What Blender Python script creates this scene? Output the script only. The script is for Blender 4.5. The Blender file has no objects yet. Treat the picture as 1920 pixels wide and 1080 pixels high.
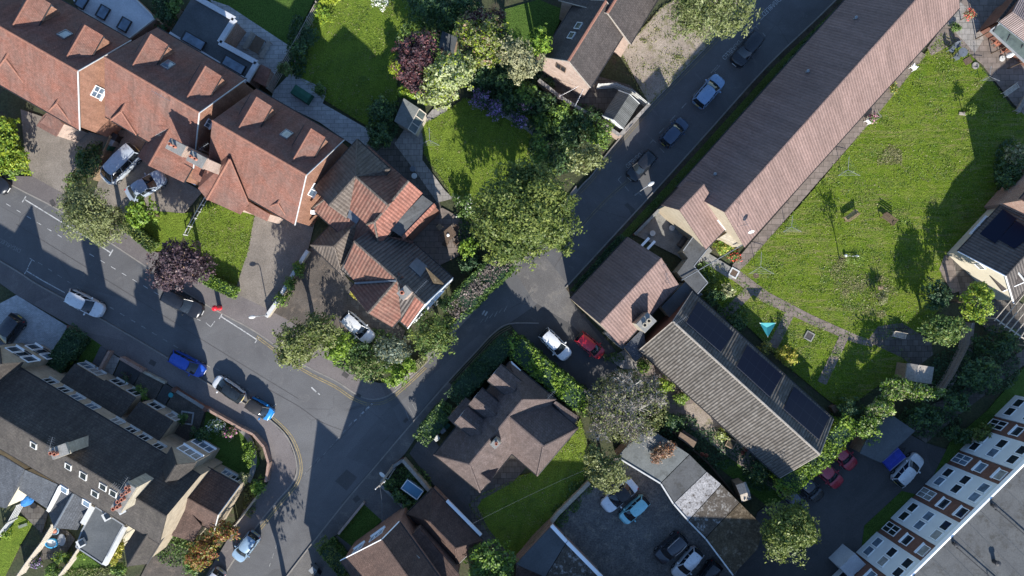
import bpy, bmesh, math, random
import numpy as np
from mathutils import Vector, Matrix

S = 18.0                 # photograph pixels per metre on the ground
HC = 1280.0 / S          # flying height of the camera
sc = bpy.context.scene
COL = sc.collection

# ---------------------------------------------------------------- camera
cam = bpy.data.cameras.new("camera")
cam.sensor_width = 36.0
cam.lens = 36.0 * 1280.0 / 1920.0
cam.clip_start = 0.5
cam.clip_end = 2000.0
camo = bpy.data.objects.new("camera", cam)
COL.objects.link(camo)
camo.location = (0, 0, HC)
camo.rotation_euler = (0, 0, 0)
sc.camera = camo

# ---------------------------------------------------------------- sun and sky
SHX, SHY = -6.5 / S, 33.0 / S            # ground shadow of a 1 m stick (world x, y)
SUN_EL = math.atan(1.0 / math.hypot(SHX, SHY))
SUN_AZ = math.atan2(-SHX, -SHY)          # compass bearing of the sun, from +Y towards +X
w = bpy.data.worlds.new("World")
sc.world = w
w.use_nodes = True
wn = w.node_tree
bg = wn.nodes["Background"]
sky = wn.nodes.new("ShaderNodeTexSky")
sky.sky_type = 'NISHITA'
sky.sun_disc = False
sky.sun_elevation = SUN_EL
sky.sun_rotation = SUN_AZ
sky.air_density = 1.0
sky.dust_density = 0.1
sky.ozone_density = 4.0
wn.links.new(sky.outputs[0], bg.inputs[0])
bg.inputs[1].default_value = 0.112
sl = bpy.data.lights.new("sun", 'SUN')
sl.energy = 4.4
sl.angle = math.radians(0.53)
sl.color = (1.0, 0.95, 0.87)
slo = bpy.data.objects.new("sun", sl)
COL.objects.link(slo)
slo.location = (0, -60, 60)
slo.rotation_euler = Vector((SHX, SHY, -1.0)).to_track_quat('-Z', 'Y').to_euler()
sc.view_settings.view_transform = 'Standard'
sc.view_settings.look = 'None'
sc.view_settings.gamma = 1.0
sc.view_settings.use_curve_mapping = False
sc.view_settings.exposure = 1.30

# ---------------------------------------------------------------- helpers
def W(px, py, z=0.0):
    """world point at height z that stands under photograph pixel (px, py)"""
    k = (1.0 - z / HC) / S
    return Vector(((px - 960.0) * k, (540.0 - py) * k, z))

def ray_plane(px, py, p0, n):
    o = Vector((0, 0, HC)); d = W(px, py, 0) - o
    return o + d * ((p0 - o).dot(n) / d.dot(n))

def thing(name, label, cat, loc=(0, 0, 0), group=None, rotz=0.0):
    o = bpy.data.objects.new(name, None)
    COL.objects.link(o)
    o.empty_display_size = 0.3
    o.location = loc
    o.rotation_euler = (0, 0, rotz)
    tag(o, label, cat, group)
    return o

def tag(o, label, cat, group=None):
    o["label"] = label; o["category"] = cat
    if group: o["group"] = group
    return o

def kind(o, k):
    o["kind"] = k
    return o

def wloc(o):
    v = Vector((0, 0, 0))
    while o is not None:
        v = v + Vector(o.location); o = o.parent
    return v

class MB:
    """collects faces; build() links them as one mesh object with metre UVs (u level, v up the slope)"""
    def __init__(s): s.v = []; s.f = []; s.m = []; s.cm = 0
    def add(s, pts, faces):
        b = len(s.v); s.v += [tuple(p) for p in pts]
        for f in faces: s.f.append([i + b for i in f]); s.m.append(s.cm)
        return s
    def poly(s, pts): return s.add(pts, [list(range(len(pts)))])
    def prism(s, base, z0, z1):
        n = len(base)
        a = sum(base[i][0] * base[(i + 1) % n][1] - base[(i + 1) % n][0] * base[i][1] for i in range(n))
        if a < 0: base = list(base)[::-1]
        P = [(p[0], p[1], z0) for p in base] + [(p[0], p[1], z1) for p in base]
        F = [list(range(n))[::-1], list(range(n, 2 * n))] + [[i, (i + 1) % n, n + (i + 1) % n, n + i] for i in range(n)]
        return s.add(P, F)
    def box(s, c, sx, sy, sz, rot=0.0, M=None):
        P = []
        for z in (-.5, .5):
            for x, y in ((-.5, -.5), (.5, -.5), (.5, .5), (-.5, .5)):
                v = Vector((x * sx, y * sy, z * sz))
                v = (M @ v) if M is not None else Matrix.Rotation(rot, 3, 'Z') @ v
                P.append(v + Vector(c))
        return s.add(P, [[3, 2, 1, 0], [4, 5, 6, 7], [0, 1, 5, 4], [1, 2, 6, 5], [2, 3, 7, 6], [3, 0, 4, 7]])
    def beam(s, a, b, wd, ht, up=Vector((0, 0, 1))):
        a = Vector(a); b = Vector(b); x = (b - a); L = x.length
        if L < 1e-6: return s
        x = x / L; y = up.cross(x)
        if y.length < 1e-4: y = Vector((0, 1, 0)).cross(x)
        y.normalize(); z = x.cross(y)
        M = Matrix((x, y, z)).transposed()
        return s.box((a + b) / 2, L, wd, ht, M=M)
    def tube(s, path, r, n=6, r2=None, cap=True):
        path = [Vector(p) for p in path]; m = len(path); b = len(s.v); P = []
        ux = None
        for i, p in enumerate(path):
            d = (path[min(i + 1, m - 1)] - path[max(i - 1, 0)]).normalized()
            if ux is None:
                ux = d.cross(Vector((0, 0, 1)))
                if ux.length < 1e-3: ux = d.cross(Vector((1, 0, 0)))
            ux = (ux - d * ux.dot(d)).normalized(); uy = d.cross(ux)
            rr = r if r2 is None else r + (r2 - r) * i / max(1, m - 1)
            for k in range(n):
                a = 2 * math.pi * k / n
                P.append(p + (ux * math.cos(a) + uy * math.sin(a)) * rr)
        F = [[i * n + k, i * n + (k + 1) % n, (i + 1) * n + (k + 1) % n, (i + 1) * n + k] for i in range(m - 1) for k in range(n)]
        if cap: F += [list(range(n))[::-1], list(range((m - 1) * n, m * n))]
        return s.add(P, F)
    def lathe(s, c, prof, n=16, sx=1, sy=1):
        P = []; m = len(prof)
        for r, z in prof:
            for k in range(n):
                a = 2 * math.pi * k / n
                P.append((c[0] + r * sx * math.cos(a), c[1] + r * sy * math.sin(a), c[2] + z))
        F = [[i * n + k, i * n + (k + 1) % n, (i + 1) * n + (k + 1) % n, (i + 1) * n + k] for i in range(m - 1) for k in range(n)]
        F += [list(range(n))[::-1], list(range((m - 1) * n, m * n))]
        return s.add(P, F)
    def shell(s, polys, t):
        """closed slab of thickness t under the given upward polygons"""
        key = {}; V = []
        def idx(p):
            k = (round(p[0], 3), round(p[1], 3), round(p[2], 3))
            if k not in key: key[k] = len(V); V.append(Vector(p))
            return key[k]
        F = []
        for p in polys:
            f = []
            for q in p:
                i = idx(q)
                if i not in f: f.append(i)
            if len(f) < 3: continue
            nz = sum(V[f[i]].x * V[f[(i + 1) % len(f)]].y - V[f[(i + 1) % len(f)]].x * V[f[i]].y for i in range(len(f)))
            F.append(f if nz > 0 else f[::-1])
        n = len(V); E = {}
        for f in F:
            for i in range(len(f)): E[(f[i], f[(i + 1) % len(f)])] = 1
        G = list(F) + [[i + n for i in f[::-1]] for f in F]
        for (a, b) in E:
            if (b, a) not in E: G.append([b, a, a + n, b + n])
        return s.add(V + [v - Vector((0, 0, t)) for v in V], G)
    def build(s, name, mats, parent=None, smooth=False, tri=False):
        me = bpy.data.meshes.new(name)
        off = wloc(parent) if parent is not None else Vector((0, 0, 0))
        me.from_pydata([(v[0] - off.x, v[1] - off.y, v[2] - off.z) for v in s.v], [], s.f)
        if not isinstance(mats, (list, tuple)): mats = [mats]
        for m in mats: me.materials.append(m)
        for p, mi in zip(me.polygons, s.m): p.material_index = mi; p.use_smooth = smooth
        uv = me.uv_layers.new(name="UVMap").data
        Z = Vector((0, 0, 1))
        for p in me.polygons:
            n = p.normal
            u = Z.cross(n)
            u = Vector((1, 0, 0)) if u.length < 0.02 else u.normalized()
            v = n.cross(u)
            for li in p.loop_indices:
                c = Vector(s.v[me.loops[li].vertex_index])
                uv[li].uv = (c.dot(u), c.dot(v))
        me.update()
        o = bpy.data.objects.new(name, me)
        COL.objects.link(o)
        if parent is not None: o.parent = parent
        return o

def smooth_by_angle(o, deg=40):
    bm = bmesh.new(); bm.from_mesh(o.data)
    for f in bm.faces: f.smooth = True
    for e in bm.edges:
        if len(e.link_faces) == 2 and e.calc_face_angle(0) > math.radians(deg): e.smooth = False
    bm.to_mesh(o.data); bm.free()

# ---------------------------------------------------------------- materials
def sr(r, g, b):
    f = lambda c: (c / 12.92 if c <= 0.04045 else ((c + 0.055) / 1.055) ** 2.4)
    return (f(r / 255), f(g / 255), f(b / 255), 1)

class NT:
    def __init__(s, name, rough=0.8, spec=0.3):
        s.m = bpy.data.materials.new(name); s.m.use_nodes = True
        s.t = s.m.node_tree; s.N = s.t.nodes; s.L = s.t.links
        s.b = s.N["Principled BSDF"]
        s.b.inputs["Roughness"].default_value = rough
        s.b.inputs["Specular IOR Level"].default_value = spec
        s.uvn = None; s.pos = None
    def n(s, t, **kw):
        x = s.N.new(t)
        for k, v in kw.items(): setattr(x, k, v)
        return x
    def link(s, a, b): s.L.new(a, b)
    def uv(s):
        if not s.uvn: s.uvn = s.n("ShaderNodeUVMap"); s.uvn.uv_map = "UVMap"
        return s.uvn.outputs[0]
    def P(s):
        if not s.pos: s.pos = s.n("ShaderNodeNewGeometry")
        return s.pos.outputs["Position"]
    def noise(s, vec, scale, detail=4, rough=0.6, dist=0.0):
        x = s.n("ShaderNodeTexNoise"); s.link(vec, x.inputs["Vector"])
        x.inputs["Scale"].default_value = scale; x.inputs["Detail"].default_value = detail
        x.inputs["Roughness"].default_value = rough; x.inputs["Distortion"].default_value = dist
        return x.outputs["Fac"]
    def ramp(s, fac, stops):
        x = s.n("ShaderNodeValToRGB"); s.link(fac, x.inputs[0]); e = x.color_ramp.elements
        while len(e) < len(stops): e.new(0.5)
        for i, (p, c) in enumerate(stops):
            e[i].position = p; e[i].color = c if len(c) == 4 else (c[0], c[1], c[2], 1)
        return x.outputs[0]
    def mix(s, fac, a, b, mode='MIX'):
        x = s.n("ShaderNodeMix", data_type='RGBA', blend_type=mode)
        for sock, v in ((x.inputs[0], fac), (x.inputs[6], a), (x.inputs[7], b)):
            if hasattr(v, "is_output"): s.link(v, sock)
            elif isinstance(v, (int, float)): sock.default_value = v
            else: sock.default_value = v
        return x.outputs[2]
    def math(s, op, a, b=0.0, c=None):
        x = s.n("ShaderNodeMath", operation=op)
        for i, v in enumerate((a, b) if c is None else (a, b, c)):
            if hasattr(v, "is_output"): s.link(v, x.inputs[i])
            else: x.inputs[i].default_value = v
        return x.outputs[0]
    def sep(s, vec):
        x = s.n("ShaderNodeSeparateXYZ"); s.link(vec, x.inputs[0]); return x.outputs
    def scale(s, vec, v):
        x = s.n("ShaderNodeMapping"); s.link(vec, x.inputs[0]); x.inputs["Scale"].default_value = v
        return x.outputs[0]
    def bump(s, h, strength=0.5, dist=0.02, prev=None):
        x = s.n("ShaderNodeBump"); s.link(h, x.inputs["Height"])
        x.inputs["Strength"].default_value = strength; x.inputs["Distance"].default_value = dist
        if prev is not None: s.link(prev, x.inputs["Normal"])
        s.link(x.outputs[0], s.b.inputs["Normal"]); return x.outputs[0]
    def base(s, c):
        if hasattr(c, "is_output"): s.link(c, s.b.inputs["Base Color"])
        else: s.b.inputs["Base Color"].default_value = c
        return s.m

def c4(c, k=1.0): return (c[0] * k, c[1] * k, c[2] * k, 1)

def m_plain(name, c, rough=0.6, spec=0.4, var=0.18, scale=3.0, metal=0.0):
    t = NT(name, rough, spec)
    t.b.inputs["Metallic"].default_value = metal
    f = t.noise(t.P(), scale, 5)
    return t.base(t.ramp(f, [(0.3, c4(c, 1 - var)), (0.7, c4(c, 1 + var))]))

def m_ground(name, c1, c2, big=0.35, fine=9.0, bump=0.35, speck=0.25, c3=None, rough=0.9, dist=0.02):
    t = NT(name, rough, 0.2)
    a = t.noise(t.P(), big, 6, 0.65, 0.4)
    col = t.ramp(a, [(0.32, c4(c1)), (0.68, c4(c2))])
    if c3:
        f3 = t.ramp(t.noise(t.P(), big * 2.3, 5, 0.7), [(0.52, (0, 0, 0)), (0.66, (1, 1, 1))])
        col = t.mix(f3, col, c4(c3))
    fn = t.noise(t.P(), fine, 4, 0.75)
    col = t.mix(speck, col, t.ramp(fn, [(0.3, (0, 0, 0)), (0.7, (1, 1, 1))]), 'OVERLAY')
    t.bump(fn, bump, dist)
    return t.base(col)

def m_asphalt(name, c1, c2, c3, patch=0.5):
    t = NT(name, 0.9, 0.25)
    p = t.P()
    col = t.ramp(t.noise(p, 0.16, 7, 0.7, 0.8), [(0.34, c4(c1)), (0.66, c4(c2))])
    vo = t.n("ShaderNodeTexVoronoi"); t.link(p, vo.inputs["Vector"]); vo.inputs["Scale"].default_value = 0.11; vo.inputs["Randomness"].default_value = 0.9
    bw = t.n("ShaderNodeRGBToBW"); t.link(vo.outputs["Color"], bw.inputs[0])
    col = t.mix(patch, col, t.ramp(bw.outputs[0], [(0.2, (0.40,) * 3), (0.8, (0.56,) * 3)]), 'OVERLAY')
    col = t.mix(t.ramp(t.noise(p, 0.75, 6, 0.75, 1.5), [(0.56, (0, 0, 0)), (0.72, (0.7,) * 3)]), col, c4(c3))
    ed = t.n("ShaderNodeTexVoronoi", feature='DISTANCE_TO_EDGE'); t.link(t.mix(0.06, p, t.noise(p, 1.4, 4)), ed.inputs["Vector"]); ed.inputs["Scale"].default_value = 0.23
    crack = t.ramp(ed.outputs[0], [(0.0, (1, 1, 1)), (0.012, (0, 0, 0))])
    gate = t.ramp(t.noise(p, 0.2, 3), [(0.54, (0, 0, 0)), (0.66, (0.5,) * 3)])
    col = t.mix(t.math('MULTIPLY', crack, gate), col, c4(c1, 0.45))
    sp = t.ramp(t.noise(p, 2.7, 3, 0.6), [(0.70, (0, 0, 0)), (0.76, (0.55,) * 3)])
    col = t.mix(sp, col, c4(c1, 0.6))
    fn = t.noise(p, 12.0, 4, 0.8)
    col = t.mix(0.4, col, t.ramp(fn, [(0.3, (0.15,) * 3), (0.7, (0.85,) * 3)]), 'OVERLAY')
    t.bump(fn, 0.3, 0.02)
    return t.base(col)

def m_tile(name, c1, c2, cw=0.19, rh=0.13, stain=(0.05, 0.04, 0.035), st=0.35, moss=0.0, bump=0.7, mossc=(0.16, 0.15, 0.11)):
    """small plain roof tiles in staggered courses"""
    t = NT(name, 0.85, 0.25)
    br = t.n("ShaderNodeTexBrick"); t.link(t.uv(), br.inputs["Vector"])
    br.inputs["Scale"].default_value = 1.0
    br.inputs["Brick Width"].default_value = cw; br.inputs["Row Height"].default_value = rh
    br.inputs["Mortar Size"].default_value = 0.012; br.inputs["Mortar Smooth"].default_value = 0.4
    br.inputs["Color1"].default_value = c4(c1); br.inputs["Color2"].default_value = c4(c2)
    br.inputs["Mortar"].default_value = c4(c1, 0.45)
    n1 = t.ramp(t.noise(t.P(), 0.45, 7, 0.7, 0.6), [(0.38, (0, 0, 0)), (0.72, (1, 1, 1))])
    col = t.mix(t.math('MULTIPLY', n1, st), br.outputs[0], c4(stain))
    stk = t.noise(t.scale(t.uv(), (1.6, 0.22, 1)), 1.0, 5, 0.7, 0.3)
    col = t.mix(0.38, col, t.ramp(stk, [(0.3, (0.2,) * 3), (0.7, (0.8,) * 3)]), 'OVERLAY')
    n2 = t.noise(t.P(), 5.0, 5, 0.75)
    col = t.mix(0.35, col, t.ramp(n2, [(0.3, (0.1, 0.1, 0.1)), (0.7, (0.9, 0.9, 0.9))]), 'OVERLAY')
    if moss > 0:
        n3 = t.ramp(t.noise(t.P(), 3.2, 6, 0.8), [(0.66 - moss * 0.2, (0, 0, 0)), (0.74, (1, 1, 1))])
        col = t.mix(n3, col, c4(mossc))
    row = t.math('FRACT', t.math('DIVIDE', t.sep(t.uv())[1], rh))
    h = t.math('ADD', t.math('MULTIPLY', row, -1.0), t.math('MULTIPLY', br.outputs["Fac"], -0.6))
    t.bump(h, bump, 0.025)
    return t.base(col)

def m_rib(name, c1, c2, per=0.30, rh=0.36, moss=0.0, st=0.3, stain=(0.05, 0.045, 0.04), depth=0.05, groove=0.5, mossc=(0.2, 0.18, 0.13), gl=0.25, course=0.45):
    """rolled or corrugated roofing: ribs run up the slope, courses across"""
    t = NT(name, 0.8, gl)
    u, v, _ = t.sep(t.uv())
    w = t.math('MULTIPLY_ADD', t.math('SINE', t.math('MULTIPLY', u, 2 * math.pi / per)), 0.5, 0.5)
    row = t.math('FRACT', t.math('DIVIDE', v, rh))
    rl = t.ramp(row, [(0.0, (0.4, 0.4, 0.4)), (0.12, (1, 1, 1))])
    cell = t.n("ShaderNodeTexWhiteNoise", noise_dimensions='2D')
    cb = t.n("ShaderNodeCombineXYZ")
    t.link(t.math('FLOOR', t.math('DIVIDE', u, per)), cb.inputs[0]); t.link(t.math('FLOOR', t.math('DIVIDE', v, rh)), cb.inputs[1])
    t.link(cb.outputs[0], cell.inputs["Vector"])
    col = t.mix(cell.outputs["Value"], c4(c1), c4(c2))
    col = t.mix(groove, col, t.ramp(w, [(0.0, (0.35, 0.35, 0.35)), (0.45, (1, 1, 1))]), 'MULTIPLY')
    col = t.mix(course, col, rl, 'MULTIPLY')
    n1 = t.ramp(t.noise(t.P(), 0.5, 7, 0.7, 0.6), [(0.4, (0, 0, 0)), (0.75, (1, 1, 1))])
    col = t.mix(t.math('MULTIPLY', n1, st), col, c4(stain))
    stk = t.noise(t.scale(t.uv(), (1.1, 0.16, 1)), 1.0, 5, 0.7, 0.3)
    col = t.mix(0.36, col, t.ramp(stk, [(0.3, (0.2,) * 3), (0.7, (0.8,) * 3)]), 'OVERLAY')
    n2 = t.noise(t.P(), 6.0, 5, 0.75)
    col = t.mix(0.3, col, t.ramp(n2, [(0.3, (0.1, 0.1, 0.1)), (0.7, (0.9, 0.9, 0.9))]), 'OVERLAY')
    if moss > 0:
        n3 = t.ramp(t.noise(t.P(), 2.6, 6, 0.8), [(0.66 - moss * 0.2, (0, 0, 0)), (0.74, (1, 1, 1))])
        col = t.mix(n3, col, c4(mossc))
    h = t.math('ADD', t.math('MULTIPLY', w, 1.0), t.math('MULTIPLY', row, -course))
    t.bump(h, 0.8, depth)
    return t.base(col)

def m_brick(name, c1, c2, mort=(0.35, 0.32, 0.28), cw=0.225, rh=0.075, ms=0.01, rough=0.9, var=0.3, bump=0.4):
    t = NT(name, rough, 0.2)
    br = t.n("ShaderNodeTexBrick"); t.link(t.uv(), br.inputs["Vector"])
    br.inputs["Scale"].default_value = 1.0
    br.inputs["Brick Width"].default_value = cw; br.inputs["Row Height"].default_value = rh
    br.inputs["Mortar Size"].default_value = ms
    br.inputs["Color1"].default_value = c4(c1); br.inputs["Color2"].default_value = c4(c2); br.inputs["Mortar"].default_value = c4(mort)
    n2 = t.noise(t.P(), 1.6, 6, 0.75)
    col = t.mix(var, br.outputs[0], t.ramp(n2, [(0.3, (0.1, 0.1, 0.1)), (0.7, (0.9, 0.9, 0.9))]), 'OVERLAY')
    t.bump(br.outputs["Fac"], -bump, 0.01)
    return t.base(col)

def m_glass(name, c=(0.015, 0.02, 0.025), rough=0.06):
    t = NT(name, rough, 0.6)
    f = t.noise(t.P(), 1.5, 2)
    return t.base(t.ramp(f, [(0.3, c4(c, 0.7)), (0.7, c4(c, 1.4))]))

def m_paint(name, c, metal=0.0, rough=0.28, coat=0.6):
    t = NT(name, rough, 0.5)
    t.b.inputs["Coat Weight"].default_value = coat; t.b.inputs["Coat Roughness"].default_value = 0.05
    t.b.inputs["Metallic"].default_value = metal
    f = t.noise(t.P(), 2.2, 6, 0.7)
    col = t.ramp(f, [(0.3, c4(c, 0.88)), (0.7, c4(c, 1.06))])
    t.link(t.ramp(t.noise(t.P(), 3.0, 4), [(0.3, (rough * .8,) * 3), (0.7, (min(1, rough * 1.5),) * 3)]), t.b.inputs["Roughness"])
    return t.base(col)

def m_leaf(name, dark, mid, light, trans=0.25, rough=0.55):
    t = NT(name, rough, 0.35)
    at = t.n("ShaderNodeAttribute"); at.attribute_name = "rnd"
    n = t.noise(t.P(), 0.9, 3)
    f = t.math('ADD', t.math('MULTIPLY', at.outputs["Fac"], 0.75), t.math('MULTIPLY_ADD', n, 0.6, -0.17))
    col = t.ramp(f, [(0.08, c4(dark)), (0.5, c4(mid)), (0.92, c4(light))])
    t.base(col)
    tr = t.n("ShaderNodeBsdfTranslucent"); t.link(t.mix(1.0, col, (1.0, 1.15, 0.5, 1), 'MULTIPLY'), tr.inputs[0])
    mx = t.n("ShaderNodeMixShader"); mx.inputs[0].default_value = trans
    out = t.N["Material Output"]
    t.link(t.b.outputs[0], mx.inputs[1]); t.link(tr.outputs[0], mx.inputs[2]); t.link(mx.outputs[0], out.inputs[0])
    return t.m

def m_grass(name, c1, c2, c3, dry=0.2, stripes=None, rows=None):
    t = NT(name, 0.95, 0.1)
    p = t.P()
    a = t.noise(p, 0.28, 6, 0.7, 0.8); b = t.noise(p, 2.6, 5, 0.75, 0.5); f = t.noise(p, 9.0, 4, 0.8)
    col = t.ramp(a, [(0.30, c4(c1)), (0.52, c4(c2)), (0.75, c4(c1, 1.12))])
    if rows:
        mp = t.n("ShaderNodeMapping"); t.link(p, mp.inputs[0]); mp.inputs["Rotation"].default_value = (0, 0, rows)
        mp.inputs["Scale"].default_value = (0.30, 2.3, 1)
        rw = t.noise(mp.outputs[0], 1.0, 6, 0.8, 0.9)
        msk = t.ramp(t.noise(p, 0.11, 3, 0.6), [(0.34, (0, 0, 0)), (0.54, (1, 1, 1))])
        hay = t.ramp(rw, [(0.49, (0, 0, 0)), (0.64, (0.9,) * 3)])
        col = t.mix(t.math('MULTIPLY', hay, msk), col, c4(c3))
        drk = t.ramp(rw, [(0.36, (0.8,) * 3), (0.47, (0, 0, 0))])
        col = t.mix(t.math('MULTIPLY', drk, msk), col, c4(c1, 0.62))
    if stripes:
        ang, per, k = stripes
        mp = t.n("ShaderNodeMapping"); t.link(p, mp.inputs[0]); mp.inputs["Rotation"].default_value = (0, 0, ang)
        st = t.math('SINE', t.math('MULTIPLY', t.sep(mp.outputs[0])[0], 2 * math.pi / per))
        col = t.mix(t.math('MULTIPLY_ADD', st, k, k), col, c4(c2, 1.35))
    d2 = t.noise(p, 1.1, 6, 0.8, 0.6)
    col = t.mix(t.ramp(d2, [(0.53, (0, 0, 0)), (0.72, (min(1, dry * 3.2),) * 3)]), col, c4(c3))
    col = t.mix(t.ramp(b, [(0.30, (0.55,) * 3), (0.46, (0, 0, 0))]), col, c4(c1, 0.55))
    col = t.mix(0.75, col, t.ramp(f, [(0.34, (0.05,) * 3), (0.68, (0.95,) * 3)]), 'OVERLAY')
    n1 = t.bump(b, 0.7, 0.16)
    t.bump(f, 1.0, 0.08, n1)
    return t.base(col)

MT = {}
def build_materials():
    M = MT
    M['asphalt'] = m_asphalt('asphalt', (0.080, 0.079, 0.081), (0.112, 0.112, 0.114), (0.135, 0.13, 0.126))
    M['asphalt_old'] = m_ground('asphalt_old', (0.0825, 0.0782, 0.0756), (0.1210, 0.1150, 0.1104), 0.3, 9, 0.3, 0.3, (0.1430, 0.1323, 0.1200))
    M['asphalt_dark'] = m_asphalt('asphalt_dark', (0.050, 0.050, 0.051), (0.078, 0.076, 0.075), (0.10, 0.095, 0.088))
    M['pavement'] = m_asphalt('pavement', (0.105, 0.093, 0.092), (0.145, 0.128, 0.123), (0.165, 0.15, 0.14), 0.7)
    M['kerb'] = m_ground('kerb', (0.16, 0.15, 0.135), (0.23, 0.21, 0.19), 1.2, 12, 0.2, 0.2)
    M['gravel'] = m_ground('gravel', (0.20, 0.165, 0.135), (0.30, 0.255, 0.21), 0.5, 13, 0.8, 0.5, (0.14, 0.13, 0.07), dist=0.04)
    M['gravel_dark'] = m_ground('gravel_dark', (0.06, 0.052, 0.045), (0.105, 0.09, 0.078), 0.5, 9, 0.8, 0.45, (0.13, 0.105, 0.085), dist=0.04)
    M['gravel_park'] = m_ground('gravel_park', (0.085, 0.082, 0.078), (0.14, 0.132, 0.122), 0.5, 7, 0.8, 0.55, (0.18, 0.16, 0.135), dist=0.04)
    M['drive_tan'] = m_ground('drive_tan', (0.135, 0.118, 0.10), (0.20, 0.175, 0.15), 0.5, 12, 0.6, 0.4)
    M['soil'] = m_ground('soil', (0.035, 0.028, 0.020), (0.075, 0.058, 0.042), 0.7, 6, 0.8, 0.4, (0.03, 0.045, 0.018), dist=0.06)
    M['ground'] = m_ground('ground', (0.035, 0.042, 0.022), (0.06, 0.066, 0.032), 0.3, 5, 0.8, 0.4, (0.06, 0.05, 0.036), dist=0.06)
    M['concrete'] = m_ground('concrete', (0.1716, 0.1680, 0.1558), (0.2418, 0.2360, 0.2214), 0.5, 8, 0.3, 0.25, (0.1326, 0.1320, 0.1230))
    M['slab'] = m_brick('slab', (0.20, 0.185, 0.17), (0.265, 0.245, 0.225), (0.10, 0.095, 0.085), 0.6, 0.6, 0.02)
    M['slab_brown'] = m_brick('slab_brown', (0.14, 0.115, 0.098), (0.19, 0.155, 0.135), (0.07, 0.06, 0.05), 0.9, 0.6, 0.02)
    M['slab_pale'] = m_brick('slab_pale', (0.2808, 0.2800, 0.2788), (0.3432, 0.3440, 0.3362), (0.1560, 0.1600, 0.1640), 0.9, 0.45, 0.02)
    M['slab_dark'] = m_brick('slab_dark', (0.07, 0.062, 0.055), (0.11, 0.10, 0.088), (0.035, 0.03, 0.025), 0.6, 0.6, 0.02)
    M['block'] = m_brick('block', (0.2808, 0.2880, 0.3034), (0.3588, 0.3680, 0.3772), (0.1950, 0.2000, 0.2050), 0.2, 0.1, 0.01)
    # grass
    M['meadow'] = m_grass('meadow', (0.062, 0.115, 0.010), (0.115, 0.165, 0.014), (0.19, 0.17, 0.07), 0.18, rows=math.radians(-42))
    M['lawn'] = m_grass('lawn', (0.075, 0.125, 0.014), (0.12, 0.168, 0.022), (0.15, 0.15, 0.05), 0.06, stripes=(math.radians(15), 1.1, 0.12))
    M['lawn_shaded'] = m_grass('lawn_shaded', (0.045, 0.085, 0.016), (0.065, 0.115, 0.022), (0.085, 0.10, 0.035), 0.12)  # darker copy of lawn for shaded plots, shade put into the colour
    M['verge'] = m_grass('verge', (0.05, 0.075, 0.018), (0.075, 0.105, 0.024), (0.09, 0.08, 0.045), 0.25)
    # roofs
    M['red_tile'] = m_tile('red_tile', (0.175, 0.074, 0.052), (0.23, 0.105, 0.077), 0.17, 0.11, (0.13, 0.097, 0.084), 0.75)
    M['red_ridge'] = m_plain('red_ridge', (0.2100, 0.1020, 0.0735), 0.85, 0.2, 0.25, 6)
    M['pink_tile'] = m_tile('pink_tile', (0.0940, 0.0696, 0.0624), (0.1183, 0.0906, 0.0832), 0.3, 0.3, (0.0557, 0.0464, 0.0439), 0.4)
    M['brown_tile'] = m_tile('brown_tile', (0.0739, 0.0464, 0.0376), (0.0986, 0.0632, 0.0508), 0.25, 0.25, (0.0394, 0.0290, 0.0260), 0.5)
    M['grey_tile'] = m_tile('grey_tile', (0.0562, 0.0477, 0.0446), (0.0744, 0.0636, 0.0601), 0.25, 0.2, (0.0331, 0.0300, 0.0291), 0.5)
    M['terrace_tile'] = m_tile('terrace_tile', (0.0526, 0.0460, 0.0419), (0.0718, 0.0631, 0.0561), 0.27, 0.25, (0.0287, 0.0256, 0.0243), 0.6, 0.55, 0.7, (0.0766, 0.0750, 0.0598))
    M['hall_rib'] = m_rib('hall_rib', (0.165, 0.110, 0.096), (0.188, 0.127, 0.112), 0.30, 0.34, 0, 0.35, (0.125, 0.09, 0.08), 0.04, 0.32, course=0.16)
    M['bung_rib'] = m_rib('bung_rib', (0.0828, 0.0738, 0.0628), (0.1302, 0.1180, 0.1032), 0.30, 0.38, 0.35, 0.35, (0.0473, 0.0358, 0.0314), 0.07, 0.65, (0.1578, 0.1560, 0.1391))
    M['pan_red'] = m_rib('pan_red', (0.2204, 0.0899, 0.0646), (0.2784, 0.1240, 0.0918), 0.33, 0.36, 0.1, 0.5, (0.0928, 0.0527, 0.0442), 0.05, 0.42, (0.1740, 0.1674, 0.1360))
    M['pan_brown'] = m_rib('pan_brown', (0.0937, 0.0764, 0.0636), (0.1331, 0.1107, 0.0954), 0.33, 0.36, 0.3, 0.4, (0.0542, 0.0422, 0.0359), 0.05, 0.42, (0.1676, 0.1634, 0.1387))
    M['pan_mix'] = m_rib('pan_mix', (0.1462, 0.0651, 0.0486), (0.1851, 0.0990, 0.0743), 0.33, 0.36, 0.3, 0.55, (0.0682, 0.0469, 0.0400), 0.05, 0.42, (0.1462, 0.1406, 0.1200))
    M['dark_rib'] = m_rib('dark_rib', (0.085, 0.075, 0.07), (0.12, 0.105, 0.095), 0.33, 0.36, 0.0, 0.3, (0.05, 0.045, 0.04), 0.09, 0.7)
    M['corr_grey'] = m_rib('corr_grey', (0.0934, 0.0977, 0.0952), (0.1177, 0.1215, 0.1190), 0.16, 2.0, 0.35, 0.4, (0.0528, 0.0542, 0.0524), 0.05, 0.5, (0.0568, 0.0564, 0.0428))
    M['corr_pink'] = m_rib('corr_pink', (0.2320, 0.1798, 0.1700), (0.2726, 0.2170, 0.2040), 0.19, 1.5, 0.0, 0.25, (0.1160, 0.0930, 0.0884), 0.07, 0.75)
    M['slate'] = m_tile('slate', (0.0603, 0.0661, 0.0760), (0.0784, 0.0854, 0.0972), 0.3, 0.22, (0.0422, 0.0451, 0.0513), 0.4)
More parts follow.
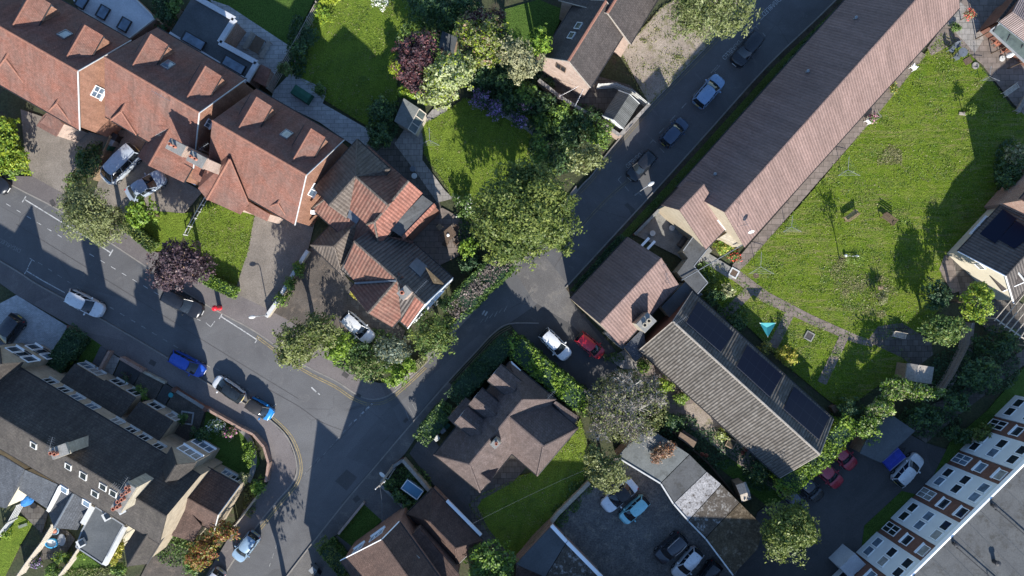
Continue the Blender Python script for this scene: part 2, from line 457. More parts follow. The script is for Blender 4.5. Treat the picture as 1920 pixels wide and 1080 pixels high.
    M['slate_dark'] = m_tile('slate_dark', (0.085, 0.085, 0.09), (0.12, 0.118, 0.12), 0.3, 0.22, (0.06, 0.06, 0.06), 0.4)
    M['felt'] = m_ground('felt', (0.0650, 0.0675, 0.0700), (0.0925, 0.0950, 0.0950), 0.5, 7, 0.2, 0.2, (0.0550, 0.0550, 0.0525))
    M['felt_dark'] = m_ground('felt_dark', (0.06, 0.066, 0.07), (0.09, 0.096, 0.1), 0.4, 7, 0.2, 0.2)
    M['felt_light'] = m_ground('felt_light', (0.1073, 0.1142, 0.1107), (0.1416, 0.1501, 0.1439), 0.5, 7, 0.2, 0.2, (0.0858, 0.0896, 0.0841))
    M['lichen'] = m_ground('lichen', (0.20, 0.195, 0.195), (0.34, 0.33, 0.325), 1.2, 7, 0.4, 0.5, (0.06, 0.05, 0.042))
    M['moss_roof'] = m_ground('moss_roof', (0.05, 0.042, 0.034), (0.085, 0.072, 0.058), 0.9, 6, 0.7, 0.5, (0.26, 0.25, 0.235))
    M['moss_roof2'] = m_ground('moss_roof2', (0.05, 0.038, 0.024), (0.08, 0.06, 0.036), 0.9, 6, 0.7, 0.5, (0.15, 0.12, 0.085))
    M['lead'] = m_plain('lead', (0.10, 0.115, 0.135), 0.5, 0.5, 0.2, 3)
    # walls
    M['brick_red'] = m_brick('brick_red', (0.1984, 0.0945, 0.0638), (0.2604, 0.1330, 0.0900))
    M['brick_brown'] = m_brick('brick_brown', (0.13, 0.052, 0.036), (0.175, 0.075, 0.05), (0.12, 0.09, 0.075))
    M['brick_pink'] = m_brick('brick_pink', (0.2852, 0.1890, 0.1500), (0.3348, 0.2380, 0.1950))
    M['brick_buff'] = m_brick('brick_buff', (0.29, 0.235, 0.165), (0.36, 0.295, 0.21), (0.27, 0.24, 0.2), 0.3, 0.1)
    M['tile_hung'] = m_tile('tile_hung', (0.2728, 0.1400, 0.0938), (0.3224, 0.1785, 0.1237), 0.17, 0.11, (0.2232, 0.1190, 0.0825), 0.3)
    M['stone'] = m_brick('stone', (0.3120, 0.2720, 0.2050), (0.4056, 0.3600, 0.2788), (0.2652, 0.2400, 0.1968), 0.4, 0.2, 0.015)
    M['render'] = m_plain('render', (0.4836, 0.4400, 0.3444), 0.9, 0.2, 0.1, 1.2)
    M['render_white'] = m_plain('render_white', (0.5616, 0.5760, 0.5740), 0.85, 0.2, 0.06, 1.2)
    M['render_tan'] = m_plain('render_tan', (0.34, 0.29, 0.215), 0.9, 0.2, 0.14, 2)
    M['white'] = m_plain('white_upvc', (0.80, 0.80, 0.80), 0.4, 0.4, 0.03, 1)
    M['white_dirty'] = m_plain('white_dirty', (0.4524, 0.4560, 0.4428), 0.7, 0.3, 0.15, 3)
    M['black'] = m_plain('black_plastic', (0.02, 0.02, 0.022), 0.5, 0.4, 0.2, 3)
    M['grey'] = m_plain('grey_paint', (0.22, 0.23, 0.24), 0.5, 0.4, 0.1, 3)
    M['pale_grey'] = m_plain('pale_grey', (0.48, 0.48, 0.46), 0.6, 0.3, 0.12, 3)
    M['glass'] = m_glass('glass')
    M['glass_sky'] = m_glass('glass_sky', (0.10, 0.14, 0.19), 0.1)
    M['glass_green'] = m_glass('glass_green', (0.06, 0.075, 0.065), 0.15)
    M['solar'] = NT('solar', 0.3, 0.12).base((0.0035, 0.006, 0.02, 1))
    M['solar_edge'] = m_plain('solar_edge', (0.035, 0.04, 0.055), 0.4, 0.2, 0.1, 3)
    M['pot'] = m_plain('terracotta', (0.33, 0.13, 0.085), 0.8, 0.25, 0.25, 4)
    M['wood'] = m_plain('wood', (0.26, 0.19, 0.125), 0.85, 0.2, 0.25, 5)
    M['wood_grey'] = m_plain('wood_grey', (0.27, 0.24, 0.205), 0.9, 0.2, 0.25, 5)
    M['wood_dark'] = m_plain('wood_dark', (0.10, 0.07, 0.05), 0.85, 0.2, 0.25, 5)
    M['wood_pale'] = m_plain('wood_pale', (0.4368, 0.3840, 0.3116), 0.85, 0.2, 0.2, 4)
    M['metal'] = m_plain('metal', (0.42, 0.43, 0.44), 0.35, 0.5, 0.1, 4, 0.7)
    M['bark'] = m_plain('bark', (0.10, 0.078, 0.055), 0.95, 0.1, 0.3, 8)
    M['twig'] = m_plain('twig', (0.38, 0.355, 0.31), 0.95, 0.1, 0.2, 6)
    M['red'] = m_paint('red_gloss', (0.55, 0.012, 0.02))
    M['line_white'] = m_ground('line_white', (0.27, 0.27, 0.265), (0.45, 0.45, 0.44), 1.5, 14, 0.1, 0.3, (0.15, 0.15, 0.15))
    M['membrane'] = m_ground('membrane', (0.36, 0.37, 0.39), (0.46, 0.47, 0.49), 0.5, 7, 0.2, 0.15)
    M['line_faint'] = m_ground('line_faint', (0.13, 0.13, 0.127), (0.26, 0.26, 0.25), 1.5, 14, 0.1, 0.3, (0.095, 0.09, 0.09))
    M['line_yellow'] = m_ground('line_yellow', (0.20, 0.16, 0.08), (0.32, 0.25, 0.125), 1.0, 14, 0.1, 0.35, (0.12, 0.105, 0.085))
    M['line_yfaint'] = m_ground('line_yfaint', (0.12, 0.105, 0.07), (0.19, 0.16, 0.10), 1.0, 14, 0.1, 0.3, (0.09, 0.085, 0.08))
    M['iron'] = m_plain('iron', (0.05, 0.045, 0.042), 0.6, 0.4, 0.25, 6)
    M['cloth_blue'] = m_plain('cloth_blue', (0.035, 0.16, 0.42), 0.8, 0.2, 0.12, 2)
    M['teal'] = m_plain('teal_cloth', (0.03, 0.22, 0.24), 0.7, 0.3, 0.12, 2)
    M['green_cover'] = m_plain('green_cover', (0.02, 0.085, 0.055), 0.7, 0.3, 0.15, 2)
    M['yellow'] = m_plain('yellow', (0.70, 0.50, 0.03), 0.7, 0.3, 0.15, 2)
    M['water'] = m_plain('pool_water', (0.10, 0.24, 0.36), 0.15, 0.5, 0.12, 2)
    # leaves: dark, mid, light
    L = lambda n, a, b, c, tr=0.22: M.__setitem__(n, m_leaf('leaf_' + n, a, b, c, tr))
    L('l_oak', (0.039, 0.068, 0.013), (0.094, 0.129, 0.024), (0.188, 0.216, 0.048))
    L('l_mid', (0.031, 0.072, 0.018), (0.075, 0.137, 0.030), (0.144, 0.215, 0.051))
    L('l_bright', (0.050, 0.098, 0.010), (0.121, 0.213, 0.023), (0.242, 0.333, 0.039))
    L('l_lime', (0.09, 0.13, 0.008), (0.19, 0.25, 0.016), (0.30, 0.34, 0.03))
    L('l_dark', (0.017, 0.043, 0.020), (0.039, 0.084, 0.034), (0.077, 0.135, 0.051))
    L('l_olive', (0.063, 0.074, 0.023), (0.127, 0.144, 0.044), (0.230, 0.246, 0.098))
    L('l_willow', (0.066, 0.078, 0.025), (0.143, 0.167, 0.057), (0.259, 0.276, 0.127))
    L('l_pale', (0.13, 0.16, 0.05), (0.26, 0.30, 0.12), (0.44, 0.46, 0.26))
    L('l_sage', (0.12, 0.125, 0.06), (0.22, 0.22, 0.11), (0.36, 0.34, 0.20))
    L('l_purple', (0.017, 0.011, 0.015), (0.047, 0.029, 0.036), (0.111, 0.068, 0.076), 0.12)
    L('l_maroon', (0.03, 0.010, 0.014), (0.075, 0.026, 0.030), (0.17, 0.07, 0.065), 0.12)
    L('l_red', (0.14, 0.03, 0.014), (0.24, 0.08, 0.03), (0.28, 0.17, 0.05))
    L('l_brown', (0.10, 0.055, 0.035), (0.20, 0.12, 0.075), (0.32, 0.22, 0.15), 0.1)
    L('l_blue', (0.035, 0.06, 0.045), (0.085, 0.12, 0.09), (0.19, 0.23, 0.18))
    L('l_straw', (0.10, 0.105, 0.03), (0.16, 0.155, 0.055), (0.25, 0.235, 0.11), 0.1)
    L('l_blade', (0.055, 0.105, 0.010), (0.105, 0.16, 0.016), (0.16, 0.22, 0.03), 0.15)
    L('l_grey', (0.086, 0.069, 0.059), (0.158, 0.129, 0.112), (0.245, 0.198, 0.182), 0.08)
    L('l_yellow', (0.16, 0.14, 0.015), (0.32, 0.28, 0.04), (0.50, 0.44, 0.10))
    L('f_white', (0.5, 0.5, 0.45), (0.7, 0.7, 0.66), (0.85, 0.85, 0.8))
    L('f_purple', (0.16, 0.08, 0.25), (0.28, 0.17, 0.42), (0.45, 0.33, 0.58))
    L('f_pink', (0.4, 0.08, 0.2), (0.55, 0.2, 0.35), (0.7, 0.4, 0.5))
    L('f_red', (0.5, 0.02, 0.02), (0.65, 0.06, 0.05), (0.75, 0.2, 0.15))
build_materials()
# ================================================================ ground, roads, paths, lawns
def pts(s, z=0.0): return [W(a, b, z) for a, b in s]
def smooth_line(P, n=4):
    P = [Vector((p[0], p[1])) for p in P]; out = []
    for i in range(len(P) - 1):
        a, b, c, d = P[max(0, i - 1)], P[i], P[i + 1], P[min(len(P) - 1, i + 2)]
        for k in range(n):
            t = k / n
            out.append(0.5 * ((2 * b) + (c - a) * t + (2 * a - 5 * b + 4 * c - d) * t * t + (3 * b - a - 3 * c + d) * t ** 3))
    out.append(P[-1]); return [(p.x, p.y) for p in out]
def slab(name, P, z, mat, z0=None):
    """a ground patch with its own thickness, traced on the ground"""
    q = [(p.x, p.y) for p in pts(P)]
    mb = MB()
    # ear-clipped top so that concave outlines stay clean
    n = len(q)
    a = sum(q[i][0] * q[(i + 1) % n][1] - q[(i + 1) % n][0] * q[i][1] for i in range(n))
    if a < 0: q = q[::-1]
    from mathutils.geometry import tessellate_polygon
    tri = tessellate_polygon([[Vector((x, y, 0)) for x, y in q]])
    zb = (z - 0.09) if z0 is None else z0
    V = [(x, y, z) for x, y in q] + [(x, y, zb) for x, y in q]
    F = []
    for t in tri:
        A, B, C = [Vector(q[i]) for i in t]
        F.append(list(t) if (B - A).cross(C - A) > 0 else list(t)[::-1])
    F += [[(i + 1) % n, i, n + i, n + (i + 1) % n] for i in range(n)]
    mb.add(V, F)
    o = mb.build(name, mat); kind(o, 'structure'); return o
def strip(mb, P, wd, z, close=False):
    q = [Vector((p.x, p.y)) for p in pts(P)]; n = len(q); L = []; R = []
    for i in range(n):
        d = (q[min(i + 1, n - 1)] - q[max(i - 1, 0)]).normalized(); nn = Vector((-d.y, d.x)) * wd / 2
        L.append(q[i] + nn); R.append(q[i] - nn)
    for i in range(n - 1):
        mb.poly([(R[i].x, R[i].y, z), (R[i + 1].x, R[i + 1].y, z), (L[i + 1].x, L[i + 1].y, z), (L[i].x, L[i].y, z)])
def dashes(mb, a, b, on, off, wd, z):
    A = W(*a); B = W(*b); L = (B - A).length; d = (B - A) / L; nn = Vector((-d.y, d.x, 0)) * wd / 2; s = 0.0
    while s < L:
        p = A + d * s; q = A + d * min(L, s + on)
        mb.poly([(v.x, v.y, z) for v in (p - nn, q - nn, q + nn, p + nn)]); s += on + off
def kerb(P, wd=0.14, z1=0.125, name="kerb", mat='kerb'):
    P = smooth_line(P, 4)
    q = [Vector((p.x, p.y)) for p in pts(P)]; mb = MB(); n = len(q); L = []; R = []
    for i in range(n):
        d = (q[min(i + 1, n - 1)] - q[max(i - 1, 0)]).normalized(); nn = Vector((-d.y, d.x)) * wd / 2
        L.append(q[i] + nn); R.append(q[i] - nn)
    V = [(p.x, p.y, z1) for p in L] + [(p.x, p.y, z1) for p in R] + [(p.x, p.y, -0.02) for p in L] + [(p.x, p.y, -0.02) for p in R]
    F = []
    for i in range(n - 1):
        F += [[n + i, n + i + 1, i + 1, i], [i, i + 1, 2 * n + i + 1, 2 * n + i], [n + i + 1, n + i, 3 * n + i, 3 * n + i + 1]]
    F += [[0, 2 * n, 3 * n, n], [n - 1, 2 * n - 1, 4 * n - 1, 3 * n - 1]]
    mb.add(V, F); o = mb.build(name, MT[mat]); kind(o, 'structure'); return o

mb = MB(); mb.poly([(-420, -420, -0.05), (420, -420, -0.05), (420, 420, -0.05), (-420, 420, -0.05)])
kind(mb.build("ground", MT['ground']), 'structure')

K_N = [(-260, 199), (20, 346), (110, 393), (212, 458), (277, 501), (375, 564), (425, 592), (480, 622), (567, 682), (630, 714), (665, 737), (692, 748), (717, 746), (742, 732), (797, 682), (870, 603), (965, 502), (1000, 466), (1083, 357), (1110, 328), (1145, 280), (1217, 199), (1330, 82), (1402, 2), (1560, -175)]
K_S = [(-260, 345), (0, 489), (67, 531), (120, 560), (197, 602), (315, 671), (395, 722), (460, 757), (505, 786), (540, 821), (557, 868), (551, 902), (522, 937), (482, 986), (432, 1060), (330, 1220)]
K_E = [(1740, -180), (1562, 5), (1442, 120), (1332, 242), (1242, 342), (1152, 440), (1060, 540)]
K_M = [(1010, 606), (955, 607), (925, 625), (890, 662), (840, 716), (760, 808), (700, 879), (640, 950), (540, 1078), (440, 1215)]
slab("road", K_N[:14] + [(742, 830), (640, 960), (540, 1078), (440, 1215)] + K_S[::-1], 0.0, MT['asphalt'], -0.06)
slab("road", K_N[12:] + K_E + [(1048, 560)] + K_M + [(560, 1080), (558, 868), (640, 760)], 0.004, MT['asphalt'], -0.06)
slab("road", [(955, 606), (1050, 540), (1075, 568), (1140, 640), (1165, 672), (1150, 700), (1100, 740), (1040, 700), (990, 650)], 0.008, MT['asphalt_dark'], -0.06)
slab("road", [(966, 510), (1020, 478), (1062, 530), (1072, 570), (1130, 640), (1118, 655), (1070, 608), (1000, 565)], 0.012, MT['asphalt_old'], -0.06)
# pavements
slab("pavement", K_N[:11] + [(692, 748), (717, 746), (742, 732), (797, 682), (770, 690), (738, 716), (712, 718), (690, 712), (650, 680), (600, 640), (535, 596), (505, 578), (440, 546), (384, 520), (288, 470), (225, 425), (122, 362), (62, 331), (12, 330), (-260, 170)], 0.11, MT['pavement'])
slab("pavement", K_S + [(380, 1090), (440, 990), (465, 940), (503, 905), (508, 868), (494, 830), (470, 812), (450, 804), (385, 766), (310, 716), (202, 656), (140, 614), (32, 553), (0, 530), (-260, 380)], 0.11, MT['pavement'])
slab("pavement", [(840, 716), (760, 808), (700, 879), (640, 950), (540, 1078), (440, 1215), (520, 1215), (600, 1030), (632, 1002), (683, 945), (712, 908), (735, 876), (760, 850), (800, 790), (858, 728)], 0.11, MT['asphalt_old'])
kerb(K_N); kerb(K_S); kerb(K_M); kerb(K_E)
slab("kerb_strip", [(x + 0, y) for x, y in K_N[14:19]] + [(1080, 348), (1000, 455), (960, 494), (865, 590), (790, 676)], 0.115, MT['kerb'])
# verge and bed between road and halls
slab("verge", K_E + [(1076, 560), (1180, 442), (1250, 380), (1440, 164), (1590, -2), (1760, -180)], 0.10, MT['soil'])
slab("verge", [(1720, -160), (1575, 8), (1452, 124), (1342, 246), (1252, 346), (1160, 444), (1068, 545), (1082, 548), (1175, 448), (1268, 350), (1356, 254), (1466, 134), (1588, 14), (1740, -150)], 0.106, MT['verge'])
# driveways and yards
slab("driveway", [(40, 205), (140, 240), (205, 258), (165, 285), (135, 325), (122, 364), (62, 331), (48, 290)], 0.112, MT['drive_tan'])
slab("driveway", [(196, 240), (275, 250), (330, 330), (380, 360), (345, 402), (292, 398), (215, 400), (175, 370), (190, 330)], 0.11, MT['drive_tan'])
slab("driveway", [(476, 398), (590, 420), (578, 470), (508, 582), (438, 548)], 0.116, MT['drive_tan'])
slab("driveway", [(575, 470), (600, 455), (650, 520), (668, 540), (760, 620), (745, 660), (690, 672), (640, 652), (560, 610), (512, 585), (540, 535)], 0.113, MT['gravel_dark'])
slab("path", [(637, 540), (660, 528), (690, 590), (735, 612), (720, 634), (680, 590), (650, 560)], 0.121, MT['slab_dark'])
slab("driveway", [(32, 553), (128, 612), (98, 662), (10, 660), (-40, 640), (-40, 590)], 0.115, MT['block'])
slab("driveway", [(768, 850), (800, 800), (832, 850), (885, 915), (930, 935), (940, 960), (880, 980), (830, 930)], 0.113, MT['asphalt_dark'])
slab("path", [(880, 905), (925, 880), (960, 850), (990, 872), (960, 905), (905, 935), (895, 950), (915, 990), (955, 1040), (940, 1060), (885, 990)], 0.118, MT['slab_dark'])
slab("car_park", [(1095, 905), (1165, 850), (1240, 905), (1440, 1110), (1440, 1180), (960, 1180), (968, 1060), (1040, 985)], 0.06, MT['gravel_park'])
slab("car_park", [(1375, 1090), (1420, 960), (1480, 915), (1560, 830), (1640, 780), (1735, 830), (1800, 850), (1700, 940), (1590, 1060), (1540, 1180), (1375, 1180)], 0.066, MT['asphalt_dark'])
slab("gravel_yard", [(1165, 100), (1240, 15), (1300, -20), (1400, 2), (1330, 80), (1217, 197), (1200, 165)], 0.115, MT['gravel'])
slab("patio", [(1010, 120), (1055, 125), (1180, 160), (1215, 192), (1162, 250), (1090, 210), (1012, 155)], 0.113, MT['slab_dark'])
slab("driveway", [(683, 945), (712, 908), (772, 965), (760, 985), (735, 1010), (716, 975)], 0.114, MT['asphalt_old'])
slab("driveway", [(570, 1060), (633, 1003), (664, 1026), (720, 990), (735, 1010), (690, 1060), (640, 1080), (560, 1120)], 0.112, MT['asphalt_old'])
slab("path", [(662, 1026), (720, 975), (736, 983), (682, 1036)], 0.119, MT['slab'])
# lawns
slab("meadow", [(1384, 508), (1420, 470), (1500, 385), (1640, 218), (1765, 62), (1800, 80), (1850, 140), (1895, 200), (1960, 240), (1960, 300), (1880, 390), (1795, 465), (1765, 500), (1760, 580), (1720, 625), (1640, 640), (1600, 632), (1520, 600), (1440, 556)], 0.10, MT['meadow'])
slab("lawn", [(1300, 505), (1345, 490), (1385, 522), (1440, 560), (1520, 602), (1605, 638), (1690, 655), (1720, 690), (1650, 720), (1580, 770), (1540, 740), (1480, 690), (1390, 600), (1330, 560)], 0.10, MT['meadow'])
slab("lawn", [(388, 378), (478, 402), (466, 470), (440, 548), (384, 516), (345, 442)], 0.125, MT['lawn'])
slab("lawn", [(280, 395), (345, 400), (362, 398), (345, 442), (330, 475), (288, 470), (228, 420)], 0.123, MT['lawn'])
slab("lawn", [(565, 55), (595, 20), (640, -40), (790, -40), (800, 40), (745, 120), (745, 190), (700, 244), (612, 190), (555, 140), (540, 110)], 0.12, MT['lawn'])
slab("lawn", [(385, -60), (620, -60), (590, 0), (545, 88), (470, 45), (395, 4)], 0.12, MT['lawn_shaded'])
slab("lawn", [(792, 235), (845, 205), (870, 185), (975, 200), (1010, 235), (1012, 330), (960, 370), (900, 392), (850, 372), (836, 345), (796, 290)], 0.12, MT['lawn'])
slab("lawn", [(940, 20), (1010, 0), (1060, 20), (1015, 110), (960, 100)], 0.12, MT['lawn_shaded'])
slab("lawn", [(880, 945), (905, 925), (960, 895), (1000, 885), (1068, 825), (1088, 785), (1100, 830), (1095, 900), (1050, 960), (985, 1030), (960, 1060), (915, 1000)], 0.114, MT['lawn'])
slab("lawn", [(683, 945), (716, 975), (664, 1026), (633, 1003)], 0.124, MT['lawn_shaded'])
slab("lawn", [(1385, 1120), (1340, 870), (1390, 850), (1420, 900), (1480, 930), (1440, 950)][1:], 0.10, MT['lawn_shaded'])
slab("lawn", [(1730, 930), (1780, 830), (1850, 770), (1960, 640), (1960, 720), (1800, 870), (1666, 990), (1610, 1060), (1620, 985), (1690, 920)], 0.10, MT['lawn_shaded'])
slab("path", [(1690, 800), (1730, 765), (1790, 740), (1940, 640), (1940, 668), (1800, 775), (1735, 830)], 0.112, MT['slab_dark'])
# paths and patios
slab("path", [(1405, 458), (1500, 350), (1640, 190), (1722, 95), (1735, 104), (1650, 208), (1510, 368), (1400, 495), (1384, 508), (1374, 496)], 0.112, MT['slab_brown'])
slab("path", [(1374, 494), (1384, 506), (1440, 548), (1520, 590), (1605, 628), (1640, 640), (1634, 650), (1600, 642), (1515, 606), (1430, 566), (1366, 520)], 0.116, MT['slab_brown'])
slab("path", [(1400, 536), (1416, 548), (1362, 600), (1346, 590)], 0.110, MT['slab_brown'])
slab("path", [(1472, 585), (1488, 592), (1456, 655), (1440, 645)], 0.111, MT['slab_brown'])
slab("path", [(1574, 628), (1590, 634), (1548, 722), (1532, 714)], 0.112, MT['slab_brown'])
slab("path", [(1320, 470), (1388, 512), (1370, 524), (1312, 488)], 0.121, MT['concrete'])
slab("patio", [(1625, 640), (1645, 612), (1690, 605), (1745, 640), (1748, 665), (1715, 690), (1690, 670)], 0.118, MT['slab_dark'])
slab("path", [(1815, 605), (1826, 605), (1822, 660), (1800, 700), (1780, 730), (1765, 725), (1800, 670)], 0.117, MT['slab'])
slab("patio", [(1738, 90), (1775, 40), (1800, -10), (1960, -10), (1960, 260), (1895, 190), (1840, 120), (1790, 80), (1745, 105)], 0.108, MT['slab_brown'])
slab("patio", [(1775, 45), (1800, 5), (1835, 40), (1843, 75), (1826, 100)], 0.116, MT['slab'])
slab("patio", [(1780, 480), (1800, 460), (1830, 420), (1960, 330), (1960, 360), (1850, 470), (1870, 540), (1960, 600), (1960, 640), (1850, 620), (1800, 560)], 0.112, MT['slab_dark'])
slab("path", [(1770, 478), (1783, 480), (1800, 545), (1785, 550), (1760, 505)], 0.118, MT['slab_brown'])
slab("patio", [(514, 170), (545, 138), (612, 168), (610, 184), (605, 194), (700, 248), (680, 285), (600, 230), (510, 185)], 0.126, MT['slab_pale'])
slab("patio", [(395, 0), (430, 12), (545, 88), (505, 160), (470, 130), (430, 70)], 0.122, MT['slab_pale'])
slab("path", [(790, 230), (812, 205), (845, 198), (838, 208), (815, 225), (795, 250), (792, 300), (835, 358), (850, 372), (820, 380), (785, 330), (740, 270), (760, 240)], 0.118, MT['slab'])
slab("patio", [(690, 300), (740, 255), (780, 300), (820, 360), (830, 400), (790, 380), (735, 330)], 0.108, MT['slab_dark'])
slab("patio", [(760, 460), (800, 400), (830, 390), (885, 420), (880, 450), (860, 480), (820, 500)], 0.11, MT['slab_brown'])
slab("path", [(900, 195), (930, 190), (1010, 235), (1045, 265), (1030, 280), (980, 240)], 0.128, MT['slab'])
# terrace front gardens
slab("lawn", [(145, 615), (192, 648), (165, 695), (128, 690), (100, 672)], 0.118, MT['lawn_shaded'])
slab("path", [(190, 648), (202, 657), (180, 712), (165, 700)], 0.122, MT['asphalt'])
slab("path", [(206, 660), (226, 672), (203, 722), (180, 712)], 0.124, MT['slab'])
slab("gravel_bed", [(228, 674), (266, 696), (230, 755), (200, 740), (206, 722)], 0.117, MT['asphalt_dark'])
slab("gravel_bed", [(266, 696), (308, 718), (280, 770), (258, 775), (235, 755)], 0.119, MT['gravel_dark'])
slab("path", [(310, 718), (327, 730), (300, 778), (281, 770)], 0.121, MT['asphalt_dark'])
slab("gravel_bed", [(330, 732), (386, 768), (365, 830), (322, 815), (300, 780)], 0.119, MT['gravel_dark'])
slab("lawn", [(388, 768), (455, 806), (478, 830), (488, 868), (470, 892), (420, 880), (378, 840)], 0.121, MT['lawn_shaded'])
# rear gardens of the terrace
slab("lawn", [(30, 964), (46, 970), (62, 982), (40, 1020), (8, 1085), (-20, 1085), (-20, 1050)], 0.11, MT['lawn'])
slab("patio", [(30, 950), (60, 938), (92, 960), (80, 1000), (62, 982)], 0.108, MT['slab_dark'])
slab("patio", [(95, 985), (128, 995), (142, 1010), (120, 1045), (75, 1050)], 0.113, MT['slab_dark'])
slab("lawn", [(150, 1030), (190, 1060), (170, 1090), (112, 1090)], 0.11, MT['lawn_shaded'])
slab("path", [(300, 1010), (330, 1020), (370, 1040), (340, 1090), (260, 1090)], 0.109, MT['gravel_dark'])
# bungalow forecourt
slab("path", [(1195, 690), (1215, 668), (1260, 705), (1360, 800), (1480, 905), (1460, 925), (1330, 830), (1250, 770), (1200, 725)], 0.113, MT['slab_brown'])
slab("gravel_bed", [(1282, 760), (1318, 750), (1400, 830), (1380, 860), (1310, 800)], 0.118, MT['gravel'])
slab("yard", [(1252, 376), (1300, 430), (1335, 470), (1300, 505), (1270, 480), (1190, 440)], 0.114, MT['concrete'])
slab("yard", [(1172, 655), (1210, 668), (1200, 705), (1165, 690), (1140, 672)], 0.109, MT['slab'])

# ---------------------------------------------------------------- painted markings
def marking(mb, mat, name="road_marking"): return kind(mb.build(name, MT[mat]), 'structure')
ZM = 0.016
m = MB()
strip(m, [(45, 373), (110, 413), (160, 443), (208, 474)], 0.12, ZM); strip(m, [(49, 368), (42, 379)], 0.12, ZM); strip(m, [(212, 468), (205, 480)], 0.12, ZM)
strip(m, [(414, 593), (450, 616), (482, 637)], 0.12, ZM); strip(m, [(417, 588), (411, 598)], 0.1, ZM); strip(m, [(486, 631), (478, 643)], 0.1, ZM)
strip(m, [(50, 508), (80, 526), (122, 549)], 0.1, ZM); strip(m, [(46, 514), (53, 502)], 0.1, ZM); strip(m, [(53, 500), (60, 487)], 0.08, ZM); strip(m, [(56, 484), (65, 490)], 0.08, ZM)
dashes(m, (12, 382), (128, 452), 0.5, 0.75, 0.07, ZM); dashes(m, (168, 476), (300, 554), 0.55, 0.75, 0.07, ZM)
strip(m, [(386, 605), (395, 613)], 0.08, ZM); strip(m, [(395, 613), (403, 602)], 0.08, ZM); strip(m, [(370, 598), (376, 601)], 0.08, ZM)
strip(m, [(584, 726), (593, 735)], 0.14, ZM); strip(m, [(596, 737), (600, 740)], 0.1, ZM)
dashes(m, (676, 778), (698, 757), 0.5, 0.25, 0.16, ZM); dashes(m, (664, 790), (690, 766), 0.35, 0.45, 0.1, ZM)
strip(m, [(904, 590), (909, 582)], 0.16, ZM); strip(m, [(909, 592), (914, 584)], 0.16, ZM)
strip(m, [(513, 762), (518, 757)], 0.09, ZM)
marking(m, 'line_white')
m = MB()
dashes(m, (72, 492), (196, 572), 0.5, 0.7, 0.08, ZM); dashes(m, (205, 575), (400, 692), 0.55, 0.75, 0.1, ZM); dashes(m, (404, 690), (480, 740), 0.5, 0.8, 0.08, ZM)
dashes(m, (660, 792), (590, 872), 0.5, 0.5, 0.08, ZM); dashes(m, (597, 858), (570, 890), 0.4, 0.6, 0.08, ZM)
dashes(m, (1476, -18), (1218, 270), 0.75, 1.0, 0.10, ZM)
for a, b, c, d in ((1333, 137, 1346, 122), (1336, 131, 1343, 138), (1410, 54, 1424, 42), (1416, 48, 1423, 56), (1430, 62, 1435, 68), (1345, 138, 1349, 144), (1219, 268, 1224, 262), (1224, 262, 1230, 268), (1237, 277, 1245, 286), (1165, 330, 1159, 337), (1159, 337, 1165, 344), (1172, 350, 1179, 358), (1195, 360, 1203, 366)):
    strip(m, [(a, b), (c, d)], 0.08, ZM)
for k in range(6): strip(m, [(900 + k * 9, 606 - k * 5 + (k % 2) * 3), (906 + k * 9, 598 - k * 5)], 0.07, ZM)
for q in ((760, 768, 768, 790), (766, 762, 777, 782), (773, 757, 780, 770)): strip(m, [(q[0], q[1]), (q[2], q[3])], 0.05, ZM)
dashes(m, (520, 1018), (505, 1062), 0.6, 0.5, 0.08, ZM); dashes(m, (433, 1040), (455, 1008), 0.8, 0.2, 0.07, ZM)
marking(m, 'line_faint')
def offs(P, d):
    q = [Vector((p[0], p[1])) for p in smooth_line(P, 4)]; o = []
    for i in range(len(q)):
        t = (q[min(i + 1, len(q) - 1)] - q[max(i - 1, 0)]).normalized(); o.append((q[i].x - t.y * d, q[i].y + t.x * d))
    return o
m = MB()
Y1 = [(484, 627), (567, 687), (630, 720), (664, 743), (690, 753)]
for d in (3.2, 7.0): strip(m, offs(Y1, d), 0.085, ZM)
Y3 = [(508, 787), (542, 822), (559, 868), (553, 903), (523, 939), (484, 988)]
for d in (-3.4, -7.2): strip(m, offs(Y3, d), 0.085, ZM)
strip(m, [(742, 738), (772, 712), (797, 688)], 0.085, ZM); strip(m, [(742, 743), (774, 715), (800, 690)], 0.085, ZM)
marking(m, 'line_yellow')
m = MB()
for d in (3.2, 7.0): strip(m, offs([(690, 752), (717, 750), (742, 736)], d), 0.08, ZM)
for d in (-4, -8): strip(m, offs(K_M[1:], d), 0.075, ZM)
for d in (4, 8): strip(m, offs(K_N[18:24], d), 0.07, ZM)
for d in (-28, -32): strip(m, offs([(1090, 470), (1152, 402), (1205, 355)], d), 0.06, ZM)
marking(m, 'line_yfaint')
def lettering(text, a, b, hgt, mat):
    """paint text from pixel a towards pixel b"""
    A, B = W(*a), W(*b); d = B - A
    cu = bpy.data.curves.new("lettering", 'FONT'); cu.body = text; cu.size = 1.0; cu.offset = -0.008
    to = bpy.data.objects.new("tmp_text", cu); COL.objects.link(to); bpy.context.view_layer.update()
    me = bpy.data.meshes.new_from_object(to.evaluated_get(bpy.context.evaluated_depsgraph_get()))
    bpy.data.objects.remove(to)
    xs = [v.co.x for v in me.vertices]; ys = [v.co.y for v in me.vertices]
    kx = d.length / (max(xs) - min(xs)); ky = hgt / (max(ys) - min(ys)); x0 = min(xs)
    for v in me.vertices: v.co = Vector(((v.co.x - x0) * kx, v.co.y * ky, 0))
    o = bpy.data.objects.new("road_lettering", me); COL.objects.link(o); me.materials.append(MT[mat])
    o.location = (A.x, A.y, ZM); o.rotation_euler = (0, 0, math.atan2(d.y, d.x)); kind(o, 'structure')
lettering("DISABLED", (1385, 75), (1353, 107), 0.5, 'line_white')
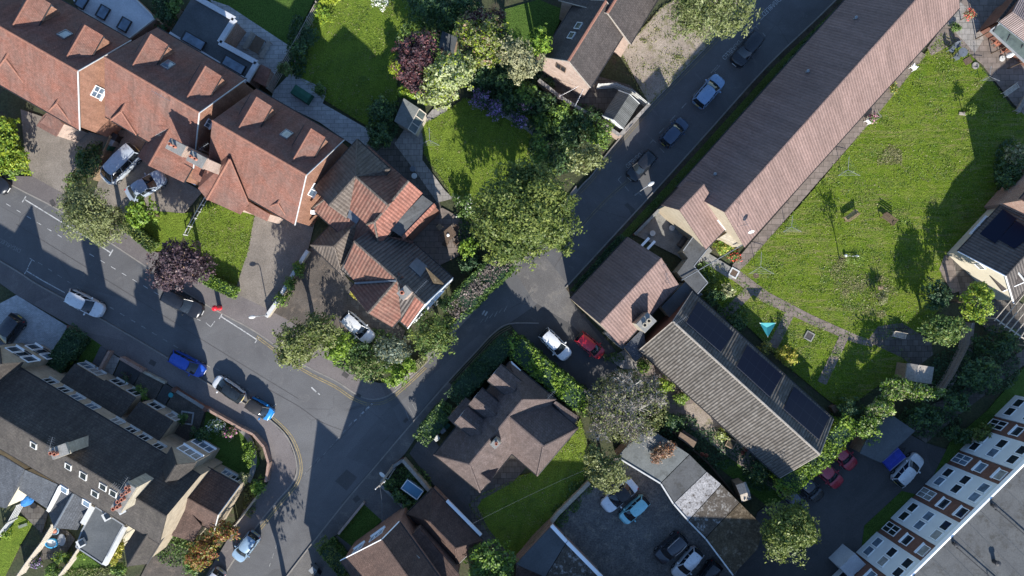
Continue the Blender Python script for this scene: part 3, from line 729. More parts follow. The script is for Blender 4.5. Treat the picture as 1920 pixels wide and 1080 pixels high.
lettering("DISABLED", (1199, 286), (1172, 310), 0.5, 'line_white')
lettering("DISABLED", (1459, -6), (1427, 25), 0.5, 'line_white')
lettering("DISABLED", (40, 468), (0, 446), 0.42, 'line_faint')
# covers, patches and tar seams in the road and paving
m = MB()
for a, b, wd, dp, rot in ((100, 381, 8, 12, .5), (287, 680, 12, 9, -.53), (648, 703, 12, 8, -.6), (673, 741, 9, 6, -.5), (1094, 592, 8, 8, .3), (761, 788, 9, 6, .8), (669, 935, 12, 10, .7)):
    p = W(a, b); m.box((p.x, p.y, 0.114), wd / S, dp / S, 0.03, rot)
kind(m.build("manhole_cover", MT['iron']), 'structure')
m = MB()
strip(m, smooth_line([(505, 731), (560, 762), (600, 790), (640, 806)]), 0.05, 0.010)
strip(m, smooth_line([(560, 900), (640, 820), (668, 790)]), 0.04, 0.010)
strip(m, smooth_line([(1040, 500), (1080, 440), (1130, 380), (1178, 340)]), 0.05, 0.010)
strip(m, smooth_line([(640, 945), (740, 830), (830, 722)]), 0.05, 0.010); strip(m, smooth_line([(30, 420), (200, 525), (400, 650), (560, 748)]), 0.04, 0.010)
kind(m.build("tar_seam", MT['iron']), 'structure')
slab("road_patch", [(650, 880), (670, 895), (650, 920), (628, 902)], 0.0085, MT['asphalt_dark'], -0.04)
slab("road_patch", [(1176, 380), (1190, 392), (1194, 412), (1186, 408), (1180, 394), (1170, 384)], 0.0085, MT['asphalt_dark'], -0.04)

slab("path", smooth_line([(440, 800), (462, 822), (472, 850), (470, 880), (462, 902)], 4) + smooth_line([(470, 905), (480, 880), (482, 850), (472, 820), (450, 800)], 4), 0.128, MT['concrete'])
# ================================================================ buildings
class Blk: pass
def block(t, R1, R2, zr, eL, zL, eR, zR, e1=0.0, e2=0.0, roof='red_tile', wall='brick_red', ov=0.3, ovg=0.12, th=0.16, z0=0.0,
          ridge='red_ridge', verge=None, vends=(1, 2), gutter='black', roof_name='roof', walls=True, ridge_r=0.10, hip_tiles=True, raw=False):
    """a ridged roof over walls; R1,R2 ridge ends and eL,eR one point of each eave are photograph pixels at their heights
    (or plain metres for eL,eR). e1,e2: how far a hip runs out beyond that ridge end, 0 = gable."""
    b = Blk(); b.t = t
    r1 = Vector(R1) if raw else W(R1[0], R1[1], zr); r2 = Vector(R2) if raw else W(R2[0], R2[1], zr)
    d = (r2 - r1); d.z = 0; L = d.length; d /= L
    n = Vector((-d.y, d.x, 0))
    wL = eL if isinstance(eL, (int, float)) else (W(eL[0], eL[1], zL) - r1).dot(n)
    wR = eR if isinstance(eR, (int, float)) else -(W(eR[0], eR[1], zR) - r1).dot(n)
    wL = max(wL, 0.25); wR = max(wR, 0.25)
    P1 = r1 - d * e1; P2 = r2 + d * e2
    at = lambda p, o, z: Vector((p.x + n.x * o, p.y + n.y * o, z))
    P1L, P2L, P1R, P2R = at(P1, wL, zL), at(P2, wL, zL), at(P1, -wR, zR), at(P2, -wR, zR)
    polys = [[P2L, P1L, r1, r2], [P1R, P2R, r2, r1]]
    if e1 > .02: polys.append([P1L, P1R, r1])
    if e2 > .02: polys.append([P2R, P2L, r2])
    b.__dict__.update(r1=r1, r2=r2, d=d, n=n, wL=wL, wR=wR, zr=zr, zL=zL, zR=zR, P1=P1, P2=P2, P1L=P1L, P2L=P2L, P1R=P1R, P2R=P2R, th=th)
    b.plane = {'L': (r1, (P1L - r1).cross(r2 - r1).normalized()), 'R': (r1, (r2 - r1).cross(P1R - r1).normalized())}
    for k, (p, nn) in b.plane.items():
        if nn.z < 0: b.plane[k] = (p, -nn)
    mb = MB().shell(polys, th); b.roof = mb.build(roof_name, MT[roof], t)
    if walls:
        sL = (zr - zL) / wL; sR = (zr - zR) / wR
        o1 = ov if e1 > .02 else ovg; o2 = ov if e2 > .02 else ovg
        A, B = P1 + d * o1, P2 - d * o2
        iL, iR = max(0.1, wL - ov), max(0.1, wR - ov)
        tL = zL + (wL - iL) * sL - th * 1.02; tR = zR + (wR - iR) * sR - th * 1.02
        if e1 > .02 or e2 > .02: tL -= 0.05; tR -= 0.05
        C = [at(A, iL, z0), at(B, iL, z0), at(B, -iR, z0), at(A, -iR, z0)]
        T = [at(A, iL, tL), at(B, iL, tL), at(B, -iR, tR), at(A, -iR, tR)]
        mw = MB(); V = C + T; F = [[1, 0, 4, 5], [3, 2, 6, 7]]
        if e1 > .02: F.append([0, 3, 7, 4])
        else: V.append(Vector((A.x, A.y, zr - th * 1.05))); F.append([0, 3, 7, len(V) - 1, 4])
        if e2 > .02: F.append([2, 1, 5, 6])
        else: V.append(Vector((B.x, B.y, zr - th * 1.05))); F.append([2, 1, 5, len(V) - 1, 6])
        mw.add(V, F); b.wall = mw.build('wall', MT[wall], t)
        b.C = C; b.tL = tL; b.tR = tR
    if ridge:
        mr = MB(); up = Vector((0, 0, 0.02))
        mr.tube([r1 + up, r2 + up], ridge_r, 6)
        if hip_tiles:
            if e1 > .02: mr.tube([r1 + up, P1L + up], ridge_r * .9, 6); mr.tube([r1 + up, P1R + up], ridge_r * .9, 6)
            if e2 > .02: mr.tube([r2 + up, P2L + up], ridge_r * .9, 6); mr.tube([r2 + up, P2R + up], ridge_r * .9, 6)
        mr.build('ridge_tiles', MT[ridge], t)
    if gutter:
        gl = [(P1L, P2L, n), (P1R, P2R, -n)]
        if e1 > .02: gl.append((P1L, P1R, -d))
        if e2 > .02: gl.append((P2L, P2R, d))
        for a, c, s in gl:
            o = s * 0.05 - Vector((0, 0, 0.1)); MB().tube([a + o, c + o], 0.06, 5).build('gutter', MT[gutter], t)
    if verge:
        for e, a, l, r, s in ((e1, r1, P1L, P1R, -1), (e2, r2, P2L, P2R, 1)):
            if e > .02 or (1 if s < 0 else 2) not in vends: continue
            mv = MB(); o = d * s * 0.03 - Vector((0, 0, 0.04))
            mv.beam(l + o, a + o, 0.07, 0.11); mv.beam(r + o, a + o, 0.07, 0.11); mv.build('bargeboard', MT[verge], t)
    return b
def on_roof(b, side, px, py, up=0.0):
    p, nn = b.plane[side]; q = ray_plane(px, py, p, nn); return q + nn * up, nn
def roof_frame(b, side):
    p, nn = b.plane[side]; u = b.d.copy(); v = nn.cross(u).normalized()
    if v.z < 0: v = -v
    return u, v, nn
def skylight(b, side, px, py, wd=0.75, hg=1.0, glass='glass_sky', frame='grey'):
    q, nn = on_roof(b, side, px, py); u, v, nn = roof_frame(b, side)
    M = Matrix((u, v, nn)).transposed()
    f = MB()
    for c, sx, sy in ((v * hg / 2, wd, .07), (-v * hg / 2, wd, .07), (u * wd / 2, .07, hg + .07), (-u * wd / 2, .07, hg + .07)):
        f.box(q + c + nn * 0.05, sx, sy, 0.14, M=M)
    fo = f.build('skylight', MT[frame], b.t)
    MB().box(q + nn * 0.045, wd - .1, hg - .1, 0.06, M=M).build('pane', MT[glass], fo)
def roof_panel(b, side, quad, name, mat, h0=0.04, h1=0.10, parent=None):
    nn = b.plane[side][1]
    q = [on_roof(b, side, x, y)[0] for x, y in quad]
    mb = MB(); mb.add([p + nn * h1 for p in q] + [p + nn * h0 for p in q], [])
    k = len(q); N = (q[1] - q[0]).cross(q[2] - q[0])
    o = list(range(k)) if N.dot(nn) > 0 else list(range(k))[::-1]
    mb.f += [o, [i + k for i in o[::-1]]] + [[o[(i + 1) % k], o[i], o[i] + k, o[(i + 1) % k] + k] for i in range(k)]
    mb.m += [0] * (k + 2)
    return mb.build(name, MT[mat], parent or b.t)
PANE = [0]
MT['glass_blind'] = m_glass('glass_blind', (0.22, 0.22, 0.21), 0.25)
def window(t, p, nrm, wd, hg, frame='white', sill=True, glass='glass', bars=1, name='window', trans=0):
    """frame standing 4 cm proud of the wall, dark pane set back in it"""
    nrm = Vector((nrm.x, nrm.y, 0)).normalized(); u = Vector((-nrm.y, nrm.x, 0)); z = Vector((0, 0, 1))
    M = Matrix((u, nrm, z)).transposed(); f = MB(); c = Vector(p) + nrm * 0.03
    f.box(c + z * (hg / 2 - .03), wd, .1, .06, M=M); f.box(c - z * (hg / 2 - .03), wd, .1, .06, M=M)
    for s in (-1, 1): f.box(c + u * s * (wd / 2 - .03), .06, .1, hg - .12, M=M)
    for k in range(bars): f.box(c + u * (wd * ((k + 1) / (bars + 1) - .5)), .07, .09, hg - .16, M=M)
    for k in range(trans): f.box(c + z * (hg * ((k + 1) / (trans + 1) - .5)), wd - .12, .085, .06, M=M)
    fo = f.build(name, MT[frame], t)
    if glass == 'glass': PANE[0] += 1; glass = ('glass', 'glass_sky', 'glass', 'glass_blind', 'glass', 'glass_sky', 'glass', 'glass', 'glass_blind', 'glass', 'glass_sky')[(PANE[0] * 7) % 11]
    MB().box(c - nrm * 0.01, wd - .12, .04, hg - .12, M=M).build('pane', MT[glass], fo)
    if sill: MB().box(c - z * (hg / 2 + .03) + nrm * 0.08, wd + .16, .22, .06, M=M).build('sill', MT[frame], fo)
    return fo
def wall_pt(b, side, t, z):
    """point on a wall: side L, R, 1 or 2; t along it 0..1"""
    C = b.C; a, c, nn = {'L': (C[0], C[1], b.n), 'R': (C[3], C[2], -b.n), '1': (C[0], C[3], -b.d), '2': (C[1], C[2], b.d)}[side]
    p = a + (c - a) * t; return Vector((p.x, p.y, z)), nn
def wwin(b, side, t, z, wd, hg, **k):
    p, nn = wall_pt(b, side, t, z); return window(b.t, p, nn, wd, hg, **k)
def wall_px(b, side, px, py):
    p, nn = wall_pt(b, side, 0, 3.0); return ray_plane(px, py, p, nn), nn
def pwin(b, side, px, py, wd, hg, **k):
    p, nn = wall_px(b, side, px, py); return window(b.t, p, nn, wd, hg, **k)
def door(b, side, t, wd=0.95, hg=2.05, mat='wood_dark', zb=0.1):
    p, nn = wall_pt(b, side, t, zb + hg / 2); u = Vector((-nn.y, nn.x, 0)); M = Matrix((u, nn, Vector((0, 0, 1)))).transposed()
    o = MB().box(p + nn * .03, wd, .08, hg, M=M).build('door', MT[mat], b.t)
    MB().box(p + nn * .09 + u * (wd / 2 - .1), .12, .05, .03, M=M).build('handle', MT['metal'], o)
def chimney(t, c, z0, z1, lx, ly, rot, mat, pots, cap='concrete', flaunch=True, potm='pot', ph=0.45, pr=0.13):
    """c: world xy of the stack; pots: list of (x, y) offsets along the stack"""
    m = MB(); m.box((c[0], c[1], (z0 + z1) / 2), lx, ly, z1 - z0, rot)
    m.box((c[0], c[1], z1 - 0.22), lx + .12, ly + .12, 0.12, rot); st = m.build('chimney', MT[mat], t)
    MB().box((c[0], c[1], z1 + 0.04), lx + .06, ly + .06, 0.085, rot).build('chimney_cap', MT[cap], st)
    R = Matrix.Rotation(rot, 2)
    for (x, y) in pots:
        q = R @ Vector((x, y)); pm = MB()
        pm.lathe((c[0] + q.x, c[1] + q.y, z1 + 0.08), [(pr * 1.15, 0), (pr, .06), (pr * .9, ph - .08), (pr * 1.15, ph - .06), (pr * 1.15, ph), (pr * .75, ph), (pr * .7, ph - .3)], 10)
        pm.build('chimney_pot', MT[potm], st)
    return st
def dormer(b, side, tip, zr, ln, hw, drop, roof, wall='tile_hung', e2=0.0, win=True, ridge='red_ridge', verge=None):
    """gabled dormer whose ridge end shows at pixel tip and runs ln metres back into the roof"""
    out = b.n if side == 'L' else -b.n
    r2 = W(tip[0], tip[1], zr); r1 = r2 - out * ln
    # a dormer is a part with its own sub-parts
    e = bpy.data.objects.new('dormer', None); COL.objects.link(e); e.parent = b.t; e.location = Vector((r2.x, r2.y, 0)) - wloc(b.t)
    k = block(e, r1, r2, zr, hw, zr - drop, hw, zr - drop, 0, e2, roof, wall, 0.12, 0.15, 0.1, zr - drop - 1.7, ridge, verge, None, raw=True, ridge_r=.07)
    if win: wwin(k, '2', 0.5, zr - drop - .6, hw * 1.2, 0.95, sill=False)
    return k
def wing(b, side, tip, zr, ln, hw, drop, e2, roof, wall, z0=0.0, **kw):
    """cross wing: ridge tip at pixel, runs ln metres back towards the parent ridge"""
    out = b.n if side == 'L' else -b.n
    r2 = W(tip[0], tip[1], zr); r1 = r2 - out * ln
    return block(b.t, r1, r2, zr, hw, zr - drop, hw, zr - drop, 0, e2, roof, wall, kw.pop('ov', .2), .1, .14, z0, raw=True, **kw)
def slope(t, P, th=0.12, roof='slate', wall='render', name='roof', inset=0.12, z0=0.0, edge=None):
    """a single roof slope traced as (px, py, z) corners, on walls set a little inside it"""
    q = [W(x, y, z) for x, y, z in P]
    o = MB().shell([q], th).build(name, MT[roof], t)
    if wall:
        c = sum(q, Vector()) / len(q); n = len(q); m = MB()
        i = [p + (c - p).normalized() * inset - Vector((0, 0, th * 1.05)) for p in q]
        a = sum(i[k].x * i[(k + 1) % n].y - i[(k + 1) % n].x * i[k].y for k in range(n))
        if a < 0: i = i[::-1]
        for k in range(n):
            p, r = i[k], i[(k + 1) % n]
            m.poly([(p.x, p.y, z0), (r.x, r.y, z0), r, p])
        m.build('wall', MT[wall], t)
    if edge:
        m = MB(); n = len(q)
        for k in range(n): m.beam(q[k] + Vector((0, 0, -.03)), q[(k + 1) % n] + Vector((0, 0, -.03)), 0.12, 0.2)
        m.build('fascia', MT[edge], t)
    return o
def aerial(t, base, z0, h, rot=0.0, n=7, ln=1.1, yag=0.45):
    m = MB(); p = Vector((base[0], base[1], z0)); m.tube([p, p + Vector((0, 0, h))], .018, 5)
    d = Vector((math.cos(rot), math.sin(rot), 0)); s = Vector((-d.y, d.x, 0)); q = p + Vector((0, 0, h - .05))
    m.tube([q - d * .25, q + d * ln], .013, 4)
    for k in range(n): r = q + d * (ln * k / (n - 1)); w_ = yag * (1.15 - .4 * k / n) / 2; m.tube([r - s * w_, r + s * w_], .008, 4)
    return m.build('aerial', MT['lead'], t)
def dish(t, p, face):
    m = MB(); p = Vector(p); f = Vector(face).normalized(); u = f.cross(Vector((0, 0, 1))).normalized(); v = u.cross(f); V = []
    for i, (r, h) in enumerate(((0, 0), (.15, .02), (.3, .09), (.3, .07), (.15, 0), (0.0, -.02))):
        for k in range(12): a = k * math.pi / 6; V.append(p + (u * math.cos(a) + v * math.sin(a)) * r + f * h)
    m.add(V, [[i * 12 + k, i * 12 + (k + 1) % 12, (i + 1) * 12 + (k + 1) % 12, (i + 1) * 12 + k] for i in range(5) for k in range(12)])
    m.tube([p, p - f * .25], .03, 5); m.tube([p, p + f * .35], .012, 4); m.build('satellite_dish', MT['pale_grey'], t)

def B(name, label, px, py, cat='house', group=None): return thing(name, label, cat, W(px, py, 0), group)
GR = 'red tiled gabled houses in a row'
RED = dict(roof='red_tile', wall='tile_hung', verge='white_dirty', vends=(2,), gutter='black', ridge='red_ridge')
# ---- house A, top left corner
t = B('semi_detached_house', 'red tiled gabled house running off the top left corner of the photo', 60, 120, group=GR)
b = block(t, (-80, 4), (145, 133), 10.0, (240, 72), 5.8, (145, 242), 5.8, **RED)
dormer(b, 'L', (160, 47), 9.6, 3.4, 1.1, 1.05, 'red_tile'); dormer(b, 'L', (60, -14), 9.6, 3.4, 1.1, 1.05, 'red_tile')
skylight(b, 'L', 122, 65); skylight(b, 'R', -30, 120)
pwin(b, '2', 183, 173, 1.1, 1.5, bars=1, trans=1, glass='glass_sky')
wing(b, 'R', (10, 110), 8.4, 3.0, 2.6, 2.9, 2.3, 'red_tile', 'brick_pink', gutter='black'); wing(b, 'R', (106, 194), 7.2, 2.4, 1.35, 1.5, 1.2, 'red_tile', 'brick_pink')
slope(t, [(81, 216, 3.6), (92, 208, 4.2), (119, 232, 4.2), (105, 256, 3.4), (68, 236, 3.4)], roof='red_tile', wall='brick_pink', name='porch_roof')
wwin(b, 'R', .72, 1.6, 1.6, 1.4); wwin(b, 'R', .55, 1.6, 2.2, 1.4); door(b, 'R', .85)
# ---- house B
t = B('semi_detached_house', 'red tiled gabled house with two tall grey capped chimneys on its front wing', 300, 210, group=GR)
b = block(t, (196, 107), (373, 211), 10.0, (457, 147), 5.8, 4.9, 5.8, **RED)
hB = b
dormer(b, 'L', (386, 124), 9.6, 3.4, 1.1, 1.05, 'red_tile'); dormer(b, 'L', (284, 64), 9.6, 3.4, 1.1, 1.05, 'red_tile')
skylight(b, 'L', 315, 122)
wing(b, 'R', (227, 209), 7.6, 2.6, 1.4, 1.6, 1.3, 'red_tile', 'brick_pink')
k = block(t, (322, 235), (279, 311), 7.6, (344, 342), 5.2, 2.7, 5.2, 0, 0, **{**RED, 'verge': None})
for x, y in ((330, 276), (369, 299)):
    c = W(x, y, 10.6); chimney(t, (c.x, c.y), 4.5, 10.6, 1.5, .95, math.radians(-28), 'brick_pink', [(-.45, 0), (0, 0)], pr=.12, ph=.35)
slope(t, [(350, 330, 3.6), (362, 305, 4.6), (385, 312, 4.6), (375, 342, 3.6)], roof='red_tile', wall='brick_pink', name='porch_roof')
slope(t, [(366, 275, 4.4), (384, 268, 4.4), (392, 262, 4.4), (384, 285, 4.0)], roof='red_tile', wall='brick_red', name='porch_roof')
c = W(305, 256, 7.0); aerial(t, (c.x, c.y), 6.4, 1.6, .5, 6, .9); c = W(381, 282, 9.5); aerial(t, (c.x, c.y), 8.0, 2.2, .6, 5, .9)
c = W(320, 190, 9.6); aerial(t, (c.x, c.y), 9.6, 1.8, 2.6, 6, .9)
door(k, '2', .7); wwin(k, '2', .3, 1.6, 1.3, 1.3); wwin(b, '2', .55, 7.4, .8, .9)
# ---- house C
t = B('detached_house', 'red tiled gabled house with front lawn, nearest the grey and orange tiled house', 500, 300, group=GR)
b = block(t, (398, 226), (574, 328), 10.0, (645, 262), 5.8, (553, 422), 5.8, **RED)
dormer(b, 'L', (482, 182), 9.6, 3.4, 1.1, 1.05, 'red_tile'); dormer(b, 'L', (584, 241), 9.6, 3.4, 1.1, 1.05, 'red_tile')
skylight(b, 'L', 537, 252)
q = MB().shell([[W(431, 298, 8.6), W(388, 374, 4.9), W(450, 402, 4.9), W(466, 381, 5.75)], [W(431, 298, 8.6), W(400, 275, 5.9), W(371, 353, 4.9), W(388, 374, 4.9)]], .14).build('roof', MT['red_tile'], t)
slope(t, [(436, 310, 4.5), (390, 370, 4.5), (448, 397, 4.5), (470, 385, 4.5)], roof='red_tile', wall='brick_pink', name='roof')
MB().tube([W(431, 298, 8.65), W(388, 374, 4.95)], .1, 6).tube([W(431, 298, 8.65), W(466, 381, 5.8)], .06, 6).build('ridge_tiles', MT['red_ridge'], t)
wing(b, 'R', (521, 381), 7.0, 2.0, 1.15, 1.3, .9, 'red_tile', 'brick_pink')
slope(t, [(459, 383, 4.4), (466, 378, 4.8), (506, 402, 4.8), (500, 415, 4.0), (455, 393, 4.0)], roof='red_tile', wall='brick_pink', name='porch_roof')
pwin(b, '2', 587, 356, 1.3, 1.5, bars=1, glass='glass_sky'); pwin(b, '2', 610, 353, .8, 1.4, bars=0); wwin(b, 'R', .75, 1.6, 1.8, 1.4); wwin(b, 'R', .3, 1.6, 2, 1.4); 
slope(t, [(552, 385, 3.0), (575, 395, 3.6), (660, 300, 3.6), (645, 285, 3.0)], roof='brick_red', wall=None, name='lean_to')
for x, y in ((622, 336), (587, 398)): MB().box(W(x, y, 5.6), .35, .35, .5).build('vent', MT['white'], t)
# ---- house D, pantiles and hips
t = B('detached_house', 'rambling hipped house in grey brown and orange pantiles behind the white car', 720, 450)
D = dict(wall='render_white', ridge='pan_brown', gutter='black', ridge_r=.12)
b = block(t, (667, 331), (727, 384), 9.4, (765, 339), 5.6, (640, 440), 5.6, 2.2, 0, roof='pan_mix', **D)
k = block(t, (667, 331), (617, 386), 9.4, (651, 407), 7.0, 3.1, 6.4, 2.6, 0, roof='pan_brown', **D)
k3 = block(t, (702, 416), (766, 339), 8.6, (678, 419), 5.8, (792, 363), 6.9, 1.6, 0, roof='pan_red', **D)
slope(t, [(735, 432, 6.9), (742, 418, 7.0), (792, 366, 7.0), (814, 382, 6.8), (753, 444, 6.8)], roof='felt', wall='brick_brown', name='flat_roof')
slope(t, [(753, 444, 6.9), (814, 381, 6.9), (818, 387, 6.3), (757, 450, 6.3)], roof='pan_red', wall=None, name='roof')
for x, y, z in ((671, 396, 7.3),): slope(t, [(676, 378, 7.4), (688, 388, 7.4), (668, 420, 7.4), (651, 407, 7.4), (656, 390, 7.4)], roof='lead', wall='lead', name='flat_roof', z0=5.4)
k4 = block(t, (668, 420), (627, 462), 7.0, (649, 511), 3.6, (577, 466), 3.6, 0, 2.0, roof='pan_brown', **D)
k5 = block(t, (664, 452), (797, 570), 8.8, (849, 521), 5.0, (764, 615), 5.2, 0, 0, roof='dark_rib', wall='render_white', ridge='pan_brown', verge='white', vends=(2,), ridge_r=.12)
slope(t, [(664.6, 453, 8.9), (645, 501, 6.1), (661, 523, 5.7), (690, 545, 5.7), (743, 526, 8.85)], roof='pan_mix', wall=None, name='roof', th=.06)
k6 = block(t, (752, 516), (690, 587), 8.7, (735, 614), 5.7, (658, 540), 5.7, 0, 0, roof='pan_mix', **D)
roof_panel(k5, 'R', [(779, 556), (796, 570), (765, 613), (752, 602)], 'roof', 'pan_red', .01, .05)
MB().tube([W(743, 526, 8.9), W(666, 531, 5.9)], .12, 6).build('valley', MT['lead'], t)
c = W(758, 549, 10.2); chimney(t, (c.x, c.y), 6, 10.2, 1.0, .8, .75, 'brick_pink', [(-.1, .1)], pr=.16)
roof_panel(k5, 'L', [(766, 500), (780, 484), (801, 500), (788, 520)], 'lead_flashing', 'lead', .03, .1)
slope(t, [(797, 500, 8.0), (832, 532, 6.3), (820, 543, 6.3), (812, 530, 7.0)], roof='moss_roof2', wall=None, name='roof', th=.08)
c = W(779, 548, 9.6); aerial(t, (c.x, c.y), 7.5, 2.1, .8, 10, 1.5)
slope(t, [(696, 437, 6.4), (712, 452, 5.5), (770, 457, 5.2), (776, 452, 5.6), (752, 447, 6.3)], roof='pan_mix', wall=None, name='roof')
MB().tube([W(688, 434, 5.9), W(706, 455, 5.5), W(768, 457, 5.2)], .09, 6).build('gutter', MT['pale_grey'], t)
door(k4, '2', .5, mat='brick_red'); wwin(k4, 'L', .4, 1.6, 1.2, 1.2); wwin(k5, '2', .6, 3.2, 1.2, 1.2); wwin(k5, '2', .35, 3.2, 1.2, 1.2)
# ---- house E, top centre
t = B('detached_house', 'dark tiled house with orange ridge and pink gable beside the gravel yard', 1110, 80)
b = block(t, (1136, 2), (1066, 114), 8.2, (1107, 164), 5.0, (1019, 99), 5.0, roof='grey_tile', wall='brick_pink', verge='wood_grey', ridge='red_ridge', ridge_r=.14)
skylight(b, 'R', 1085, 49, .65, .75, 'glass_green', 'white_dirty'); skylight(b, 'R', 1072, 67, .65, .75, 'glass_green', 'white_dirty')
pwin(b, '2', 1052, 126, 1.1, 1.3, frame='wood_dark', bars=1, sill=False)
b2 = block(t, (1200, -76), (1139, 24), 8.0, (1186, 76), 4.6, 5.0, 4.6, roof='grey_tile', wall='brick_pink', verge='wood_grey', ridge='red_ridge', ridge_r=.14)
# ---- shed F
t = B('outbuilding', 'small shed with grey corrugated roof beside the gravel yard', 1165, 205, 'shed')
b = block(t, (1180, 177), (1150, 224), 3.1, (1199, 194), 2.3, (1160, 169), 2.3, roof='corr_grey', wall='render_white', ridge=None, verge='white_dirty', gutter=None, ov=.15)
# ---- long hall G
t = B('long_hall', 'very long low hall with pinkish brown ribbed roof beside the meadow', 1500, 260, 'building')
b = block(t, (1359, 398), (1790, -82), 8.2, (1440, 161), 3.9, (1404, 455), 3.9, roof='hall_rib', wall='render_tan', ridge='hall_rib', gutter='black', verge=None, ov=.4)
g1 = block(t, (1320, 346), (1274, 394), 7.3, (1332, 459), 3.4, (1247, 378), 3.9, roof='hall_rib', wall='render_tan', ridge='hall_rib', gutter='black', ov=.3, verge=None)
MB().beam(W(1305, 365, 6.5), W(1361, 430, 3.5), .22, .16).build('bargeboard', MT['pale_grey'], t)
for f in (.08, .22, .36, .50, .64, .78): wwin(b, 'R', f, 1.5, 1.8, 1.1, frame='wood_dark'); wwin(b, 'L', f, 1.5, 1.5, 1.0)
for f in (.14, .29, .43, .57): door(b, 'R', f, mat='wood_dark')
for x, y in ((1339, 327), (1512, 135), (1602, 35)):
    q, nn = on_roof(b, 'L', x, y); MB().lathe(q - Vector((0, 0, .1)), [(.10, 0), (.10, .4), (.16, .4), (.15, .5), (.03, .56)], 10).build('roof_vent', MT['grey'], t)
m = MB()
for f, l in ((.13, 4.2), (.25, 3.4), (.37, 4.2), (.50, 3.4), (.62, 4.2)):
    p, nn = wall_pt(b, 'R', f, 2.35); q = p + nn * .7; m.box(q, .06, l, .05, math.atan2(nn.y, nn.x))
m.build('canopy', MT['black'], t)
q, nn = on_roof(b, 'R', 1383, 425); aerial(t, (q.x, q.y), q.z - .3, 3.0, 2.1, 6, 1.0); dish(t, q + Vector((1.0, -.5, .8)), (.2, -1, .5))
slope(t, [(1350, 445, 3.0), (1376, 428, 3.2), (1402, 452, 3.2), (1384, 464, 2.8)], roof='stone', wall='render_tan', name='porch_roof')
# ---- hall H
t = B('hall', 'smaller hall with pinkish brown ribbed roof and stone chimney above red car', 1180, 545, 'building')
b = block(t, (1240, 484), (1125, 607), 7.0, (1280, 527), 2.9, (1180, 441), 2.9, roof='hall_rib', wall='render_tan', ridge='hall_rib', gutter='black', ov=.3)
c = W(1212, 605, 6.6); chimney(t, (c.x, c.y), 0.2, 6.6, 1.5, 1.1, .8, 'stone', [(-.3, 0), (.25, 0)], potm='stone', pr=.2, ph=.3)
slope(t, [(1170, 650, 2.7), (1206, 615, 3.0), (1213, 660, 2.3), (1191, 679, 2.2)], roof='slate', wall='render_tan', name='lean_to')
slope(t, [(1134, 625, 2.5), (1141, 620, 2.7), (1172, 649, 2.7), (1168, 656, 2.5)], roof='slate_dark', wall='render', name='lean_to')
slope(t, [(1240, 575, 2.5), (1285, 528, 2.5), (1318, 552, 2.4), (1300, 562, 2.3), (1262, 604, 2.3)], roof='felt_dark', wall='render_tan', name='lean_to')
aerial(t, W(1240, 500, 5).xy, 4.2, 2.2, 2.2, 6, .9); aerial(t, W(1247, 530, 4).xy, 3.6, 2.2, 1.9, 6, .9)
wwin(b, 'R', .5, 1.5, 1.4, 1.0); wwin(b, 'L', .3, 1.5, 1.4, 1.0)
m = MB()
for x, y in ((1209, 455), (1220, 461)): m.beam(W(x - 6, y + 6, 2.6), W(x + 8, y - 9, 2.6), .25, .06)
m.build('skylight', MT['white'], t)
# link corridor with flat roof
t = B('link_corridor', 'flat grey roofed corridor linking the two ribbed roofed halls', 1300, 490, 'building')
slope(t, [(x, y, 2.8) for x, y in ((1306, 435), (1332, 460), (1301, 499), (1327, 530), (1308, 551), (1270, 511), (1290, 484), (1281, 470))], .2, 'felt', 'render_tan', 'flat_roof')
m = MB()
for a_, b_ in (((1332, 460), (1301, 499)), ((1301, 499), (1327, 530)), ((1327, 530), (1308, 551)), ((1306, 435), (1281, 470))): m.beam(W(*a_, 2.79), W(*b_, 2.79), .08, .1)
m.build('fascia', MT['grey'], t)
# ---- bungalow I
t = B('bungalow', 'long bungalow with weathered ribbed roof carrying three solar arrays', 1390, 730)
b = block(t, (1262, 603), (1537, 852), 5.6, (1307, 554), 2.8, (1207, 665), 2.8, roof='bung_rib', wall='brick_brown', ridge='wood_grey', gutter='black', verge='wood_grey', ov=.35, ridge_r=.11)
for Q in ([(1307.5, 566), (1375, 625), (1350, 661), (1285, 605)], [(1400, 647), (1466, 704), (1442, 745), (1380, 688)], [(1487.5, 725), (1554, 782), (1534, 825), (1467.5, 767)]):
    o = roof_panel(b, 'L', Q, 'solar_panel', 'solar_edge', .06, .12)
    nn = b.plane['L'][1]
    q = [on_roof(b, 'L', x, y)[0] for x, y in Q]
    L_ = lambda a, c, f: a + (c - a) * f
    for r in (0, 1):
        s0, s1 = (.012, .494) if r == 0 else (.506, .988)
        for c in range(5):
            u0, u1 = c / 5 + .0025, (c + 1) / 5 - .0025
            pt = lambda u, v: L_(L_(q[0], q[1], u), L_(q[3], q[2], u), v) + nn * .127
            mbp = MB(); a_ = [pt(u0, s0), pt(u1, s0), pt(u1, s1), pt(u0, s1)]
            if (a_[1] - a_[0]).cross(a_[2] - a_[0]).dot(nn) < 0: a_ = a_[::-1]
            mbp.poly(a_); mbp.build('panel', MT['solar'], o)
for f in (.1, .3, .5, .7, .9): wwin(b, 'R', f, 1.5, 1.5, 1.1); wwin(b, 'L', f, 1.5, 1.5, 1.1)
door(b, 'R', .2, mat='white'); door(b, 'R', .6, mat='white'); aerial(t, W(1262, 606, 5.6).xy, 5.4, 1.4, .6, 9, 1.3, .6)
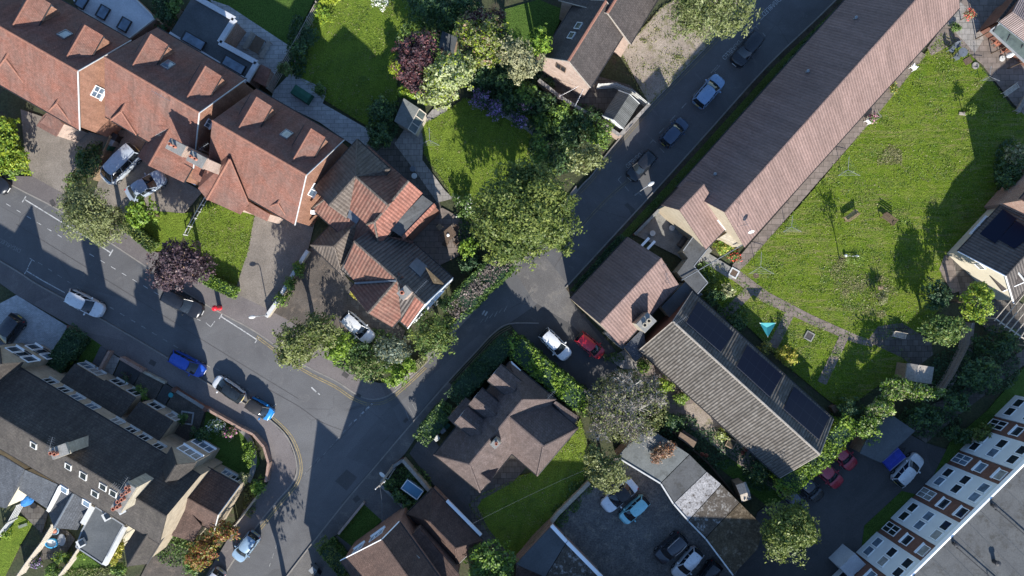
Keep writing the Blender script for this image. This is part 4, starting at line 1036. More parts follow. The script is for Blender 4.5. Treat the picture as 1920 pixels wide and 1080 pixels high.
# ---- house J, right edge
t = B('bungalow', 'dark ribbed roofed bungalow with cream gable at the right edge', 1900, 440)
b = block(t, (1990, 405), (1886, 517), 5.3, 4.0, 2.4, (1807, 460), 2.4, roof='dark_rib', wall='render', ridge='dark_rib', gutter='black', verge='white', vends=(2,), ov=.3)
for Q in ([(1837, 439), (1880, 393), (1906, 411), (1866, 457)], [(1872, 450), (1905, 415), (1940, 438), (1902, 467)]): roof_panel(b, 'R', Q, 'solar_panel', 'solar', .06, .12)
pwin(b, '2', 1838, 499, .8, .9, bars=0, sill=False); wwin(b, 'R', .5, 1.5, 2.4, .5)
k = block(t, (1893, 467 + 25), (1922, 528), 4.4, 1.1, 3.2, 1.5, 3.0, 0, 0, roof='grey_tile', wall='render', verge='white', ridge='pale_grey', gutter=None)
# ---- K, top right corner
t = B('cottage', 'ribbed pink roofed building with glazed lean-to at the top right corner', 1905, 60)
b = block(t, (1899, 22), (1990, 94), 4.6, 4.0, 3.0, (1876, 41.5), 3.2, roof='corr_pink', wall='brick_brown', ridge=None, gutter='lead', ov=.2)
slope(t, [(1857, 57, 2.4), (1876, 43, 3.0), (1960, 110, 3.0), (1950, 142, 2.4)], .08, 'glass_green', None, 'lean_to', edge='grey')
for x, y in ((1858, 58), (1888, 86), (1920, 115)): q = W(x, y, 2.35); MB().box((q.x, q.y, 1.2), .09, .09, 2.36).build('post', MT['wood_dark'], t)
slope(t, [(1868, 42, 3.2), (1908, -10, 3.2), (1930, -10, 3.0), (1899, 24, 3.0)], .1, 'dark_rib', 'brick_brown', 'roof')
m = MB()
for k in range(3): m.tube([W(1870 + k * 24, 46 + k * 19, 2.95), W(1862 + k * 24, 60 + k * 19, 2.45)], .05, 5)
m.build('glazing_bar', MT['black'], t)
# ---- flats L
t = B('block_of_flats', 'flat roofed three storey block with white panels and brown brick bays', 1800, 1000, 'flats')
HF = 8.3; q0 = W(1690, 1097, HF); q1 = W(1985, 806, HF); d = (q1 - q0); d.z = 0; LF = d.length; d.normalize(); nn = Vector((-d.y, d.x, 0))
at = lambda s, o, z: Vector((q0.x + d.x * s + nn.x * o, q0.y + d.y * s + nn.y * o, z))
MB().shell([[at(-14, .0, HF), at(-14, -14, HF), at(LF, -14, HF), at(LF, .0, HF)][::1]], .3).build('flat_roof', MT['felt'], t)
MB().prism([at(-13.9, -.15, 0), at(LF - .1, -.15, 0), at(LF - .1, -13.8, 0), at(-13.9, -13.8, 0)], 0, HF - .31).build('wall', MT['brick_brown'], t)
m = MB(); m.beam(at(-14, .06, HF - .05), at(LF, .06, HF - .05), .16, .45); m.build('fascia', MT['white'], t)
m = MB()
for k in range(14): m.beam(at(-4 + k * 1.55, -.3, HF + .012), at(-4 + k * 1.55, -13.6, HF + .012), .05, .02)
m.build('roof_seam', MT['felt_dark'], t)
for s0 in (1.0, 6.0, 11.0, 16.0):
    m = MB(); a = at(s0, -.9, HF + .35); c = at(s0 + .8, -12.5, HF + .35); m.tube([a, c], .05, 6)
    for f in (.02, .35, .7): p = a + (c - a) * f; m.tube([p, p - Vector((0, 0, .36))], .04, 5)
    m.build('safety_rail', MT['black'], t)
    MB().lathe(at(s0 + .1, -.6, HF), [(.14, 0), (.12, .4), (.2, .4), (.2, .52), (.03, .55)], 10).build('roof_vent', MT['black'], t)
    MB().lathe(at(s0 + 1.6, -4.4, HF), [(.2, 0), (.17, .5), (.26, .5), (.26, .62), (.03, .68)], 10).build('roof_vent', MT['black'], t)
PIT = 5.05
s_first = (W(1795, 866, 0) - q0).dot(d)
for k in range(-6, 3):
    sc_ = s_first + k * PIT
    if sc_ < -12 or sc_ > LF + 3: continue
    # white cladding between the brick bays
    a0, a1 = sc_ + 1.0, sc_ + PIT - 1.0
    M = Matrix((d, nn, Vector((0, 0, 1)))).transposed()
    MB().box(at((a0 + a1) / 2, -.09, HF / 2 - .05), a1 - a0, .16, HF - .5, M=M).build('cladding', MT['render_white'], t)
    for fl in range(3):
        zc = 1.55 + fl * 2.65
        for s in (-.62, .62):
            window(t, at((a0 + a1) / 2 + s, -.01, zc), nn, 1.05, 1.1, bars=0, sill=False)
    window(t, at(sc_ + .1, -.15, 1.35), nn, 1.15, 2.2, bars=1, trans=1, name='entrance_door', sill=False)
    for fl in (1, 2): window(t, at(sc_ + .0, -.15, 1.65 + fl * 2.65), nn, 1.15, 1.05, bars=0)
MB().prism([at(-2.6, .0, 0), at(-.5, .0, 0), at(-.5, 1.5, 0), at(-2.6, 1.5, 0)], 0, 2.6).build('porch', MT['membrane'], t)
# ---- house M
t = B('dormer_bungalow', 'hipped brown tiled bungalow with three dormers beside the tall hedge', 950, 800)
Mk = dict(roof='pink_tile', wall='brick_buff', ridge='pink_tile', gutter='black', ridge_r=.12)
b = block(t, (880, 870), (979, 749), 6.6, (820, 845), 2.9, (932, 884), 2.9, 2.4, 1.7, **Mk)
k = block(t, (950, 777), (1019, 836), 6.4, (1076, 796), 2.9, (1001, 886), 2.9, 0, 2.1, **Mk)
for x, y in ((934, 707), (898, 752), (871, 787)):
    dormer(b, 'L', (x - 8, y - 7), 5.6, 2.6, 1.0, .75, 'pink_tile', 'pink_tile', ridge='pink_tile')
wing(b, 'R', (920, 903), 4.5, 3.2, 1.25, 1.5, 0.0, 'pink_tile', 'brick_buff', ridge='pink_tile')
slope(t, [(839, 784, 2.6), (873, 745, 2.6), (893, 760, 3.3), (857, 802, 3.3)], roof='pink_tile', wall='brick_buff', name='lean_to')
slope(t, [(1037, 757, 3.2), (1042, 752, 3.2), (1086, 782, 2.5), (1076, 797, 2.7)], roof='pink_tile', wall='brick_buff', name='lean_to')
c = W(929, 832, 7.4); chimney(t, (c.x, c.y), 5, 7.4, .75, .6, .8, 'brick_buff', [(.12, 0)], cap='concrete')
m = MB(); m.beam(W(957, 679, 2.85), W(975, 696, 2.85), .3, .2); m.build('gutter', MT['white'], t)
aerial(t, W(1028, 745, 5).xy, 3.4, 1.9, .8, 6, .9)
wwin(b, 'R', .8, 1.5, 1.6, 1.2); wwin(k, 'R', .5, 1.5, 1.8, 1.2); door(k, 'R', .2, mat='white'); wwin(b, 'L', .5, 1.5, 1.4, 1.1)
# ---- N1 garage wing and N2 house
t = B('garage', 'hipped brown tiled garage with white fascia beside the walled drive', 830, 1000, 'garage')
b = block(t, (805, 977), (854, 1027.5), 5.2, (905, 1013), 2.7, (858, 1061), 2.7, 1.7, 1.87, roof='brown_tile', wall='brick_red', ridge='brown_tile', gutter='black')
m = MB(); m.beam(W(838, 938, 2.65), W(902, 1003, 2.65), .28, .3); m.build('fascia', MT['white'], t)
t = B('detached_house', 'brown tiled house with tile hung wall at the bottom edge', 760, 1060)
b = block(t, (716, 1012), (815, 1150), 8.6, 1.5, 6.4, (655, 1075), 5.0, 0, 0, roof='brown_tile', wall='tile_hung', ridge='brown_tile', verge='white', ov=.25)
slope(t, [(742, 1030, 5.2), (786, 990, 4.6), (862, 1078, 4.6), (820, 1130, 5.2)], roof='brown_tile', wall='brick_red', name='roof')
slope(t, [(782, 1058, 5.4), (792, 1047, 5.4), (806, 1062, 5.4), (796, 1074, 5.4)], roof='lead', wall='lead', name='rooflight', z0=4.4)
slope(t, [(686, 1040, 2.9), (722, 990, 2.9), (732, 998, 3.2), (705, 1040, 3.4)], roof='brown_tile', wall='render_white', name='porch_roof')
p = wall_pt(b, '1', .42, 4.6)[0]; window(t, p, -b.d, 1.6, 1.4, bars=2); window(t, wall_pt(b, '1', .75, 4.6)[0], -b.d, 1.2, 1.2)
c = W(775, 1052, 7.4); chimney(t, (c.x, c.y), 4, 6.8, .8, .6, .8, 'brick_red', [(0, 0)], potm='black')
# ---- terrace O, bottom left
t = B('terraced_houses', 'long terrace with mossy brown roof, cream chimneys and buff walls', 200, 850, 'terrace')
b = block(t, (-120, 709), (312, 967), 8.8, (184, 778), 5.8, (115, 910), 5.8, roof='terrace_tile', wall='brick_buff', ridge='terrace_tile', gutter='black', verge=None, ov=.25, ridge_r=.12)
for px in (85, 112, 136, 165, 212, 239, 263, 291):
    q = W(px, 713 + (px - 85) * .607, 5.3); s = (q - b.C[0]).dot(b.d) / (b.C[1] - b.C[0]).length
    wwin(b, 'L', s, 4.5, .95, 1.15, frame='white_dirty')
for x, y, wd, hg in ((64, 834, .6, .8), (129, 874, .6, .8), (157, 891, .7, 1.0), (194, 912, .7, .9), (179, 925, .7, .9), (213, 924, .7, .9)):
    skylight(b, 'R', x, y, wd, hg, 'glass', 'pale_grey')
for x, y, lx, pots in ((112, 846, 1.5, [(-.5, .1), (-.2, -.1)]), (232, 933, 2.6, [(-1.1, .1), (-.75, -.12), (-.35, .1), (0, -.1), (.4, .1), (.8, -.12), (1.1, .1)])):
    c = W(x, y, 10.4); chimney(t, (c.x, c.y), 6.5, 10.4, lx, .95, math.radians(58 if lx > 2 else 20), 'stone', pots, cap='concrete', pr=.15)
for x, y, r in ((96, 845, 1.3), (229, 916, 1.0), (236, 925, 2.4)):
    c = W(x, y, 10.6); aerial(t, (c.x, c.y), 8.4, 2.6, r, 8, 1.3, .7)
MB().box(W(229, 958, 7.6), .7, .5, .1, .5).build('satellite_dish', MT['pale_grey'], t)
# gables facing the street
k = block(t, (311, 903), (331, 871), 8.3, 2.0, 5.9, (361, 879), 5.9, 0, 0, roof='terrace_tile', wall='brick_buff', ridge='terrace_tile', gutter=None, ov=.15)
for z in (4.6, 1.7): wwin(k, '2', .5, z, 2.2, 1.4, bars=2)
k = block(t, (-40, 750), (2, 682), 8.4, 2.4, 5.9, (36, 689), 5.9, 0, 0, roof='terrace_tile', wall='brick_buff', ridge='terrace_tile', gutter=None, ov=.15)
for f in (.3, .72): wwin(k, '2', f, 4.4, 1.7, 1.5, bars=1); wwin(k, '2', f, 1.7, 1.7, 1.5, bars=1)
# ground floor bays and porch roofs
def bay(s0, s1, dep, z1, z2, roof='terrace_tile'):
    p = [b.C[0] + b.d * s0, b.C[0] + b.d * s1, b.C[0] + b.d * s1 + b.n * dep, b.C[0] + b.d * s0 + b.n * dep]
    q = [Vector((p[0].x, p[0].y, z1)), Vector((p[1].x, p[1].y, z1)), Vector((p[2].x, p[2].y, z2)), Vector((p[3].x, p[3].y, z2))]
    MB().shell([q], .12).build('porch_roof', MT[roof], t)
    i = [p[0] + b.d * .12, p[1] - b.d * .12, p[2] - b.d * .12 - b.n * .12, p[3] + b.d * .12 - b.n * .12]
    MB().prism([(v.x, v.y, 0) for v in i], 0, z2 - .13).build('bay', MT['brick_buff'], t)
    return (p[3] + p[2]) / 2 - b.n * .12
s_of = lambda x, y: (W(x, y, 0) - b.C[0]).dot(b.d)
for x0, y0, x1, y1, dep, ws in ((150, 712, 205, 742, 2.0, (.15, .5)), (205, 742, 262, 770, 2.2, (.2, .75)), (268, 778, 330, 812, 2.1, (.3, .85))):
    s0, s1 = s_of(x0, y0), s_of(x1, y1); c = bay(s0, s1, dep, 3.4, 2.7)
    for w_ in ws:
        p = c + b.d * (s1 - s0) * (w_ - .5); window(t, Vector((p.x, p.y, 1.5)), b.n, 1.2, 1.3, bars=1, frame='white_dirty')
    p = b.C[0] + b.d * (s0 + .8)
# end house O2 and lean-to
e = block(t, (346, 930), (409, 965), 5.0, (452, 912), 2.9, (399, 996), 2.9, roof='brown_tile', wall='brick_buff', ridge='brown_tile', gutter='black', verge='pale_grey', ov=.2)
wwin(e, 'L', .45, 1.5, .9, 1.0, frame='white_dirty'); wwin(e, 'L', .75, 1.5, .9, 1.0, frame='white_dirty'); 
slope(t, [(349, 951, 3.6), (378, 986, 3.4), (362, 1016, 2.5), (321, 1004, 2.6)], roof='brown_tile', wall='brick_buff', name='roof')
# rear extensions
slope(t, [(-30, 840, 5.0), (8, 856, 5.0), (46, 880, 5.0), (40, 903, 4.2), (11, 953, 3.4), (-30, 945, 3.4)], roof='slate', wall='render', name='roof')
slope(t, [(47, 881, 5.2), (114, 911, 5.2), (91, 956, 3.4), (33, 917, 3.4)], roof='slate', wall='render', name='roof')
MB().beam(W(115, 911, 5.4), W(92, 957, 3.6), .3, .35).build('parapet', MT['pale_grey'], t)
slope(t, [(116, 912, 5.0), (137, 925, 5.0), (101, 971, 3.6), (93, 955, 3.6)], roof='slate', wall='render', name='roof')
b3 = block(t, (138, 925), (101, 990), 5.0, (149, 985), 3.5, (87, 970), 3.4, roof='slate', wall='render', ridge='lead', gutter='black', ov=.15)
slope(t, [(140, 926, 4.8), (170, 945, 4.8), (160, 972, 3.6), (149, 965, 3.6)], roof='slate', wall='render', name='roof')
skylight(b, 'R', 121, 917, .8, .9, 'glass_sky', 'white'); skylight(b, 'R', 163, 943, .8, .9, 'glass_sky', 'white')
MB().beam(W(176, 948, 4.2), W(157, 981, 4.2), .5, .5).build('parapet', MT['pale_grey'], t)
o = slope(t, [(179, 950, 4.3), (232, 984, 4.3), (219, 1007, 4.2), (193, 1058, 4.1), (143, 1025, 4.1), (154, 995, 4.2)], .25, 'felt_dark', 'render', 'flat_roof', edge='grey')
for x, y in ((201, 968), (153, 1018)):
    f = MB().box(W(x, y, 4.45), .75, .75, .3, .5).build('rooflight', MT['pale_grey'], t); MB().box(W(x, y, 4.62), .5, .5, .08, .5).build('pane', MT['glass'], f)
MB().beam(W(235, 986, 4.0), W(197, 1058, 4.0), .45, .4).build('parapet', MT['pale_grey'], t)
b4 = block(t, (282, 994), (239, 1062), 6.0, (298, 1020), 4.2, (226, 1040), 4.0, roof='terrace_tile', wall='brick_buff', ridge='terrace_tile', gutter='black', ov=.15)
# ---- lock-up garages P, one thing each
GP = 'lock-up garages in a row'
def garage(label, P, roof, group=GP, zt=2.6, edge='pale_grey', wall='brick_red', face=None):
    cx = sum(p[0] for p in P) / len(P); cy = sum(p[1] for p in P) / len(P)
    t = B('garage', label, cx, cy, 'garage', group)
    slope(t, [(x, y, zt) for x, y in P], .18, roof, wall, 'flat_roof', .1)
    if face:
        a, c = W(*face[0], zt), W(*face[1], zt)
        MB().beam(a + Vector((0, 0, .02)), c + Vector((0, 0, .02)), .14, .22).build('fascia', MT['white_dirty'], t)
        n_ = Vector(((c - a).y, -(c - a).x, 0)).normalized()
        if n_.dot(Vector((-1, -1, 0))) < 0: n_ = -n_
        k = (c - a).normalized(); m = (a + c) / 2 - n_ * .05
        M = Matrix((k, n_, Vector((0, 0, 1)))).transposed()
        o = MB().box(Vector((m.x, m.y, 1.1)), 2.2, .06, 2.1, M=M).build('garage_door', MT['pale_grey'], t)
    return t
garage('garage with large pale grey boarded flat roof under brown shrub', [(1157, 857), (1180, 832), (1222, 806), (1292, 852), (1238, 906)], 'felt_light', face=((1157, 857), (1238, 906)))
garage('garage with plain mid grey felt roof, between boarded and white lichened roofs', [(1239, 907), (1293, 853), (1324, 884), (1262, 944)], 'felt', face=((1239, 907), (1262, 944)))
garage('garage with white lichen covered flat roof', [(1263, 945), (1325, 885), (1352, 908), (1290, 976)], 'lichen', face=((1263, 945), (1290, 976)))
garage('garage with mottled black and white flat roof, next to the lichened one', [(1291, 977), (1353, 909), (1386, 942), (1322, 1009)], 'moss_roof', face=((1291, 977), (1322, 1009)))
garage('garage with brown mossy flat roof at the end of its row', [(1323, 1010), (1387, 943), (1432, 988), (1420, 1030), (1374, 1078)], 'moss_roof2', face=((1323, 1010), (1374, 1078)))
garage('dark flat roofed garage with white fascia at the bottom edge', [(1034, 986), (1062, 1016), (1022, 1082), (967, 1058)], 'felt_dark', 'garages by the bottom edge')
garage('mossy flat roofed garage with white fascia at the bottom edge', [(1063, 1017), (1128, 1084), (1090, 1130), (1023, 1083)], 'moss_roof', 'garages by the bottom edge')
for tt, a, c in ((None, (1034, 986), (1128, 1084)),):
    o = [x for x in bpy.data.objects if x.name.startswith('garage') and x.get('label', '').startswith('dark flat')][0]
    MB().beam(W(1034, 985, 2.66), W(1062, 1015, 2.66), .35, .3).build('fascia', MT['white'], o)
    o = [x for x in bpy.data.objects if x.name.startswith('garage') and x.get('label', '').startswith('mossy flat')][0]
    MB().beam(W(1063, 1016, 2.66), W(1129, 1083, 2.66), .35, .3).build('fascia', MT['white'], o)
garage('dark flat roofed garage under shrubs beside the blue covered trailer', [(1612, 850), (1630, 815), (1660, 770), (1716, 808), (1652, 868)], 'felt_dark', None, 2.5)
# ---- flat roof extensions behind houses A and B
t = B('flat_roof_extension', 'dark flat roofed extension with two rooflights behind a red tiled house', 390, 80, 'extension')
P = [(362, -8), (440, 36), (412, 80), (482, 118), (462, 152), (318, 64)]
slope(t, [(x, y, 3.3) for x, y in P], .25, 'felt_dark', 'brick_red', 'flat_roof')
m = MB(); q = [W(x, y, 3.4) for x, y in P]
for i in range(len(q) - 1): m.beam(q[i], q[i + 1], .5, .3)
m.build('parapet', MT['membrane'], t)
for c in ((363, 77), (438, 122)):
    f = MB(); A = math.radians(-30); f.box(W(c[0], c[1], 3.5), 2.3, 1.05, .4, A); fo = f.build('rooflight', MT['black'], t)
    MB().box(W(c[0], c[1], 3.73), 2.1, .85, .06, A).build('pane', MT['glass_sky'], fo)
t = B('flat_roof_extension', 'pale blue grey flat roofed extension in the top left corner', 220, 20, 'extension')
slope(t, [(120, -30, 3.3), (225, -30, 3.3), (290, 34, 3.3), (242, 72, 3.3), (150, 18, 3.3)], .25, 'membrane', 'brick_red', 'flat_roof', edge='pale_grey')
for x, y in ((153, 3), (193, 23), (233, 46)):
    fo = MB().box(W(x, y, 3.45), 1.0, 1.3, .3, math.radians(-30)).build('rooflight', MT['black'], t); MB().box(W(x, y, 3.62), .8, 1.1, .06, math.radians(-30)).build('pane', MT['glass_sky'], fo)
t = B('brick_outhouse', 'small tile roofed outhouse beside the rear trellis fence', 490, 140, 'outhouse')
slope(t, [(474, 150, 2.8), (489, 120, 2.8), (508, 130, 2.4), (497, 162, 2.4)], .12, 'red_tile', 'brick_red', 'roof')
# ---- summerhouse, sheds
t = B('summerhouse', 'grey roofed summerhouse with glazed front beside the pale tree', 768, 218, 'summerhouse')
b = block(t, (757, 184), (764, 242), 3.0, 1.0, 2.6, 1.0, 2.6, roof='felt', wall='wood_pale', ridge=None, gutter=None) if False else None
slope(t, [(757, 184, 2.9), (786, 203, 2.4), (764, 242, 2.4), (739, 227, 2.9)], .1, 'felt_light', 'wood_grey', 'roof')
slope(t, [(786, 204, 2.3), (799, 214, 1.9), (779, 252, 1.9), (765, 242, 2.3)], .06, 'glass_green', 'wood_pale', 'glazed_roof')
m = MB()
for f in (0, .33, .66, 1): m.beam(W(786 + (765 - 786) * f, 204 + 38 * f, 2.34), W(799 - 20 * f, 214 + 38 * f, 1.94), .09, .06)
m.beam(W(799, 214, 1.94), W(779, 252, 1.94), .1, .08); m.beam(W(786, 204, 2.35), W(765, 242, 2.35), .1, .08); m.build('glazing_bar', MT['wood_pale'], t)
t = B('garden_shed', 'small grey apex roofed shed beside the slab patio', 1733, 702, 'shed')
block(t, (1722, 684), (1717, 716), 2.7, 1.9, 2.2, .8, 2.2, roof='wood_grey', wall='wood', ridge=None, gutter=None, ov=.1)
t = B('garden_shed', 'small shed with sloping board roof behind the mossy garages', 1404, 938, 'shed')
block(t, (1388, 928), (1406, 922), 2.6, .9, 2.2, .9, 2.2, roof='wood_grey', wall='wood', ridge=None, gutter=None, ov=.1)
t = B('garden_shed', 'dark roofed shed hidden behind the purple tree', 842, 75, 'shed')
slope(t, [(829, 58, 2.5), (858, 70, 2.3), (850, 100, 2.3), (822, 90, 2.5)], .1, 'felt_dark', 'wood', 'roof')
t = B('garden_shed', 'dark lean-to shed behind the brown boarded planters, near garage roofs', 1292, 826, 'shed')
slope(t, [(1276, 810, 2.2), (1306, 829, 2.2), (1300, 840, 1.8), (1271, 821, 1.8)], .1, 'wood_dark', 'wood', 'roof')
# houses standing south of the picture: they throw the shade seen on the road
for lab, R1, R2, w_, zr in (('detached house with brown roof below the bottom edge, by the road', (610, 1190), (700, 1270), 4.2, 9.5), ('long house with brown roof below the bottom edge, by the garages', (905, 1250), (1540, 1275), 4.0, 9.2), ('detached house with brown roof beyond the right edge, by the meadow', (2010, 420), (2080, 340), 4.0, 8.0)):
    t = B('detached_house', lab, R1[0], R1[1]); block(t, R1, R2, zr, w_, 5.6, w_, 5.6, roof='brown_tile', wall='brick_red', ridge='brown_tile')
# ================================================================ vegetation
def leaf_quads(P, N, size, rng, aspect=0.55, spread=0.7):
    n = len(P)
    N = N + rng.normal(0, spread, (n, 3)); N /= np.linalg.norm(N, axis=1, keepdims=True) + 1e-9
    t = np.cross(N, rng.normal(0, 1, (n, 3))); t /= np.linalg.norm(t, axis=1, keepdims=True) + 1e-9
    b = np.cross(N, t)
    s = (size * np.clip(rng.lognormal(-.05, .38, n), .45, 2.1))[:, None] * 0.5
    return np.stack([P - t * s, P - b * s * aspect + t * s * .15, P + t * s, P + b * s * aspect + t * s * .15], 1)
def mesh_quads(name, groups, parent, off, tone=None):
    """groups: list of (quads (n,4,3), material). one object, one random value per leaf"""
    me = bpy.data.meshes.new(name)
    Q = np.concatenate([g[0] for g in groups]); n = len(Q)
    me.vertices.add(n * 4); me.vertices.foreach_set("co", (Q.reshape(-1, 3) - np.array(off)).astype(np.float32).ravel())
    me.loops.add(n * 4); me.loops.foreach_set("vertex_index", np.arange(n * 4, dtype=np.int32))
    me.polygons.add(n); me.polygons.foreach_set("loop_start", np.arange(0, n * 4, 4, dtype=np.int32))
    me.polygons.foreach_set("material_index", np.concatenate([np.full(len(g[0]), i, np.int32) for i, g in enumerate(groups)]))
    at = me.attributes.new("rnd", 'FLOAT', 'FACE'); at.data.foreach_set("value", (np.random.default_rng(n).uniform(0, 1, n) if tone is None else tone).astype(np.float32))
    for g in groups: me.materials.append(MT[g[1]])
    me.update(); me.validate()
    o = bpy.data.objects.new(name, me); COL.objects.link(o)
    if parent is not None: o.parent = parent
    return o
def lobe_pts(rng, n, c, r, low=-0.35):
    d = rng.normal(0, 1, (int(n * 1.6) + 4, 3)); d /= np.linalg.norm(d, axis=1, keepdims=True)
    d = d[d[:, 2] > low][:n]
    rad = rng.uniform(0.62, 1.05, len(d)) ** 0.6
    return np.array(c) + d * np.array(r) * rad[:, None], d / np.array(r) * np.mean(r)
SEED = [100]
TONE = [None]
def crown_quads(blobs, leaf, dens, seed, lobes=1.0, ragged=0.32, aspect=0.55, spread=0.7):
    """blobs: (x, y, z, rx, ry, rz) in metres; each is clothed in many smaller leaf clumps"""
    rng = np.random.default_rng(seed); out = []; cs = []; tone = []
    for (x, y, z, rx, ry, rz) in blobs:
        R = (rx + ry) / 2
        k = max(5, int((7 + 9 * min(R, 5.5)) * lobes))
        d = rng.normal(0, 1, (k * 2, 3)); d /= np.linalg.norm(d, axis=1, keepdims=True); d = d[d[:, 2] > -0.3][:k]
        for q in d:
            lr = R * rng.uniform(0.20, 0.42) if R > 1.0 else R * rng.uniform(.35, .5)
            ra = rng.uniform(1 - ragged, 1.0) - lr / R * 0.72
            c = (x + q[0] * rx * ra, y + q[1] * ry * ra, z + q[2] * rz * ra)
            lz = lr * rng.uniform(.55, .9)
            n = int(dens * 11 * lr * lr / (leaf * leaf)); n = min(max(n, 30), 2600)
            p, nn = lobe_pts(rng, n, c, (lr, lr, lz)); nn[:, 2] += 0.35
            q_ = leaf_quads(p, nn, leaf, rng, aspect, spread); out.append(q_); cs.append(c); tone.append(np.clip(rng.uniform(.12, .88) + rng.normal(0, .2, len(q_)), 0, 1))
        n = int(dens * 3.4 * R * R / (leaf * leaf)); n = min(n, 5000)
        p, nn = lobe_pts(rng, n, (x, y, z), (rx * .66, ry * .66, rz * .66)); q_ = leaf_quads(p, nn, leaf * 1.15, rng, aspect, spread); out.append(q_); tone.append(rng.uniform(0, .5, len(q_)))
        # stray sprays break up the outline
        k = int(14 + R * 10); d = rng.normal(0, 1, (k, 3)); d /= np.linalg.norm(d, axis=1, keepdims=True); d = d[d[:, 2] > -.25]
        c_ = np.array([x, y, z]) + d * np.array([rx, ry, rz]) * rng.uniform(.86, 1.08, (len(d), 1)); c_ = np.repeat(c_, 26, 0)
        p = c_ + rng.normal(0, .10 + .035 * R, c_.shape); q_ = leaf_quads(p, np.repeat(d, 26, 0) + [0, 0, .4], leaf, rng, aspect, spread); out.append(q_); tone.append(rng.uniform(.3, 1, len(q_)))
    TONE[0] = np.concatenate(tone)
    return np.concatenate(out), cs
def limbs(mb, base, h, cs, rng, r0=.18, n=7):
    top = Vector((base[0], base[1], h))
    mb.tube([(base[0], base[1], 0), (base[0] + .04, base[1] + .03, h * .5), top], r0 * 1.25, 8, r0 * .7)
    for i in rng.permutation(len(cs))[:n]:
        c = Vector(cs[i]); s = Vector((base[0], base[1], h * rng.uniform(.6, 1.0))); m = s.lerp(c, .5) + Vector((rng.normal(0, .1), rng.normal(0, .1), .15))
        mb.tube([s, m, c], r0 * .5, 5, r0 * .12)
def plant(name, label, cat, px, py, rpx, h, leafmat, leaf=0.2, dens=0.9, ry=None, flat=0.8, blobs=None, extra=None, group=None, trunk=None, lobes=1.0, ragged=.40, aspect=.55, z0=None, spread=.7):
    """px,py,rpx: where its crown shows in the photograph (pixels); h: height. extra: [(leafmat, share)] further colours, e.g. blossom"""
    SEED[0] += 1; rng = np.random.default_rng(SEED[0])
    bl = blobs or [(px, py, rpx, ry or rpx, 1.0)]
    WB = []
    for q in bl:
        bx, by, brx, bry = q[0], q[1], q[2], q[3]; hh = h * (q[4] if len(q) > 4 else 1.0)
        R0 = (brx + bry) / 2 / S
        rz = min(R0 * flat, hh * .48); zc = hh - rz
        k = 1 - zc / HC; c = W(bx, by, zc); WB.append((c.x, c.y, zc, brx / S * k, bry / S * k, rz))
    Q, cs = crown_quads(WB, leaf, dens, SEED[0], lobes, ragged, aspect, spread)
    loc = (WB[0][0], WB[0][1], 0)
    t = thing(name, label, cat, loc, group)
    n = len(Q); perm = rng.permutation(n); groups = []; s = 0; tn = TONE[0]; to = []
    if extra:
        # blossom and new growth sit on the outside: take the highest leaves of each clump
        for mname, share in extra:
            k = int(n * share); groups.append((Q[perm[s:s + k]], mname)); to.append(tn[perm[s:s + k]]); s += k
    groups.insert(0, (Q[perm[s:]], leafmat)); to.insert(0, tn[perm[s:]])
    mesh_quads('crown' if name.endswith('tree') else 'foliage', groups, t, loc, np.concatenate(to))
    hT = WB[0][2]
    m = MB()
    big = name.endswith('tree')
    limbs(m, (loc[0], loc[1]), max(.2, hT * .75), cs, rng, trunk or (max(.1, .03 * h) if big else .05), 8 if big else 5)
    m.build('trunk' if big else 'stem', MT['bark'], t)
    return t
